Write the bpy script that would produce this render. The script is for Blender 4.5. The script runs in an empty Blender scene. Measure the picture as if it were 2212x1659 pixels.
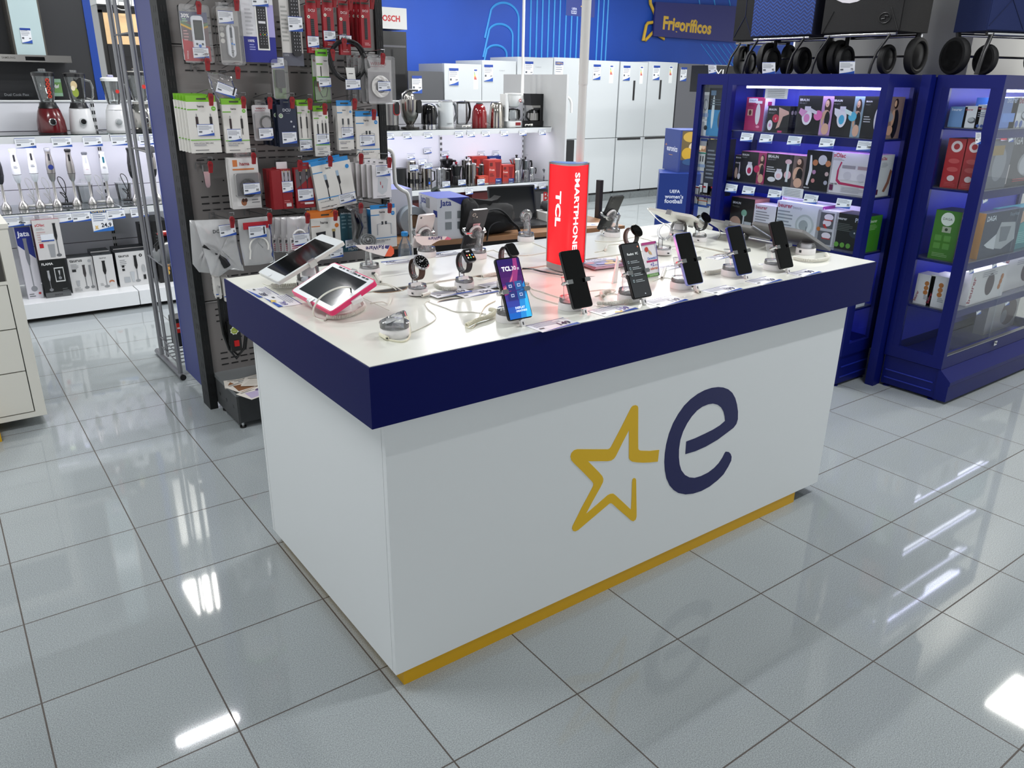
import bpy, math, random
from mathutils import Matrix, Vector, Euler
random.seed(7)
SC = bpy.context.scene
COL = SC.collection
# ---------------------------------------------------------------- camera
CAM_LOC = Vector((-0.7319, -1.5220, 1.5505))
CAM_ROT = Euler((1.2051, -0.0146, -0.6345), 'XYZ')
FPX = 1695.86
cam_data = bpy.data.cameras.new('camera')
cam_data.sensor_fit = 'HORIZONTAL'
cam_data.sensor_width = 36.0
cam_data.lens = 36.0 * FPX / 2212.0
cam_data.clip_start = 0.05
cam_data.clip_end = 60
cam = bpy.data.objects.new('camera', cam_data)
cam.location = CAM_LOC
cam.rotation_euler = CAM_ROT
COL.objects.link(cam)
SC.camera = cam
CM = CAM_ROT.to_matrix()


def S(u, v, ax, val):
    """point where the line of sight through photo pixel (u, v) meets the real plane axis = val"""
    d = CM @ Vector(((u - 1106.0) / FPX, -(v - 829.5) / FPX, -1.0))
    return CAM_LOC + d * ((val - CAM_LOC[ax]) / d[ax])


# ---------------------------------------------------------------- render look, world, lights
SC.view_settings.view_transform = 'Standard'
SC.view_settings.look = 'None'
SC.view_settings.gamma = 1.0
SC.view_settings.exposure = 0.0
SC.view_settings.use_curve_mapping = False
SC.cycles.use_denoising = True
SC.cycles.max_bounces = 8
SC.cycles.diffuse_bounces = 3
SC.cycles.glossy_bounces = 4
SC.cycles.transmission_bounces = 6
SC.cycles.transparent_max_bounces = 12
SC.cycles.caustics_reflective = False
SC.cycles.caustics_refractive = False
SC.cycles.sample_clamp_indirect = 6
world = bpy.data.worlds.new('store_ambient_fill')  # even ambient added as soft fill through the open unseen sides
SC.world = world
world.use_nodes = True
world.node_tree.nodes['Background'].inputs[0].default_value = (0.96, 0.98, 1.0, 1)
world.node_tree.nodes['Background'].inputs[1].default_value = 1.08

ZC = 3.2                                     # ceiling height


def area(name, loc, sx, sy, power, color=(1, 0.98, 0.94), rot=(0, 0, 0)):
    l = bpy.data.lights.new(name, 'AREA')
    l.shape = 'RECTANGLE'
    l.size, l.size_y, l.energy, l.color = sx, sy, power, color
    o = bpy.data.objects.new(name, l)
    o.location = loc
    o.rotation_euler = rot
    COL.objects.link(o)
    return o


# ceiling fittings: (x, y, size x, size y, watts)
PANELS = [(1.0, 7.1, .6, .6), (0.86, 5.4, .6, .6), (8.5, 1.8, .9, .6), (5.75, -.05, .6, .6), (5.6, 4.4, .6, .6)]  # last panel added as general fill for the back of the store
TUBES = [(7.95, 2.0, 1.15), (7.0, 1.6, 1.0), (6.3, 1.27, 1.1), (-1.2, 1.2, 1.2), (0.6, 3.6, 1.2), (2.4, -0.6, 1.2), (2.6, 1.9, 1.2), (4.6, 3.6, 1.2), (0.2, 9.1, 1.2), (4.4, 6.3, 1.2), (7.2, 6.0, 1.2)]  # last two tubes added to brighten the blue back wall
for i, (x, y, sx, sy) in enumerate(PANELS):
    area('panel_light', (x, y, ZC - .045), sx * .92, sy * .92, 62, (1, .97, .9))
for i, (x, y, ln) in enumerate(TUBES):
    area('tube_light', (x, y, ZC - .075), ln, .05, 48, (.97, .98, 1))


# ---------------------------------------------------------------- materials
def lin(c):
    c /= 255.0
    return c / 12.92 if c <= .04045 else ((c + .055) / 1.055) ** 2.4


def rgb(h):
    return tuple(lin(int(h[i:i + 2], 16)) for i in (0, 2, 4)) + (1,)


_M = {}


def M(h, rough=.45, metal=0., emis=0., trans=0., bump=0., bscale=60., spec=.5, var=0., coat=0.):
    key = (h, rough, metal, emis, trans, bump, bscale, spec, var, coat)
    if key in _M:
        return _M[key]
    m = bpy.data.materials.new('surface_' + h)
    m.use_nodes = True
    nt = m.node_tree
    b = nt.nodes['Principled BSDF']
    b.inputs['Base Color'].default_value = rgb(h)
    b.inputs['Roughness'].default_value = rough
    b.inputs['Metallic'].default_value = metal
    b.inputs['Specular IOR Level'].default_value = spec
    b.inputs['Transmission Weight'].default_value = trans
    b.inputs['Coat Weight'].default_value = coat
    b.inputs['Coat Roughness'].default_value = .08
    if emis:
        b.inputs['Emission Color'].default_value = rgb(h)
        b.inputs['Emission Strength'].default_value = emis
    if bump or var:
        tc = nt.nodes.new('ShaderNodeTexCoord')
        n = nt.nodes.new('ShaderNodeTexNoise')
        n.inputs['Scale'].default_value = bscale
        n.inputs['Detail'].default_value = 3
        nt.links.new(tc.outputs['Object'], n.inputs['Vector'])
        if bump:
            bp = nt.nodes.new('ShaderNodeBump')
            bp.inputs['Strength'].default_value = bump
            bp.inputs['Distance'].default_value = .002
            nt.links.new(n.outputs['Fac'], bp.inputs['Height'])
            nt.links.new(bp.outputs['Normal'], b.inputs['Normal'])
        if var:
            r = nt.nodes.new('ShaderNodeValToRGB')
            c = rgb(h)
            r.color_ramp.elements[0].position = .3
            r.color_ramp.elements[1].position = .7
            r.color_ramp.elements[0].color = tuple(max(0, x * (1 - var)) for x in c[:3]) + (1,)
            r.color_ramp.elements[1].color = tuple(min(1, x * (1 + var)) for x in c[:3]) + (1,)
            nt.links.new(n.outputs['Fac'], r.inputs['Fac'])
            nt.links.new(r.outputs['Color'], b.inputs['Base Color'])
    _M[key] = m
    return m


def clear(name, tint=(1, 1, 1), alpha=.15, rough=.03, gloss=.5):
    """thin clear plastic / glass: mostly see-through with a glossy skin"""
    if name in _M:
        return _M[name]
    m = bpy.data.materials.new(name)
    m.use_nodes = True
    nt = m.node_tree
    nt.nodes.remove(nt.nodes['Principled BSDF'])
    out = nt.nodes['Material Output']
    tr = nt.nodes.new('ShaderNodeBsdfTransparent')
    tr.inputs[0].default_value = (*tint, 1)
    df = nt.nodes.new('ShaderNodeBsdfDiffuse')
    df.inputs[0].default_value = (*[min(1, t * .95) for t in tint], 1)
    gl = nt.nodes.new('ShaderNodeBsdfGlossy')
    gl.inputs['Roughness'].default_value = rough
    fr = nt.nodes.new('ShaderNodeFresnel')
    fr.inputs[0].default_value = 1.45
    mu = nt.nodes.new('ShaderNodeMath')
    mu.operation = 'MULTIPLY_ADD'
    mu.inputs[1].default_value = gloss * 1.6
    mu.inputs[2].default_value = 0
    nt.links.new(fr.outputs[0], mu.inputs[0])
    m1 = nt.nodes.new('ShaderNodeMixShader')
    m1.inputs[0].default_value = alpha
    nt.links.new(tr.outputs[0], m1.inputs[1])
    nt.links.new(df.outputs[0], m1.inputs[2])
    m2 = nt.nodes.new('ShaderNodeMixShader')
    nt.links.new(mu.outputs[0], m2.inputs[0])
    nt.links.new(m1.outputs[0], m2.inputs[1])
    nt.links.new(gl.outputs[0], m2.inputs[2])
    nt.links.new(m2.outputs[0], out.inputs[0])
    _M[name] = m
    return m


ACR = lambda: clear('clear_acrylic', (.97, .98, 1), .12, .03, .9)
GLASS = lambda: clear('clear_glass', (.97, .99, 1), .0, .01, .09)
BAG = lambda: clear('frosted_polybag', (.98, .98, .98), .36, .12, 1.3)
BLI = lambda: clear('blister_plastic', (.98, .98, .98), .07, .08, .8)
CHROME = lambda: M('d8d8da', .12, 1)
STEEL = lambda: M('b4b2ae', .28, 1)
WHITEP = lambda: M('e6e7e6', .35)
BLACKP = lambda: M('0e0e10', .3)

# ---------------------------------------------------------------- mesh builder
_T = {}


def textmesh(s, bold):
    if (s, bold) not in _T:
        c = bpy.data.curves.new('t', 'FONT')
        c.body = s
        c.resolution_u = 2
        c.offset = .022 if bold == 1 else (.038 if bold == 2 else 0)
        o = bpy.data.objects.new('t', c)
        me = bpy.data.meshes.new_from_object(o)
        vs = [tuple(v.co) for v in me.vertices]
        fs = [tuple(p.vertices) for p in me.polygons]
        bpy.data.objects.remove(o)
        bpy.data.curves.remove(c)
        bpy.data.meshes.remove(me)
        xs = [v[0] for v in vs] or [0, 1]
        ys = [v[1] for v in vs] or [0, 1]
        _T[(s, bold)] = (vs, fs, min(xs), max(xs), min(ys), max(ys))
    return _T[(s, bold)]


class MB:
    def __init__(s):
        s.v, s.f, s.m, s.s, s.mats = [], [], [], [], []
        s.T = Matrix.Identity(4)
        s.frame((0, 0, 0), (1, 0, 0), (0, 0, 1))

    def mi(s, mat):
        if mat not in s.mats:
            s.mats.append(mat)
        return s.mats.index(mat)

    def add(s, vs, fs, mat, smooth=False):
        n = len(s.v)
        T = s.T
        s.v += [tuple(T @ Vector(v)) for v in vs]
        k = s.mi(mat)
        for f in fs:
            s.f.append(tuple(i + n for i in f))
            s.m.append(k)
            s.s.append(smooth)
        return s

    def at(s, loc=(0, 0, 0), rot=(0, 0, 0)):
        s.T = Matrix.Translation(loc) @ Euler(rot).to_matrix().to_4x4()
        return s

    def box(s, a, b, mat):
        x0, y0, z0 = a
        x1, y1, z1 = b
        v = [(x0, y0, z0), (x1, y0, z0), (x1, y1, z0), (x0, y1, z0), (x0, y0, z1), (x1, y0, z1), (x1, y1, z1), (x0, y1, z1)]
        return s.add(v, [(3, 2, 1, 0), (4, 5, 6, 7), (0, 1, 5, 4), (1, 2, 6, 5), (2, 3, 7, 6), (3, 0, 4, 7)], mat)

    def cbox(s, c, d, mat):
        return s.box([c[i] - d[i] / 2 for i in range(3)], [c[i] + d[i] / 2 for i in range(3)], mat)

    def prism(s, pts, mat, z0, z1, smooth=False, ax=2, taper=1.):
        """pts in 2-D, extruded along axis ax"""
        def P(x, y, z):
            return (x, y, z) if ax == 2 else ((x, z, y) if ax == 1 else (z, x, y))
        n = len(pts)
        cx, cy = sum(p[0] for p in pts) / n, sum(p[1] for p in pts) / n
        v = [P(x, y, z0) for x, y in pts] + [P(cx + (x - cx) * taper, cy + (y - cy) * taper, z1) for x, y in pts]
        s.add(v, [(i, (i + 1) % n, (i + 1) % n + n, i + n) for i in range(n)], mat, smooth)
        return s.add(v, [tuple(range(n))[::-1], tuple(range(n, 2 * n))], mat)

    def rr(s, w, h, r, z0, z1, mat, ax=2, cx=0, cy=0, seg=5, smooth=True):
        p = []
        for qx, qy, a0 in ((1, 1, 0), (-1, 1, 90), (-1, -1, 180), (1, -1, 270)):
            for k in range(seg + 1):
                a = math.radians(a0 + 90 * k / seg)
                p.append((cx + qx * (w / 2 - r) + r * math.cos(a), cy + qy * (h / 2 - r) + r * math.sin(a)))
        return s.prism(p, mat, z0, z1, smooth, ax)

    def lathe(s, prof, mat, seg=24, c=(0, 0, 0), sx=1., sy=1., a0=0., a1=360.):
        v, f = [], []
        full = abs(a1 - a0) >= 360
        n = seg if full else seg + 1
        for r, z in prof:
            for k in range(n):
                a = math.radians(a0 + (a1 - a0) * k / seg)
                v.append((c[0] + r * sx * math.cos(a), c[1] + r * sy * math.sin(a), c[2] + z))
        for j in range(len(prof) - 1):
            for k in range(seg):
                k2 = (k + 1) % n
                f.append((j * n + k, j * n + k2, (j + 1) * n + k2, (j + 1) * n + k))
        if full:
            if prof[0][0] > 1e-4:
                f.append(tuple(range(n))[::-1])
            if prof[-1][0] > 1e-4:
                f.append(tuple(range((len(prof) - 1) * n, len(prof) * n)))
        return s.add(v, f, mat, True)

    def cyl(s, c, r, h, mat, seg=24, r2=None):
        return s.lathe([(r, 0), (r if r2 is None else r2, h)], mat, seg, c)

    def tube(s, pts, r, mat, seg=8, closed=False, flat=1.):
        pts = [Vector(p) for p in pts]
        n = len(pts)
        rs = r if isinstance(r, (list, tuple)) else [r] * n
        v, f = [], []
        up = None
        for i, p in enumerate(pts):
            a = pts[(i - 1) % n] if (closed or i > 0) else p
            b = pts[(i + 1) % n] if (closed or i < n - 1) else p
            t = (b - a)
            t = t.normalized() if t.length > 1e-9 else Vector((0, 0, 1))
            if up is None:
                up = Vector((0, 0, 1)) if abs(t.z) < .9 else Vector((1, 0, 0))
            x = up.cross(t)
            x = x.normalized() if x.length > 1e-6 else Vector((1, 0, 0))
            up = t.cross(x).normalized()
            for k in range(seg):
                an = 2 * math.pi * k / seg
                v.append(p + x * (rs[i] * math.cos(an)) + up * (rs[i] * flat * math.sin(an)))
        for i in range(n if closed else n - 1):
            j = (i + 1) % n
            for k in range(seg):
                k2 = (k + 1) % seg
                f.append((i * seg + k, i * seg + k2, j * seg + k2, j * seg + k))
        if not closed:
            f += [tuple(range(seg))[::-1], tuple(range((n - 1) * seg, n * seg))]
        return s.add(v, f, mat, True)

    def ball(s, c, r, mat, seg=14, sx=1, sy=1, sz=1):
        return s.lathe([(max(1e-5, r * math.sin(math.pi * k / 8)), -r * sz * math.cos(math.pi * k / 8)) for k in range(9)], mat, seg, c, sx, sy)

    # ---- flat graphics on a frame (origin, x axis, y axis), sizes in metres
    def frame(s, O, X, Y, w=1., h=1.):
        s.O, s.X, s.Y = Vector(O), Vector(X), Vector(Y)
        s.N = s.X.cross(s.Y)
        s.w, s.h, s.lay = w, h, .0004
        return s

    def q(s, u, v, l=0):
        return tuple(s.O + s.X * (u * s.w) + s.Y * (v * s.h) + s.N * (s.lay + l))

    def gpoly(s, pts, mat):
        s.add([s.q(*p) for p in pts], [tuple(range(len(pts)))], mat)
        s.lay += .00025
        return s

    def grect(s, u0, v0, u1, v1, mat):
        return s.gpoly([(u0, v0), (u1, v0), (u1, v1), (u0, v1)], mat)

    def gell(s, u, v, ru, mat, rv=None, seg=20):
        rv = ru * s.w / s.h if rv is None else rv
        return s.gpoly([(u + ru * math.cos(6.28319 * k / seg), v + rv * math.sin(6.28319 * k / seg)) for k in range(seg)], mat)

    def gtext(s, u, v, wf, txt, mat, bold=0, rot=0, hf=None):
        """text whose width is wf of the face width, lower left corner at (u, v); rot in degrees"""
        vs, fs, x0, x1, y0, y1 = textmesh(txt, bold)
        k = wf * s.w / (x1 - x0)
        ky = k if hf is None else hf * s.h / (y1 - y0)
        c, n = math.cos(math.radians(rot)), math.sin(math.radians(rot))
        P0 = s.O + s.X * (u * s.w) + s.Y * (v * s.h) + s.N * s.lay
        out = []
        for x, y, z in vs:
            a, b = (x - x0) * k, y * ky
            out.append(tuple(P0 + s.X * (a * c - b * n) + s.Y * (a * n + b * c)))
        s.add(out, fs, mat)
        s.lay += .0001
        return s

    def glines(s, u, v, wf, n, dv, mat, hf=.4):
        for i in range(n):
            s.grect(u, v - i * dv, u + wf * (1 if i % 3 else .8), v - i * dv + dv * hf, mat)
            s.lay -= .00025
        s.lay += .0003
        return s

    def build(s, name, parent=None, label=None, cat=None, group=None, kind=None, loc=None, rot=None):
        me = bpy.data.meshes.new(name)
        me.from_pydata(s.v, [], s.f)
        for m in s.mats:
            me.materials.append(m)
        me.polygons.foreach_set('material_index', s.m)
        me.polygons.foreach_set('use_smooth', s.s)
        me.update()
        if hasattr(me, 'set_sharp_from_angle'):
            me.set_sharp_from_angle(angle=.7)
        o = bpy.data.objects.new(name, me)
        COL.objects.link(o)
        if parent:
            o.parent = parent
        if loc is not None:
            o.location = loc
        if rot is not None:
            o.rotation_euler = rot if hasattr(rot, '__len__') else (0, 0, rot)
        return tag(o, label, cat, group, kind)


def tag(o, label=None, cat=None, group=None, kind=None):
    for k, v in (('label', label), ('category', cat), ('group', group), ('kind', kind)):
        if v:
            o[k] = v
    return o


def thing(name, label, cat, loc=(0, 0, 0), rot=0, group=None):
    o = bpy.data.objects.new(name, None)
    o.empty_display_size = .05
    COL.objects.link(o)
    o.location = loc
    o.rotation_euler = rot if hasattr(rot, '__len__') else (0, 0, rot)
    return tag(o, label, cat, group)


def dup(o, loc=None, rot=None, label=None, group=None, parent=None):
    c = o.copy()
    COL.objects.link(c)
    if parent is not None:
        c.parent = parent
    if loc is not None:
        c.location = loc
    if rot is not None:
        c.rotation_euler = rot if hasattr(rot, '__len__') else (0, 0, rot)
    if label:
        c['label'] = label
    if group:
        c['group'] = group
    for ch in list(o.children):
        dup(ch, parent=c)
    return c


def gfx(mb, ops):
    """small drawing list for printed faces: R rect, C disc, E ellipse, P polygon, T text, B bold text, L text lines, K raised line"""
    for op in ops:
        k = op[0]
        if k == 'R':
            mb.grect(*op[1:5], M(op[5]))
        elif k == 'C':
            mb.gell(op[1], op[2], op[3], M(op[4]))
        elif k == 'E':
            mb.gell(op[1], op[2], op[3], M(op[5]), op[4])
        elif k == 'P':
            mb.gpoly(op[2:], M(op[1]))
        elif k in 'TB':
            mb.gtext(op[1], op[2], op[3], op[5], M(op[4]), 1 if k == 'B' else 0, *(op[6:7]))
        elif k == 'L':
            mb.glines(op[1], op[2], op[3], op[4], op[5], M(op[6]))
        elif k == 'K':
            r = op[2] * mb.w
            mb.tube([mb.q(a, b, r) for a, b in op[3:]], r, M(op[1], .4), 6)
    return mb


def faces(mb, w, d, h, front=(), left=(), right=(), top=()):
    if front:
        gfx(mb.frame((-w / 2, -d / 2, 0), (1, 0, 0), (0, 0, 1), w, h), front)
    if left:
        gfx(mb.frame((-w / 2, d / 2, 0), (0, -1, 0), (0, 0, 1), d, h), left)
    if right:
        gfx(mb.frame((w / 2, -d / 2, 0), (0, 1, 0), (0, 0, 1), d, h), right)
    if top:
        gfx(mb.frame((-w / 2, -d / 2, h), (1, 0, 0), (0, 1, 0), w, d), top)
    return mb


def carton(name, label, cat, loc, rot, w, d, h, col, front=(), left=(), right=(), top=(), topc=None, sidec=None, group=None):
    mb = MB()
    b = M(col, .4)
    mb.box((-w / 2, -d / 2, 0), (w / 2, d / 2, h), b)
    if topc:
        mb.frame((-w / 2, -d / 2, h), (1, 0, 0), (0, 1, 0), w, d).grect(0, 0, 1, 1, M(topc, .4))
    if sidec:
        for X, O in (((0, -1, 0), (-w / 2, d / 2, 0)), ((0, 1, 0), (w / 2, -d / 2, 0))):
            mb.frame(O, X, (0, 0, 1), d, h).grect(0, 0, 1, 1, M(sidec, .4))
    faces(mb, w, d, h, front, left, right, top)
    return mb.build(name, None, label, cat, group, None, loc, rot)


def PX(TL, BR, ax, val):
    """real rectangle seen between two photo pixels on the vertical plane axis = val: centre of the base, width, height"""
    a, b = S(*TL, ax, val), S(*BR, ax, val)
    w = abs(a[1 - ax] - b[1 - ax])
    c = [0, 0, b.z]
    c[ax] = val
    c[1 - ax] = (a[1 - ax] + b[1 - ax]) / 2
    return c, w, a.z - b.z


def cartonpx(name, label, cat, TL, BR, ax, val, d, col, z0=None, **k):
    c, w, h = PX(TL, BR, ax, val)
    if z0 is not None:
        h += c[2] - z0
        c[2] = z0
    c[ax] += d / 2
    return carton(name, label, cat, c, 0 if ax == 1 else -math.pi / 2, w, d, h, col, **k)


BLUE = '1b3f96'
def tagface(mb, w, h, O, X, Y, price, n=4, offer=False):
    """printed price card: white, text lines, bar code, price, blue swoosh along the bottom"""
    mb.frame(O, X, Y, w, h)
    mb.grect(0, 0, 1, 1, M('e8ebf0', .4))
    mb.grect(0, .955, 1, 1, M(BLUE))
    mb.glines(.06, .82, .8, n, .1, M('8f939c'))
    mb.grect(.07, .28, .27, .4, M('50545c'))
    mb.gpoly([(0, 0), (1, 0), (1, .24), (.6, .13), (0, .03)], M('2450a8'))
    mb.gtext(.92 - .085 * len(price), .29, .08 * len(price), price, M('14161c'), 1)
    return mb


def card(name, label, w, h, loc, rot, price, group=None, t=.0012):
    """a loose or clipped price card, front towards local -Y"""
    mb = MB()
    mb.box((-w / 2, 0, 0), (w / 2, t, h), M('e8ebf0', .4))
    tagface(mb, w, h, (-w / 2, 0, 0), (1, 0, 0), (0, 0, 1), price)
    return mb.build(name, None, label, 'price tag', group, None, loc, rot)
# ================================================================= the setting
def structure(mb, name, **k):
    return mb.build(name, kind='structure', **k)


def floor_material():
    m = bpy.data.materials.new('polished_porcelain_tile')
    m.use_nodes = True
    nt = m.node_tree
    N, L = nt.nodes.new, nt.links.new
    b = nt.nodes['Principled BSDF']
    tc = N('ShaderNodeTexCoord')
    mp = N('ShaderNodeMapping')
    mp.vector_type = 'TEXTURE'
    mp.inputs['Location'].default_value = (.0419, .1217, 0)
    mp.inputs['Rotation'].default_value = (0, 0, -.0063)
    L(tc.outputs['Object'], mp.inputs['Vector'])
    br = N('ShaderNodeTexBrick')
    br.offset = 0
    br.inputs['Scale'].default_value = 1
    br.inputs['Brick Width'].default_value = .3948
    br.inputs['Row Height'].default_value = .3948
    br.inputs['Mortar Size'].default_value = .0022
    br.inputs['Mortar Smooth'].default_value = .1
    br.inputs['Color1'].default_value = rgb('a3aaac')
    br.inputs['Color2'].default_value = rgb('9fa6a8')
    br.inputs['Mortar'].default_value = rgb('524b46')
    L(mp.outputs['Vector'], br.inputs['Vector'])
    n1 = N('ShaderNodeTexNoise')
    n1.inputs['Scale'].default_value = 330
    n1.inputs['Detail'].default_value = 3
    n1.inputs['Roughness'].default_value = .8
    L(tc.outputs['Object'], n1.inputs['Vector'])
    r1 = N('ShaderNodeValToRGB')
    r1.color_ramp.elements[0].position = .36
    r1.color_ramp.elements[0].color = (.62, .62, .62, 1)
    r1.color_ramp.elements[1].position = .64
    r1.color_ramp.elements[1].color = (1.28, 1.28, 1.28, 1)
    L(n1.outputs['Fac'], r1.inputs['Fac'])
    n2 = N('ShaderNodeTexNoise')
    n2.inputs['Scale'].default_value = 1.7
    n2.inputs['Detail'].default_value = 4
    L(tc.outputs['Object'], n2.inputs['Vector'])
    r2 = N('ShaderNodeValToRGB')
    r2.color_ramp.elements[0].color = (.9, .9, .9, 1)
    r2.color_ramp.elements[1].color = (1.08, 1.08, 1.08, 1)
    L(n2.outputs['Fac'], r2.inputs['Fac'])
    m1 = N('ShaderNodeMixRGB')
    m1.blend_type = 'MULTIPLY'
    m1.inputs[0].default_value = 1
    L(br.outputs['Color'], m1.inputs[1])
    L(r1.outputs['Color'], m1.inputs[2])
    m2 = N('ShaderNodeMixRGB')
    m2.blend_type = 'MULTIPLY'
    m2.inputs[0].default_value = 1
    L(m1.outputs[0], m2.inputs[1])
    L(r2.outputs['Color'], m2.inputs[2])
    L(m2.outputs[0], b.inputs['Base Color'])
    rm = N('ShaderNodeMath')
    rm.operation = 'MULTIPLY_ADD'
    rm.inputs[1].default_value = .6
    rm.inputs[2].default_value = .045
    L(br.outputs['Fac'], rm.inputs[0])
    L(rm.outputs[0], b.inputs['Roughness'])
    bp = N('ShaderNodeBump')
    bp.inputs['Strength'].default_value = .5
    bp.inputs['Distance'].default_value = .001
    bp.invert = True
    L(br.outputs['Fac'], bp.inputs['Height'])
    L(bp.outputs['Normal'], b.inputs['Normal'])
    return m


mb = MB()
mb.box((-6, -6, -.1), (16, 11, 0), floor_material())
structure(mb, 'floor')
mb = MB()
mb.box((-6, -6, ZC), (16, 11, ZC + .1), M('b9bbb8', .8))
structure(mb, 'ceiling')
# raised tiled platform under the fridges
mb = MB()
mb.box((3.2, 6.9, 0), (11.5, 7.9, .088), M('6e7476', .25, var=.12, bscale=30))
for k in range(22):
    mb.box((3.3 + k * .3948, 6.8985, 0), (3.303 + k * .3948, 6.9, .088), M('3a3836'))
structure(mb, 'trim_1')
# blue back wall with light blue arches and lines
mb = MB()
WB = 7.9
mb.box((2.6, WB, 0), (12.5, WB + .1, ZC), M('1e50b8', .55, var=.06, bscale=1.5))
lb = M('46a8f0', .5)
def wl(pts, r=.016):
    mb.tube([(x, WB - .001, z) for x, z in pts], r, lb, 6, flat=1)
def wp(u, v):
    p = S(u, v, 1, WB)
    return (p.x, p.z)
def arch(cu, cv, ru, rv, vb):
    """an arch: left leg slanting, round top, straight right leg"""
    a = wp(cu - ru, cv)
    b = wp(cu + ru, cv)
    t = wp(cu, cv - rv)
    cx, r, hz = (a[0] + b[0]) / 2, (b[0] - a[0]) / 2, t[1] - b[1]
    zb = wp(cu + ru, vb)[1]
    pts = [(cx + r, zb)] + [(cx + r * math.cos(math.radians(t)), b[1] + hz * math.sin(math.radians(t))) for t in range(0, 155, 10)]
    pts.append((pts[-1][0] - .1, pts[-1][1] - .35))
    wl(pts)
arch(1088, 42, 32, 36, 135)
arch(1080, 78, 27, 26, 135)
arch(1071, 118, 23, 20, 135)
for u in (1144, 1157, 1169, 1182, 1194, 1206, 1219, 1231, 1243, 1256, 1287, 1298, 1307):
    p = wp(u, 130)
    wl([(p[0], 1.2), (p[0], 3.1)], .014)
for k in range(9):
    a = wp(1514 + k * 12, 95)
    b = wp(1548 + k * 12, 142)
    wl([a, b], .006)
for k in range(3):
    a = wp(1508 + k * 32, -12)
    b = wp(1513 + k * 33, 22)
    wl([a, b], .012)
structure(mb, 'wall_back')
# pale wall behind the right-hand cabinets
mb = MB()
mb.box((3.95, .70, 0), (4.1, 1.80, ZC), M('cfcfcc', .8))
structure(mb, 'wall_right')
mb = MB()
mb.box((4.1, .70, 0), (9, .82, ZC), M('cfcfcc', .8))
structure(mb, 'wall_side')
# ceiling fittings
PW = ('far back above the oven towers', 'above the lit shelves with the jug blenders', 'right of the right-hand glass cabinet', 'mirrored at the right edge of the floor', 'between the lit shelves and the fridges')
for i, (x, y, sx, sy) in enumerate(PANELS):
    t = thing('ceiling_panel_light', 'square ceiling light panel ' + PW[i], 'light', (x, y, ZC), 0, 'ceiling light panels')
    f = MB()
    f.box((-sx / 2, -sy / 2, -.035), (sx / 2, sy / 2, 0), M('d8d8d4'))
    f.build('frame', t)
TW = ('far right, rearmost of the three mirrored tubes', 'far right, middle of the three mirrored tubes', 'far right, nearest of the three mirrored tubes', 'over the aisle left of the counter', 'before the left lit shelves', 'over the floor in front of the counter', 'over the desk behind the counter', 'before the fridge row, left of the cabinets', 'far behind the oven towers', 'over the aisle before the left fridges', 'over the aisle before the right fridges')
for i, (x, y, ln) in enumerate(TUBES):
    t = thing('ceiling_tube_light', 'long ceiling tube light ' + TW[i], 'light', (x, y, ZC), 0, 'ceiling tube lights')
    f = MB()
    f.box((-ln / 2 - .02, -.04, -.06), (ln / 2 + .02, .04, 0), M('d8d8d4'))
    f.build('housing', t)

# ================================================================= phone counter
HT = .95
ct = thing('display_counter', 'long white shop counter with blue fascia, star and e logo and yellow plinth', 'counter', (0, 0, 0))
L_, D_ = 2.089, 1.025
NAVY = '020a4c'
TOPM = M('e6e7dd', .2, spec=.5)
mb = MB()
xa, xb, ya, yb = .26, 1.75, .392, .62         # sunken middle lid
mb.box((.004, .004, HT - .012), (L_ - .004, ya, HT), TOPM)
mb.box((.004, yb, HT - .012), (L_ - .004, D_ - .004, HT), TOPM)
mb.box((.004, ya, HT - .012), (xa, yb, HT), TOPM)
mb.box((xb, ya, HT - .012), (L_ - .004, yb, HT), TOPM)
mb.build('tabletop', ct)
mb = MB()
def ring(pts, n):
    return pts
mb.box((xa + .009, ya + .004, HT - .016), (xb - .009, yb - .004, HT - .004), TOPM)
mb.box((xa, ya, HT - .024), (xb, yb, HT - .0165), M('6a4a3a', .5))
# semicircular cable cut-outs along the lid, dark inside, wooden rim
for cx, cy, r, a in ((.47, ya, .05, 0), (.385, yb, .06, 180), (1.0, ya, .05, 0), (.76, yb, .055, 180), (1.2, yb, .05, 180), (1.70, ya, .055, 0)):
    pts = [(cx + r * math.cos(math.radians(a + t)), cy + (r * .62) * math.sin(math.radians(a + t)) * 1) for t in range(0, 181, 15)]
    mb.prism(pts, M('8a6a4a'), HT - .0036, HT - .0032)
    pts = [(cx + r * .93 * math.cos(math.radians(a + t)), cy + (r * .5) * math.sin(math.radians(a + t))) for t in range(0, 181, 15)]
    mb.prism(pts, M('15130f'), HT - .0031, HT - .0028)
mb.build('cable_lid', ct)
mb = MB()
nv = M(NAVY, .45, spec=.12)
mb.box((0, 0, HT - .153), (L_, .02, HT - .0015), nv)
mb.box((0, .02, HT - .153), (.02, D_, HT - .0015), nv)
mb.box((L_ - .02, .02, HT - .153), (L_, D_, HT - .0015), nv)
mb.box((.02, D_ - .02, HT - .153), (L_ - .02, D_, HT - .0015), nv)
mb.box((.02, .02, HT - .15), (L_ - .02, D_ - .02, HT - .14), M('d9dbd8'))
mb.build('fascia', ct)
OL, OF, BZ = .0435, .0243, .047
OR, OB = .105, .0885
wp_ = M('dadedf', .42, bump=.04, bscale=240)
mb = MB()
mb.box((OL, OF, BZ), (L_ - OR, OF + .018, HT - .14), wp_)
mb.box((OL, OF + .0195, BZ), (OL + .018, D_ - OB - .018, HT - .14), wp_)
mb.box((OL, D_ - OB - .016, BZ), (L_ - OR, D_ - OB, HT - .14), wp_)
mb.box((L_ - OR - .018, OF + .0185, BZ), (L_ - OR, D_ - OB - .018, HT - .14), wp_)
mb.build('carcass', ct)
mb = MB()
mb.box((OL + .0245, OF + .003, 0), (L_ - .2505, D_ - OB - .01, BZ - .0005), M('c99a06', .4))
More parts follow.
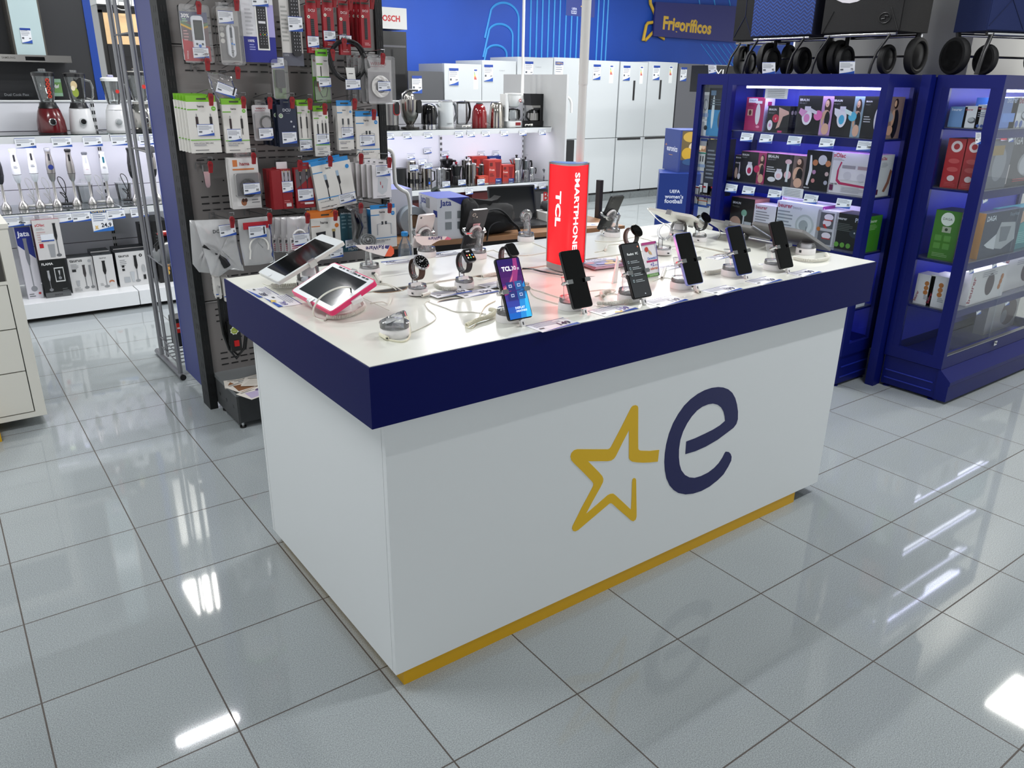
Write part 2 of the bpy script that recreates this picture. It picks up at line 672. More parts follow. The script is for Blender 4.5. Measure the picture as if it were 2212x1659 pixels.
mb.build('plinth', ct, label='yellow plinth')


def lp(x, y):
    p = S(1160 + x / 3.95, 780 + y / 3.95, 1, OF)
    return (p.x, p.z)


STAR = '1041,757 960,766 885,764 868,758 862,745 861,640 862,400 857,382 838,375 815,382 800,400 720,560 632,728 620,745 605,752 480,752 345,751 315,760 292,785 285,815 292,845 312,868 400,955 470,1028 480,1045 478,1065 455,1110 380,1250 303,1405 298,1430 308,1448 325,1452 350,1440 480,1330 615,1215 630,1211 645,1220 700,1270 770,1330 800,1358 820,1366 840,1352 848,1325 848,1285 846,1150 844,1015 838,1000 825,997 814,1008 810,1035 807,1150 801,1268 740,1210 670,1145 650,1130 625,1132 600,1145 520,1215 415,1305 470,1200 540,1075 562,1030 565,1005 555,980 530,950 435,854 520,853 600,853 630,848 655,832 672,808 730,690 785,585 784,720 783,825 790,842 810,857 850,863 900,866 960,864 1029,857'
EEE = '1265,793 1350,768 1440,728 1540,670 1620,610 1675,568 1700,535 1712,495 1713,430 1705,370 1690,315 1665,270 1630,240 1590,225 1545,221 1490,228 1430,248 1370,280 1310,325 1255,380 1205,450 1160,530 1125,620 1102,710 1090,790 1086,860 1090,930 1103,1000 1130,1060 1165,1100 1205,1125 1265,1137 1330,1130 1400,1108 1470,1070 1540,1015 1590,965 1630,900 1655,850 1659,815 1650,790 1635,775 1610,772 1600,785 1580,825 1550,870 1510,912 1460,950 1400,980 1345,996 1300,992 1260,970 1230,930 1215,880 1209,820 1210,750 1222,670 1245,600 1280,530 1320,470 1365,420 1410,388 1460,368 1500,362 1540,372 1570,395 1590,430 1600,470 1604,510 1560,548 1500,585 1430,620 1350,657 1273,686'
for s_, nm, lab, c in ((STAR, 'star_logo', 'yellow open star emblem', 'd8ae12'), (EEE, 'letter_logo', 'dark blue letter e emblem', NAVY)):
    pts = [lp(*map(float, p.split(','))) for p in s_.split()]
    mb = MB()
    mb.prism([(x, z) for x, z in pts], M(c, .4), OF - .0012, OF - .0001, ax=1)
    mb.build(nm, ct, label=lab)

# ================================================================= left white drawer cabinet
wt = M('dcdad0', .5, bump=.05, bscale=200)
dc = thing('drawer_cabinet', 'white drawer cabinet on a yellow plinth at the left edge', 'cabinet', (0, 0, 0))
XR, YF = -.458, 2.538
mb = MB()
mb.box((-1.3, YF + .015, .05), (XR, YF + .5, .93), wt)
mb.box((-1.3, YF, .05), (XR, YF + .015, .075), wt)
mb.box((XR - .045, YF, .075), (XR, YF + .015, .93), wt)
mb.box((-1.32, YF - .004, .93), (XR + .004, YF + .5, .95), wt)
mb.box((-1.3, YF, .685), (XR - .045, YF + .015, .70), wt)
mb.box((-1.3, YF + .002, .70), (XR - .05, YF + .016, .925), M('3c3a36'))
mb.box((-1.3, YF - .001, .9), (XR - .045, YF + .016, .93), wt)
mb.build('carcass', dc)
for k in range(3):
    z0 = .08 + k * .2025
    m2 = MB()
    m2.box((-1.3, YF - .001, z0), (XR - .0495, YF + .014, z0 + .1975), wt)
    m2.box((-1.3, YF + .013, z0 - .004), (XR - .046, YF + .0155, z0 + .2), M('1a1815'))
    m2.build('drawer', dc)
mb = MB()
mb.box((-1.3, YF - .1, 0), (-.66, YF + .4, .05), M('d0a010', .4))
mb.build('plinth', dc, label='yellow plinth')
# ================================================================= long wall gondola (kitchen appliances)
GW = M('eef0f2', .35)
GSH = clear('shelf_glass', (.8, .9, .9), .12, .02, .9)


def gondola(x0, x1, z1, z2, label, led=True):
    t = thing('shelving_unit', label, 'shelf', (x0, 4.45, 0))
    w = x1 - x0
    m = MB()
    m.box((.003, .0, .03), (w - .003, .02, .115), GW)
    m.box((.003, .02, .115), (w - .003, .6, .13), GW)
    m.box((.003, .0, .115), (w - .003, .02, .13), GW)
    m.box((.006, .05, .0), (w - .003, .6, .03), M('0a0a0a'))
    m.build('base', t)
    m = MB()
    for a, b in ((.135, .40), (.405, .80), (.805, 1.19), (1.195, 1.385)):
        m.box((.012, .6, a), (w - .012, .61, b), M('e6e7ee', .4))
        m.box((.012, .601, b - .004), (w - .012, .612, b + .004), M('5a5560'))
    m.box((0, .59, 1.385), (w, .63, 1.395), GW)
    m.build('back_panel', t)
    for xx in (.0065, w - .0065):
        m = MB()
        m.box((xx - .006, .585, .03), (xx + .006, .62, 1.38), M('dcdde0'))
        for k in range(26):
            m.box((xx - .004, .583, .1 + k * .05), (xx + .004, .586, .125 + k * .05), M('15151a'))
        m.build('upright', t)
    for z in (z1, z2):
        m = MB()
        m.box((.002, .15, z - .022), (w - .002, .6, z - .002), GW)
        m.prism([(.15, z - .045), (.165, z - .045), (.165, z), (.14, z)], GW, .002, w - .002, ax=0)
        sh = m.build('shelf', t)
        m = MB()
        m.box((.006, .15, z), (w - .006, .59, z + .006), GSH)
        m.box((.006, .148, z), (w - .006, .1505, z + .006), M('12201f', .1))
        m.build('glass_plate', sh, label='glass plate with dark green front edge')
        if z == z1 and led:
            m = MB()
            m.box((.03, .19, z - .03), (w - .03, .205, z - .0225), M('f0ecff', .5, emis=7))
            m.build('light_strip', sh)
            area('shelf_led', (x0 + w / 2, 4.45 + .24, z - .035), w * .9, .03, 2.2, (.93, .9, 1), (.5, 0, 0))
    return t


# lit strip over the top shelf too
GX = (-1.554, -.587, .38, 1.347, 2.313, 3.28, 4.247)
gondola(GX[0], GX[1], 1.186, .697, 'white lit shelving unit cut off by the left edge')
gondola(GX[1], GX[2], 1.186, .697, 'white lit shelving unit with blenders and hand blenders')
gondola(GX[2], GX[3], 1.186, .697, 'white lit shelving unit just left of the blue end panel')
gondola(GX[4], GX[5], 1.165, .666, 'white lit shelving unit with juicers, kettles and coffee mugs')
gondola(GX[5], GX[6], 1.165, .666, 'white lit shelving unit with red kettle and moka pots')
for x in (GX[2], GX[5]):
    pass
m = MB()
m.box((4.27, 4.42, .0), (4.292, 5.42, 1.635), M('c9cacb', .35))
m.build('end_panel', None, 'pale grey end panel closing the right end of the lit shelves', 'panel')

# ================================================================= cooker hood display behind the left shelf
YH = 5.25
a = S(-60, 0, 1, YH).x
b = S(176, 0, 1, YH).x
m = MB()
m.box((a, YH, .6), (b, YH + .05, 3.0), M('2b2c2f', .45))
m.box((b, YH - .01, .6), (b + .05, YH + .05, 3.0), M('0f3f9a', .45))
hb = m.build('display_board', None, 'dark grey display board with blue edge behind the blenders', 'panel')
c, w, h = PX((13, 0), (99.8, 119), 1, YH - .25)
x0, x1 = S(38, 119, 1, YH - .25).x, S(99.8, 119, 1, YH - .25).x
hd = thing('cooker_hood', 'steel and pale glass cooker hood on the dark board', 'cooker hood', (0, 0, 0))
m = MB()
zb = S(70, 119, 1, YH - .25).z
m.box((x0, YH - .25, zb), (x1, YH - .235, 2.95), M('bcd0d2', .15))
m.build('glass_front', hd, label='pale blue glass front')
m = MB()
m.box((x0 - .01, YH - .235, zb), (x1 + .012, YH - .002, 2.95), M('77736c', .3, .8))
m.build('chimney', hd)
m = MB()
xr = S(153, 120, 1, YH - .3).x
zt, z0 = S(100, 119.5, 1, YH - .3).z, S(100, 134.5, 1, YH - .3).z
m.box((x0 - .55, YH - .3, z0), (xr, YH - .005, zt), STEEL())
m.frame((x0 - .55, YH - .3, z0), (1, 0, 0), (0, 0, 1), xr - x0 + .55, zt - z0)
u = (S(55, 127, 1, YH - .3).x - x0 + .55) / (xr - x0 + .55)
u2 = (S(97, 127, 1, YH - .3).x - x0 + .55) / (xr - x0 + .55)
m.grect(u, .2, u2, .75, M('0c0c0d', .1))
u3 = (S(4, 127, 1, YH - .3).x - x0 + .55) / (xr - x0 + .55)
m.gtext(u3, .4, .09, 'SAMSUNG', M('55524e'), 1)
m.build('canopy', hd)
m = MB()
p = S(42, 60, 1, YH - .255)
p2 = S(71, 94, 1, YH - .255)
w_, h_ = p2.x - p.x, p.z - p2.z
m.box((p.x, YH - .255, p2.z), (p2.x, YH - .2505, p.z), M('e8ebf0'))
tagface(m, w_, h_, (p.x, YH - .255, p2.z), (1, 0, 0), (0, 0, 1), '89')
m.grect(0, .86, 1, 1, M(BLUE))
m.build('price_card', hd, label='white and blue price card')
# cards with food pictures behind the blenders
for (TL, BR, nm, col) in (((97, 170), (137, 208), 'green leaflet with white script behind the red blender', '9fc7ac'), ((0, 200), (75, 209), 'dark strip sign reading Dual Cook Flex at the left edge', '26282b')):
    c, w, h = PX(TL, BR, 1, YH - .05)
    m = MB()
    m.box((-w / 2, 0, 0), (w / 2, .01, h), M(col))
    if col[0] == '9':
        gfx(m.frame((-w / 2, 0, 0), (1, 0, 0), (0, 0, 1), w, h), [('R', 0, 0, .45, 1, 'a8cfd2'), ('R', .45, .2, 1, .8, '7aa860'), ('E', .3, .3, .1, .15, 'b04030'), ('P', 'e8ece8', (.5, .55), (.6, .7), (.7, .6), (.85, .72), (.8, .5), (.6, .45))])
    else:
        gfx(m.frame((-w / 2, 0, 0), (1, 0, 0), (0, 0, 1), w, h), [('T', .12, .2, .72, 'b8bcc0', 'Dual Cook Flex')])
    m.build('product_sign', None, nm, 'sign', loc=c)

# oven tower behind the boards
YO = 6.1
ot = thing('oven_tower', 'white oven tower with wooden front and black oven behind the blue frame', 'oven display', (0, 0, 0))
x0, x1 = S(221, 28, 1, YO).x, S(221, 28, 1, YO).x + .6
za, zb = S(240, 28, 1, YO).z, S(240, 95, 1, YO).z
m = MB()
m.box((x0 - .03, YO + .02, .3), (x1, YO + .6, 2.9), M('a9abac', .4))
m.box((x0 - .03, YO, .3), (x0, YO + .02, za + .02), M('0c0c0c'))
m.box((x0 - .03, YO + .0, za), (x1, YO + .02, za + .05), M('0c0c0c'))
m.build('carcass', ot)
m = MB()
m.box((x0, YO - .01, zb), (x1, YO + .02, za), M('c2a47c', .4, var=.15, bscale=6))
m.build('cupboard_front', ot, label='light oak front')
m = MB()
m.box((x0, YO - .012, zb - .62), (x1, YO + .02, zb - .01), M('0a0b0d', .08))
m.box((x0 + .05, YO - .03, zb - .09), (x1 - .05, YO - .012, zb - .075), M('2c2c2e', .2, .6))
m.frame((x0, YO - .012, zb - .62), (1, 0, 0), (0, 0, 1), .6, .6).grect(.35, .62, .7, .9, M('20242a', .1))
m.build('oven_door', ot)
m = MB()
xs = S(209, 20, 1, YO).x
m.box((xs, YO - .04, za + .06), (x1, YO + .5, 2.95), M('e3e5e4', .4))
m.gfx = None
pc = S(262, 0, 1, YO - .04)
m.tube([(pc.x + .075 * math.cos(math.radians(t)), YO - .045, pc.z + .075 * math.sin(math.radians(t))) for t in range(0, 360, 20)], .005, M('8a8d90'), 6, True)
m.box((pc.x - .03, YO - .046, pc.z - .035), (pc.x - .022, YO - .04, pc.z + .035), M('8a8d90'))
m.box((pc.x + .022, YO - .046, pc.z - .035), (pc.x + .03, YO - .04, pc.z + .035), M('8a8d90'))
m.box((pc.x - .022, YO - .046, pc.z - .006), (pc.x + .022, YO - .04, pc.z + .006), M('8a8d90'))
m.build('top_sign', ot, label='white sign block with round emblem')

# BOSCH tower beside the pegboard
YB = 6.2
bt = thing('oven_tower', 'black built-in oven tower topped by a white BOSCH sign', 'oven display', (0, 0, 0))
xb0, xb1 = S(800, 60, 1, YB).x, S(877, 60, 1, YB).x
z0, z1 = S(850, 63, 1, YB).z, S(850, 17, 1, YB).z
m = MB()
m.box((xb0, YB, 0), (xb1, YB + .55, z0 - .02), M('0a0a0b', .15))
m.box((xb0 + .01, YB - .01, z0 - .17), (xb1 - .015, YB, z0 - .15), M('55555a', .3, .7))
m.box((xb0 + .02, YB - .008, z0 - .55), (xb1 - .03, YB, z0 - .19), M('141416', .05))
m.build('oven_body', bt)
m = MB()
m.box((xb0, YB - .03, z0), (xb1 - .005, YB + .4, z1), M('e4e5e3', .4))
w_ = xb1 - .005 - xb0
m.frame((xb0, YB - .03, z0), (1, 0, 0), (0, 0, 1), w_, z1 - z0)
xt0, xt1 = S(818, 40, 1, YB - .03).x, S(864, 40, 1, YB - .03).x
m.gtext((xt0 - xb0) / w_, .36, (xt1 - xt0) / w_, 'BOSCH', M('c8202c'), 2)
m.build('top_sign', bt, label='white sign block reading BOSCH in red')
m = MB()
m.box((xb0 - .6, YB + .6, 0), (xb1 - .13, YB + .64, 3.0), M('1c2c6c'))
m.build('display_board', None, 'navy board rising behind the BOSCH sign', 'panel')

# ================================================================= fridges
YFR = 6.95


def fridge(u0, u1, vt, label, col='c2c7ca', split=.855, tagu=None, energy=None, handle=None, extra=()):
    z1 = S((u0 + u1) / 2, vt, 1, YFR).z
    x0, x1 = S(u0, vt, 1, YFR).x, S(u1, vt, 1, YFR).x
    w = x1 - x0 - .006
    t = thing('fridge_freezer', label, 'fridge', (x0, YFR, .0885), 0, 'fridges on the tiled platform')
    h = z1 - .0885
    met = 0 if col[0] in 'cde' else .55
    mt = M(col, .3, met)
    m = MB()
    m.box((.004, .05, .03), (w - .004, .6, h), mt)
    m.box((.02, .03, 0), (w - .02, .55, .03), M('0c0c0d'))
    m.build('body', t)
    s = split - .0885
    for a, b in ((.025, s - .004), (s + .004, h)):
        m = MB()
        m.rr(w, b - a, .006, 0, .045, mt, ax=1, cx=w / 2, cy=(a + b) / 2)
        if b == h:
            m.frame((0, 0, 0), (1, 0, 0), (0, 0, 1), w, 1)
            if label.startswith(('white fridge with blue-edged', 'tall white')):
                m.frame((0, 0, 0), (1, 0, 0), (0, 0, 1), w, 1).gtext(.5, h - .12, .16, 'Corberó', M('8a8e94'))
            if energy is not None:
                e = energy
                gfx(m, [('R', e, h - .28, e + .12, h - .05, 'e4e6e6'), ('R', e + .015, h - .075, e + .1, h - .058, '2a4a9c')])
                for k, c in enumerate(('3c9a3c', '7ab83c', 'd8d030', 'e8a020', 'd84a20', 'c02020')):
                    gfx(m, [('R', e + .015, h - .1 - k * .014, e + .035 + k * .01, h - .09 - k * .014, c)])
        if handle is not None:
            if b == h:
                m.box((handle * w, -.004, h - .50), (handle * w + .035, .001, h - .24), M('101012', .2))
            else:
                m.box((.02, -.003, b - .03), (w * .9, .001, b - .002), M('101012', .2))
        m.build('door', t)
    if tagu is not None:
        off = len(extra) and extra[0] == 'O'
        m = MB()
        ww, hh = .13, .19 if not off else .26
        m.box((tagu * w, -.006, h - .05 - hh), (tagu * w + ww, -.001, h - .05), M('e6e9ee'))
        tagface(m, ww, hh, (tagu * w, -.006, h - .05 - hh), (1, 0, 0), (0, 0, 1), '99.' if off else '549')
        m.grect(0, .85, 1, 1, M(BLUE))
        if off:
            m.gtext(.06, .88, .88, 'OFERTA', M('c8a850'), 1)
        m.build('price_card', t, label='blue and white price card')
    return t


fridge(881, 958, 154, 'grey metal fridge at the left end of the fridge row', '55565a', tagu=.1)
fridge(959.5, 1041, 138, 'white fridge right of the grey one, price card at top left', tagu=.12, energy=.78)
fridge(1041.5, 1116, 131, 'white fridge with blue-edged card above the red kettle', tagu=.05)
fridge(1118, 1196, 124, 'tall white fridge behind the thin white pole', tagu=.2)
fridge(1197, 1262, 125, 'white fridge with OFERTA card left of the thick white pole', tagu=.04, extra=('O',), energy=.84)
fridge(1264, 1339, 131, 'white fridge right of the thick white pole, no handle slot', tagu=.24, energy=.72)
fridge(1341, 1401, 134, 'white fridge with black handle slot, left of the handled pair', tagu=.1, energy=.72, handle=.5)
fridge(1402, 1465, 134, 'white fridge with black handle slot, right of the handled pair', tagu=.16, energy=.72, handle=.42)
fridge(1467, 1521, 138, 'dark grey fridge at the right end of the fridge row', '6a6b70', tagu=.08)
fridge(1523, 1580, 140, 'grey fridge mostly hidden by the black sign', 'a4a4a6', tagu=.1)
# black sign above the glass cabinet
c, w, h = PX((1536, 141), (1640, 200), 1, 5.2)
m = MB()
m.box((-w / 2, 0, 0), (w / 2, .3, h), M('0b0b0c', .3))
u = lambda px: (S(px, 155, 1, 5.2).x - c[0] + w / 2) / w
vz = lambda v: (S(1560, v, 1, 5.2).z - c[2]) / h
m.frame((-w / 2, 0, 0), (1, 0, 0), (0, 0, 1), w, h)
m.gtext(u(1545), vz(161), u(1563) - u(1545), 'VI', M('e8e8e8'), hf=vz(150) - vz(161))
m.gtext(u(1592), vz(161), u(1607) - u(1592), 'IN', M('e8e8e8'), hf=vz(150) - vz(161))
m.box((-.03, .1, -c[2]), (.03, .16, 0), M('1a1a1c'))
m.build('shop_sign', None, 'black box sign with thin white capitals behind the glass cabinet', 'sign', loc=c)
# hanging banner and wall sign
c, w, h = PX((1224, -12), (1284, 38), 1, 6.0)
m = MB()
m.box((-w / 2, 0, 0), (w / 2, .004, h + .5), M('24347c', .5))
m.frame((-w / 2, 0, 0), (1, 0, 0), (0, 0, 1), w, h)
m.gtext(.2, .3, .17, 'UEFA', M('c8d0e8'), 1).gtext(.17, .2, .2, 'women’s', M('c8d0e8'), 1).gtext(.18, .1, .18, 'football', M('c8d0e8'), 1)
m.gtext(.5, .2, .22, '*e', M('d8b040'), 1)
m.build('hanging_banner', None, 'small navy banner hanging from the ceiling by the white pole', 'banner', loc=c)
# Frigorificos sign with star on the blue wall
m = MB()
y = WB - .08
p = [S(*q, 1, y) for q in ((1412, 78), (1597, 92), (1597, 14), (1417, 4))]
v = [(a.x, y, a.z) for a in p] + [(a.x, y + .03, a.z) for a in p]
m.add(v, [(0, 1, 2, 3), (7, 6, 5, 4), (0, 4, 5, 1), (1, 5, 6, 2), (2, 6, 7, 3), (3, 7, 4, 0)], M('2c2f78', .5))
d = (p[1] - p[0]).normalized()
m.frame((p[0].x, y, p[0].z), (d.x, 0, d.z), (-d.z, 0, d.x), (p[1] - p[0]).length, (p[3] - p[0]).length)
m.gtext(.09, .24, .55, 'Frigoríficos', M('e3b93c', .5), 2, rot=-1)
m.build('wall_sign', None, 'navy wall sign reading Frigoríficos in yellow', 'sign')
m = MB()
pts = [S(a, b, 1, WB - .03) for a, b in ((1403, -20), (1405, 8), (1419, 40), (1412, 48), (1399, 50), (1396, 55), (1389, 88), (1394, 87), (1412, 68), (1425, 78), (1434, 84), (1432, 76))]
m.tube([tuple(q) for q in pts], .024, M('e3b93c', .5), 8)
m.build('wall_star', None, 'yellow open star outline on the blue wall, left of the Frigoríficos sign', 'sign')
# ================================================================= poles
m = MB()
p = S(1128, 214, 1, 4.9)
m.lathe([(.03, 0), (.028, .02), (.015, .035), (.013, .3), (.013, 1.9)], M('e4e4e2', .3), 16)
m.build('white_pole', None, 'thin white pole rising behind the coffee makers', 'pole', loc=(p.x, 4.9, 1.3955 if False else p.z))
m = MB()
m.lathe([(.04, 0), (.04, .006), (.014, .008), (.014, .6), (.0155, .6), (.0155, 1.3)], M('dcdcd8', .3), 20)
m.build('white_pole', None, 'thick white pole standing on the counter beside the red sign', 'pole', loc=(1.125, .60, HT))

# UEFA / euronics cardboard cubes
cu = 'women’s'
q0 = S(1425, 450, 2, 0)
XQ, YQ = 4.35, 3.05
def cube(TL, BR, y, nm, lab, side, col, front, lface, z0=None):
    c, w, h = PX(TL, BR, 1, y)
    if z0 is not None:
        h += c[2] - z0
        c[2] = z0
    return carton(nm, lab, 'display box', (c[0], y + .2, c[2]), 0, w, .4, h, col, front=front, left=lface)
# ================================================================= display cubes
def cubebox(name, label, corner, size, rz, z0, h, front, left, col='16327c'):
    """cardboard cube given its near-left vertical edge"""
    w = size
    R = Matrix.Rotation(rz, 3, 'Z')
    c = Vector(corner) - R @ Vector((-w / 2, -w / 2, 0))
    return carton(name, label, 'display box', (c.x, c.y, z0), rz, w, w, h, col, front=front, left=left)


UW = [('B', .28, .57, .25, 'dfe4f2', 'UEFA'), ('B', .17, .45, .45, 'dfe4f2', 'women’s'), ('B', .17, .34, .43, 'dfe4f2', 'football')]
q = S(1425, 374, 1, 3.6)
cubebox('cardboard_cube', 'blue cardboard cube printed UEFA women’s football, under the euronics cube', (q.x, 3.6, 0), .37, math.radians(-45), .408, .4, UW, ())
cubebox('cardboard_cube', 'plain blue cardboard cube at the bottom of the stack, behind the counter', (q.x - .02, 3.6, 0), .37, math.radians(-47), 0, .4, (), ())
q = S(1463, 376, 1, 3.55)
ph = [('R', .05, .02, .98, .98, '6a5a38'), ('R', .05, .02, .98, .3, '16306c'), ('E', .28, .84, .2, .12, 'c8a448'), ('E', .7, .82, .24, .14, 'b89858'), ('E', .45, .6, .2, .14, 'dcc9a8'), ('E', .75, .5, .16, .16, '9a6a3c'), ('E', .22, .45, .15, .14, 'caa02c'), ('E', .5, .42, .12, .14, '8a5030'), ('E', .66, .36, .16, .1, 'b8863c'), ('E', .3, .25, .2, .08, '2a5080'), ('E', .6, .22, .1, .08, '1c48a0'), ('E', .72, .94, .12, .05, '2a3f90'), ('E', .46, .66, .05, .05, 'e0c0a0'), ('E', .66, .6, .05, .05, 'd8b090'), ('B', .66, .08, .24, 'c8cce0', 'football')]
cubebox('cardboard_cube', 'euronics cardboard cube with a golden crowd picture, on top of the stack', (q.x, 3.55, 0), .355, math.radians(-24), .809, .37, ph,
        [('B', .08, .48, .1, 'd89048', '*'), ('B', .2, .48, .68, 'dfe4f2', 'euronics'), ('L', .35, .38, .3, 1, .04, 'b89060')], '2a3f86')

# ================================================================= blue glass cabinets
CB = M('07125c', .4, spec=.25)
CBI = M('1424a0', .5)


def cabinet(label, x0, x1, y0, y1, front, shelves, glasside=True, led=True, base=True):
    """glazed display cabinet; front is '-x' or '-y' or '+y'"""
    t = thing('glass_cabinet', label, 'cabinet', (x0, y0, 0))
    X, Y = x1 - x0, y1 - y0
    fr = MB()
    p = .035
    zb, zt = .18, 1.62
    for a in ((0, 0), (X - p, 0), (0, Y - p), (X - p, Y - p)):
        fr.box((a[0], a[1], zb), (a[0] + p, a[1] + p, zt), CB)
    for z0, z1 in ((zb, .245), (1.56, zt)):
        fr.box((p, 0, z0), (X - p, p * .6, z1), CB)
        fr.box((p, Y - p * .6, z0), (X - p, Y, z1), CB)
        fr.box((0, p, z0), (p * .6, Y - p, z1), CB)
        fr.box((X - p * .6, p, z0), (X, Y - p, z1), CB)
    fr.box((.005, .005, zt - .012), (X - .005, Y - .005, zt - .002), CB)
    fr.box((.005, .005, zb + .003), (X - .005, Y - .005, zb + .012), CBI)
    # wider stiles round the side windows
    if front == '-x':
        fr.box((p, .001, zb), (.06, .02, zt), CB)
        fr.box((.25, .001, zb), (X - p, .02, zt), CB)
    if front == '-y':
        fr.box((.001, p, zb), (.02, .057, zt), CB)
        fr.box((.001, Y - .07, zb), (.02, Y - p, zt), CB)
    fr.build('frame', t)
    bk = MB()
    if front == '-x':
        bk.box((X - .022, p, .245), (X - .021, Y - p, 1.56), CBI)
    elif front == '-y':
        bk.box((p, Y - .022, .245), (X - p, Y - .021, 1.56), CBI)
    elif front == '+y':
        bk.box((p, .021, .245), (X - p, .022, 1.56), CBI)
    bk.build('back_panel', t)
    for z in shelves:
        s = MB()
        if front == '-x':
            s.box((.045, .024, z - .012), (X - .03, Y - .024, z - .004), CB)
            s.prism([(.035, .05), (.035, Y - .05), (.05, Y - .026), (.05, .026)], CB, z - .045, z - .004)
        else:
            s.box((.024, .045, z - .012), (X - .024, Y - .03, z - .004), CB)
            s.prism([(.05, .035), (X - .05, .035), (X - .026, .05), (.026, .05)], CB, z - .045, z - .004)
        so = s.build('shelf', t)
        g = MB()
        g.box((.04, .03, z - .004), (X - .035, Y - .03, z), clear('cab_shelf_glass', (.75, .8, .95), .1, .02, .8))
        g.build('glass_plate', so)
        if led and z > .6:
            l = MB()
            if front == '-x':
                l.box((.06, .08, z - .024), (.075, Y - .08, z - .0125), M('c8c4ff', .5, emis=7))
            else:
                l.box((.08, .06, z - .024), (X - .08, .075, z - .0125), M('dcdcff', .5, emis=9))
            l.build('light_strip', so)
    if led:
        l = MB()
        if front == '-x':
            l.box((.07, .08, 1.5455), (.085, Y - .08, 1.557), M('c8c4ff', .5, emis=16))
            area('cabinet_led', (x0 + .1, y0 + Y / 2, 1.54), .05, Y * .8, 1.6, (.72, .7, 1), (0, -.5, 0))
            for z in shelves:
                area('cabinet_led', (x0 + .09, y0 + Y / 2, z - .03), .03, Y * .8, .8 if z > .6 else .5, (.72, .68, 1), (0, -.5, 0))
        else:
            l.box((.08, .07, 1.5455), (X - .08, .085, 1.557), M('dcdcff', .5, emis=16))
            area('cabinet_led', (x0 + X / 2, y0 + .1, 1.54), X * .8, .05, 1.6, (.85, .85, 1), (.5, 0, 0))
            for z in shelves:
                if z > .6:
                    area('cabinet_led', (x0 + X / 2, y0 + .09, z - .03), X * .8, .03, .8, (.85, .85, 1), (.5, 0, 0))
        l.build('light_strip', t)
    # glazing
    def pane(nm, a, b):
        g = MB()
        g.box(a, b, GLASS())
        return g.build(nm, t)
    if front == '-x':
        mid = Y * .52
        pane('sliding_door', (.010, p, .247), (.013, mid + .012, 1.558))
        pane('sliding_door', (.016, mid - .012, .247), (.019, Y - p, 1.558))
        if glasside:
            pane('side_window', (.06, .008, .247), (.25, .011, 1.558))
        h = MB()
        h.box((.004, p, .245), (.02, Y - p, .252), M('9a9ca0', .3, .9))
        h.build('door_track', t)
    elif front == '-y':
        mid = X * .44
        d1 = pane('sliding_door', (p, .016, .247), (mid + .012, .019, 1.558))
        d2 = pane('sliding_door', (mid - .012, .010, .247), (X - p, .013, 1.558))
        h = MB()
        h.box((mid + .02, -.012, .215), (mid + .055, .01, .24), CHROME())
        h.cyl((mid + .0375, -.012, .2275), .006, .004, M('333338'), 10)
        h.build('lock', t, label='small chrome lock')
        pane('side_window', (.008, .057, .247), (.011, Y - .07, 1.558))
        h = MB()
        h.box((p, .0, .247), (X - p, .02, .252), M('9a9ca0', .3, .9))
        h.build('door_track', t)
    else:
        pane('side_window', (.008, .04, .247), (.011, Y - .04, 1.558))
        pane('sliding_door', (p, Y - .02, .247), (X - p, Y - .017, 1.558))
    if base:
        b = MB()
        b.box((.01, .01, .015), (X - .01, Y - .005, .175), CB)
        if front == '-y':
            for z in (.05, .095):
                b.box((.006, .03, z), (.01, Y - .02, z + .006), M('1c2c94', .35))
            b.prism([(-.055, .015), (.01, .015), (.01, .178), (0, .178), (-.06, .125), (-.06, .105), (-.055, .1)], CB, .0, X, ax=0)
        else:
            for z in (.05, .11):
                b.box((.03, .006, z), (X - .02, .01, z + .006), M('1c2c94', .35))
        b.build('base', t)
        for fx, fy in ((.03, .03), (X - .03, .03), (.03, Y - .03), (X - .03, Y - .03)):
            f = MB()
            f.lathe([(.02, 0), (.02, .005), (.007, .008), (.007, .016)], CB, 14, (fx, fy, 0))
            f.build('foot', t)
    return t


cabinet('blue glass cabinet full of epilator boxes, under the shopping trolleys', 3.14, 3.45, .67, 1.64, '-x', (1.315, 1.025, .735, .43))
cabinet('short blue glass cabinet end with hanging accessories, left of the epilator cabinet', 3.145, 3.9, 1.645, 1.875, '+y', (1.27, .92, .66), led=False)
cabinet('blue glass cabinet on the right with beurer and DAGA boxes', 3.39, 4.60, .25, .565, '-y', (1.38, 1.09, .73, .48))
m = MB()
m.box((3.335, .567, 0), (3.375, .615, 1.62), CB)
m.box((3.375, .57, 0), (3.41, .612, 1.61), CB)
m.build('blue_post', None, 'tall blue steel post between the two glass cabinets', 'post')

BK = '17171a'
def braun(sub, prod, accent, person=True, txt=()):
    f = [('R', .0, .0, 1, 1, BK)]
    if person:
        f += [('R', .68, 0, .98, 1, accent), ('E', .84, .74, .085, .2, '38221a'), ('E', .82, .53, .1, .12, 'd2a890'), ('E', .82, .81, .05, .09, 'dcb49c'), ('E', .86, .42, .07, .2, '141214'), ('E', .74, .42, .035, .18, 'd2a890'), ('E', .84, .16, .1, .15, 'd2a890'), ('E', .82, .78, .02, .008, 'a04848')]
    f += [('B', .05, .86, .26, 'e8e8e8', 'BRAUN'), ('T', .05, .79, .2, '9a9aa0', sub)]
    f += prod + list(txt)
    return f


def epil(u, v, s, col, c2):
    return [('E', u, v, s, s * 1.6, 'e8e4ee'), ('R', u - s * .6, v + s * 1.1, u + s * .6, v + s * 1.9, 'dcd8e4'), ('E', u, v - s * .3, s * .6, s * .8, c2), ('C', u + s * 2.2, v + s * .3, s * .85, col)]


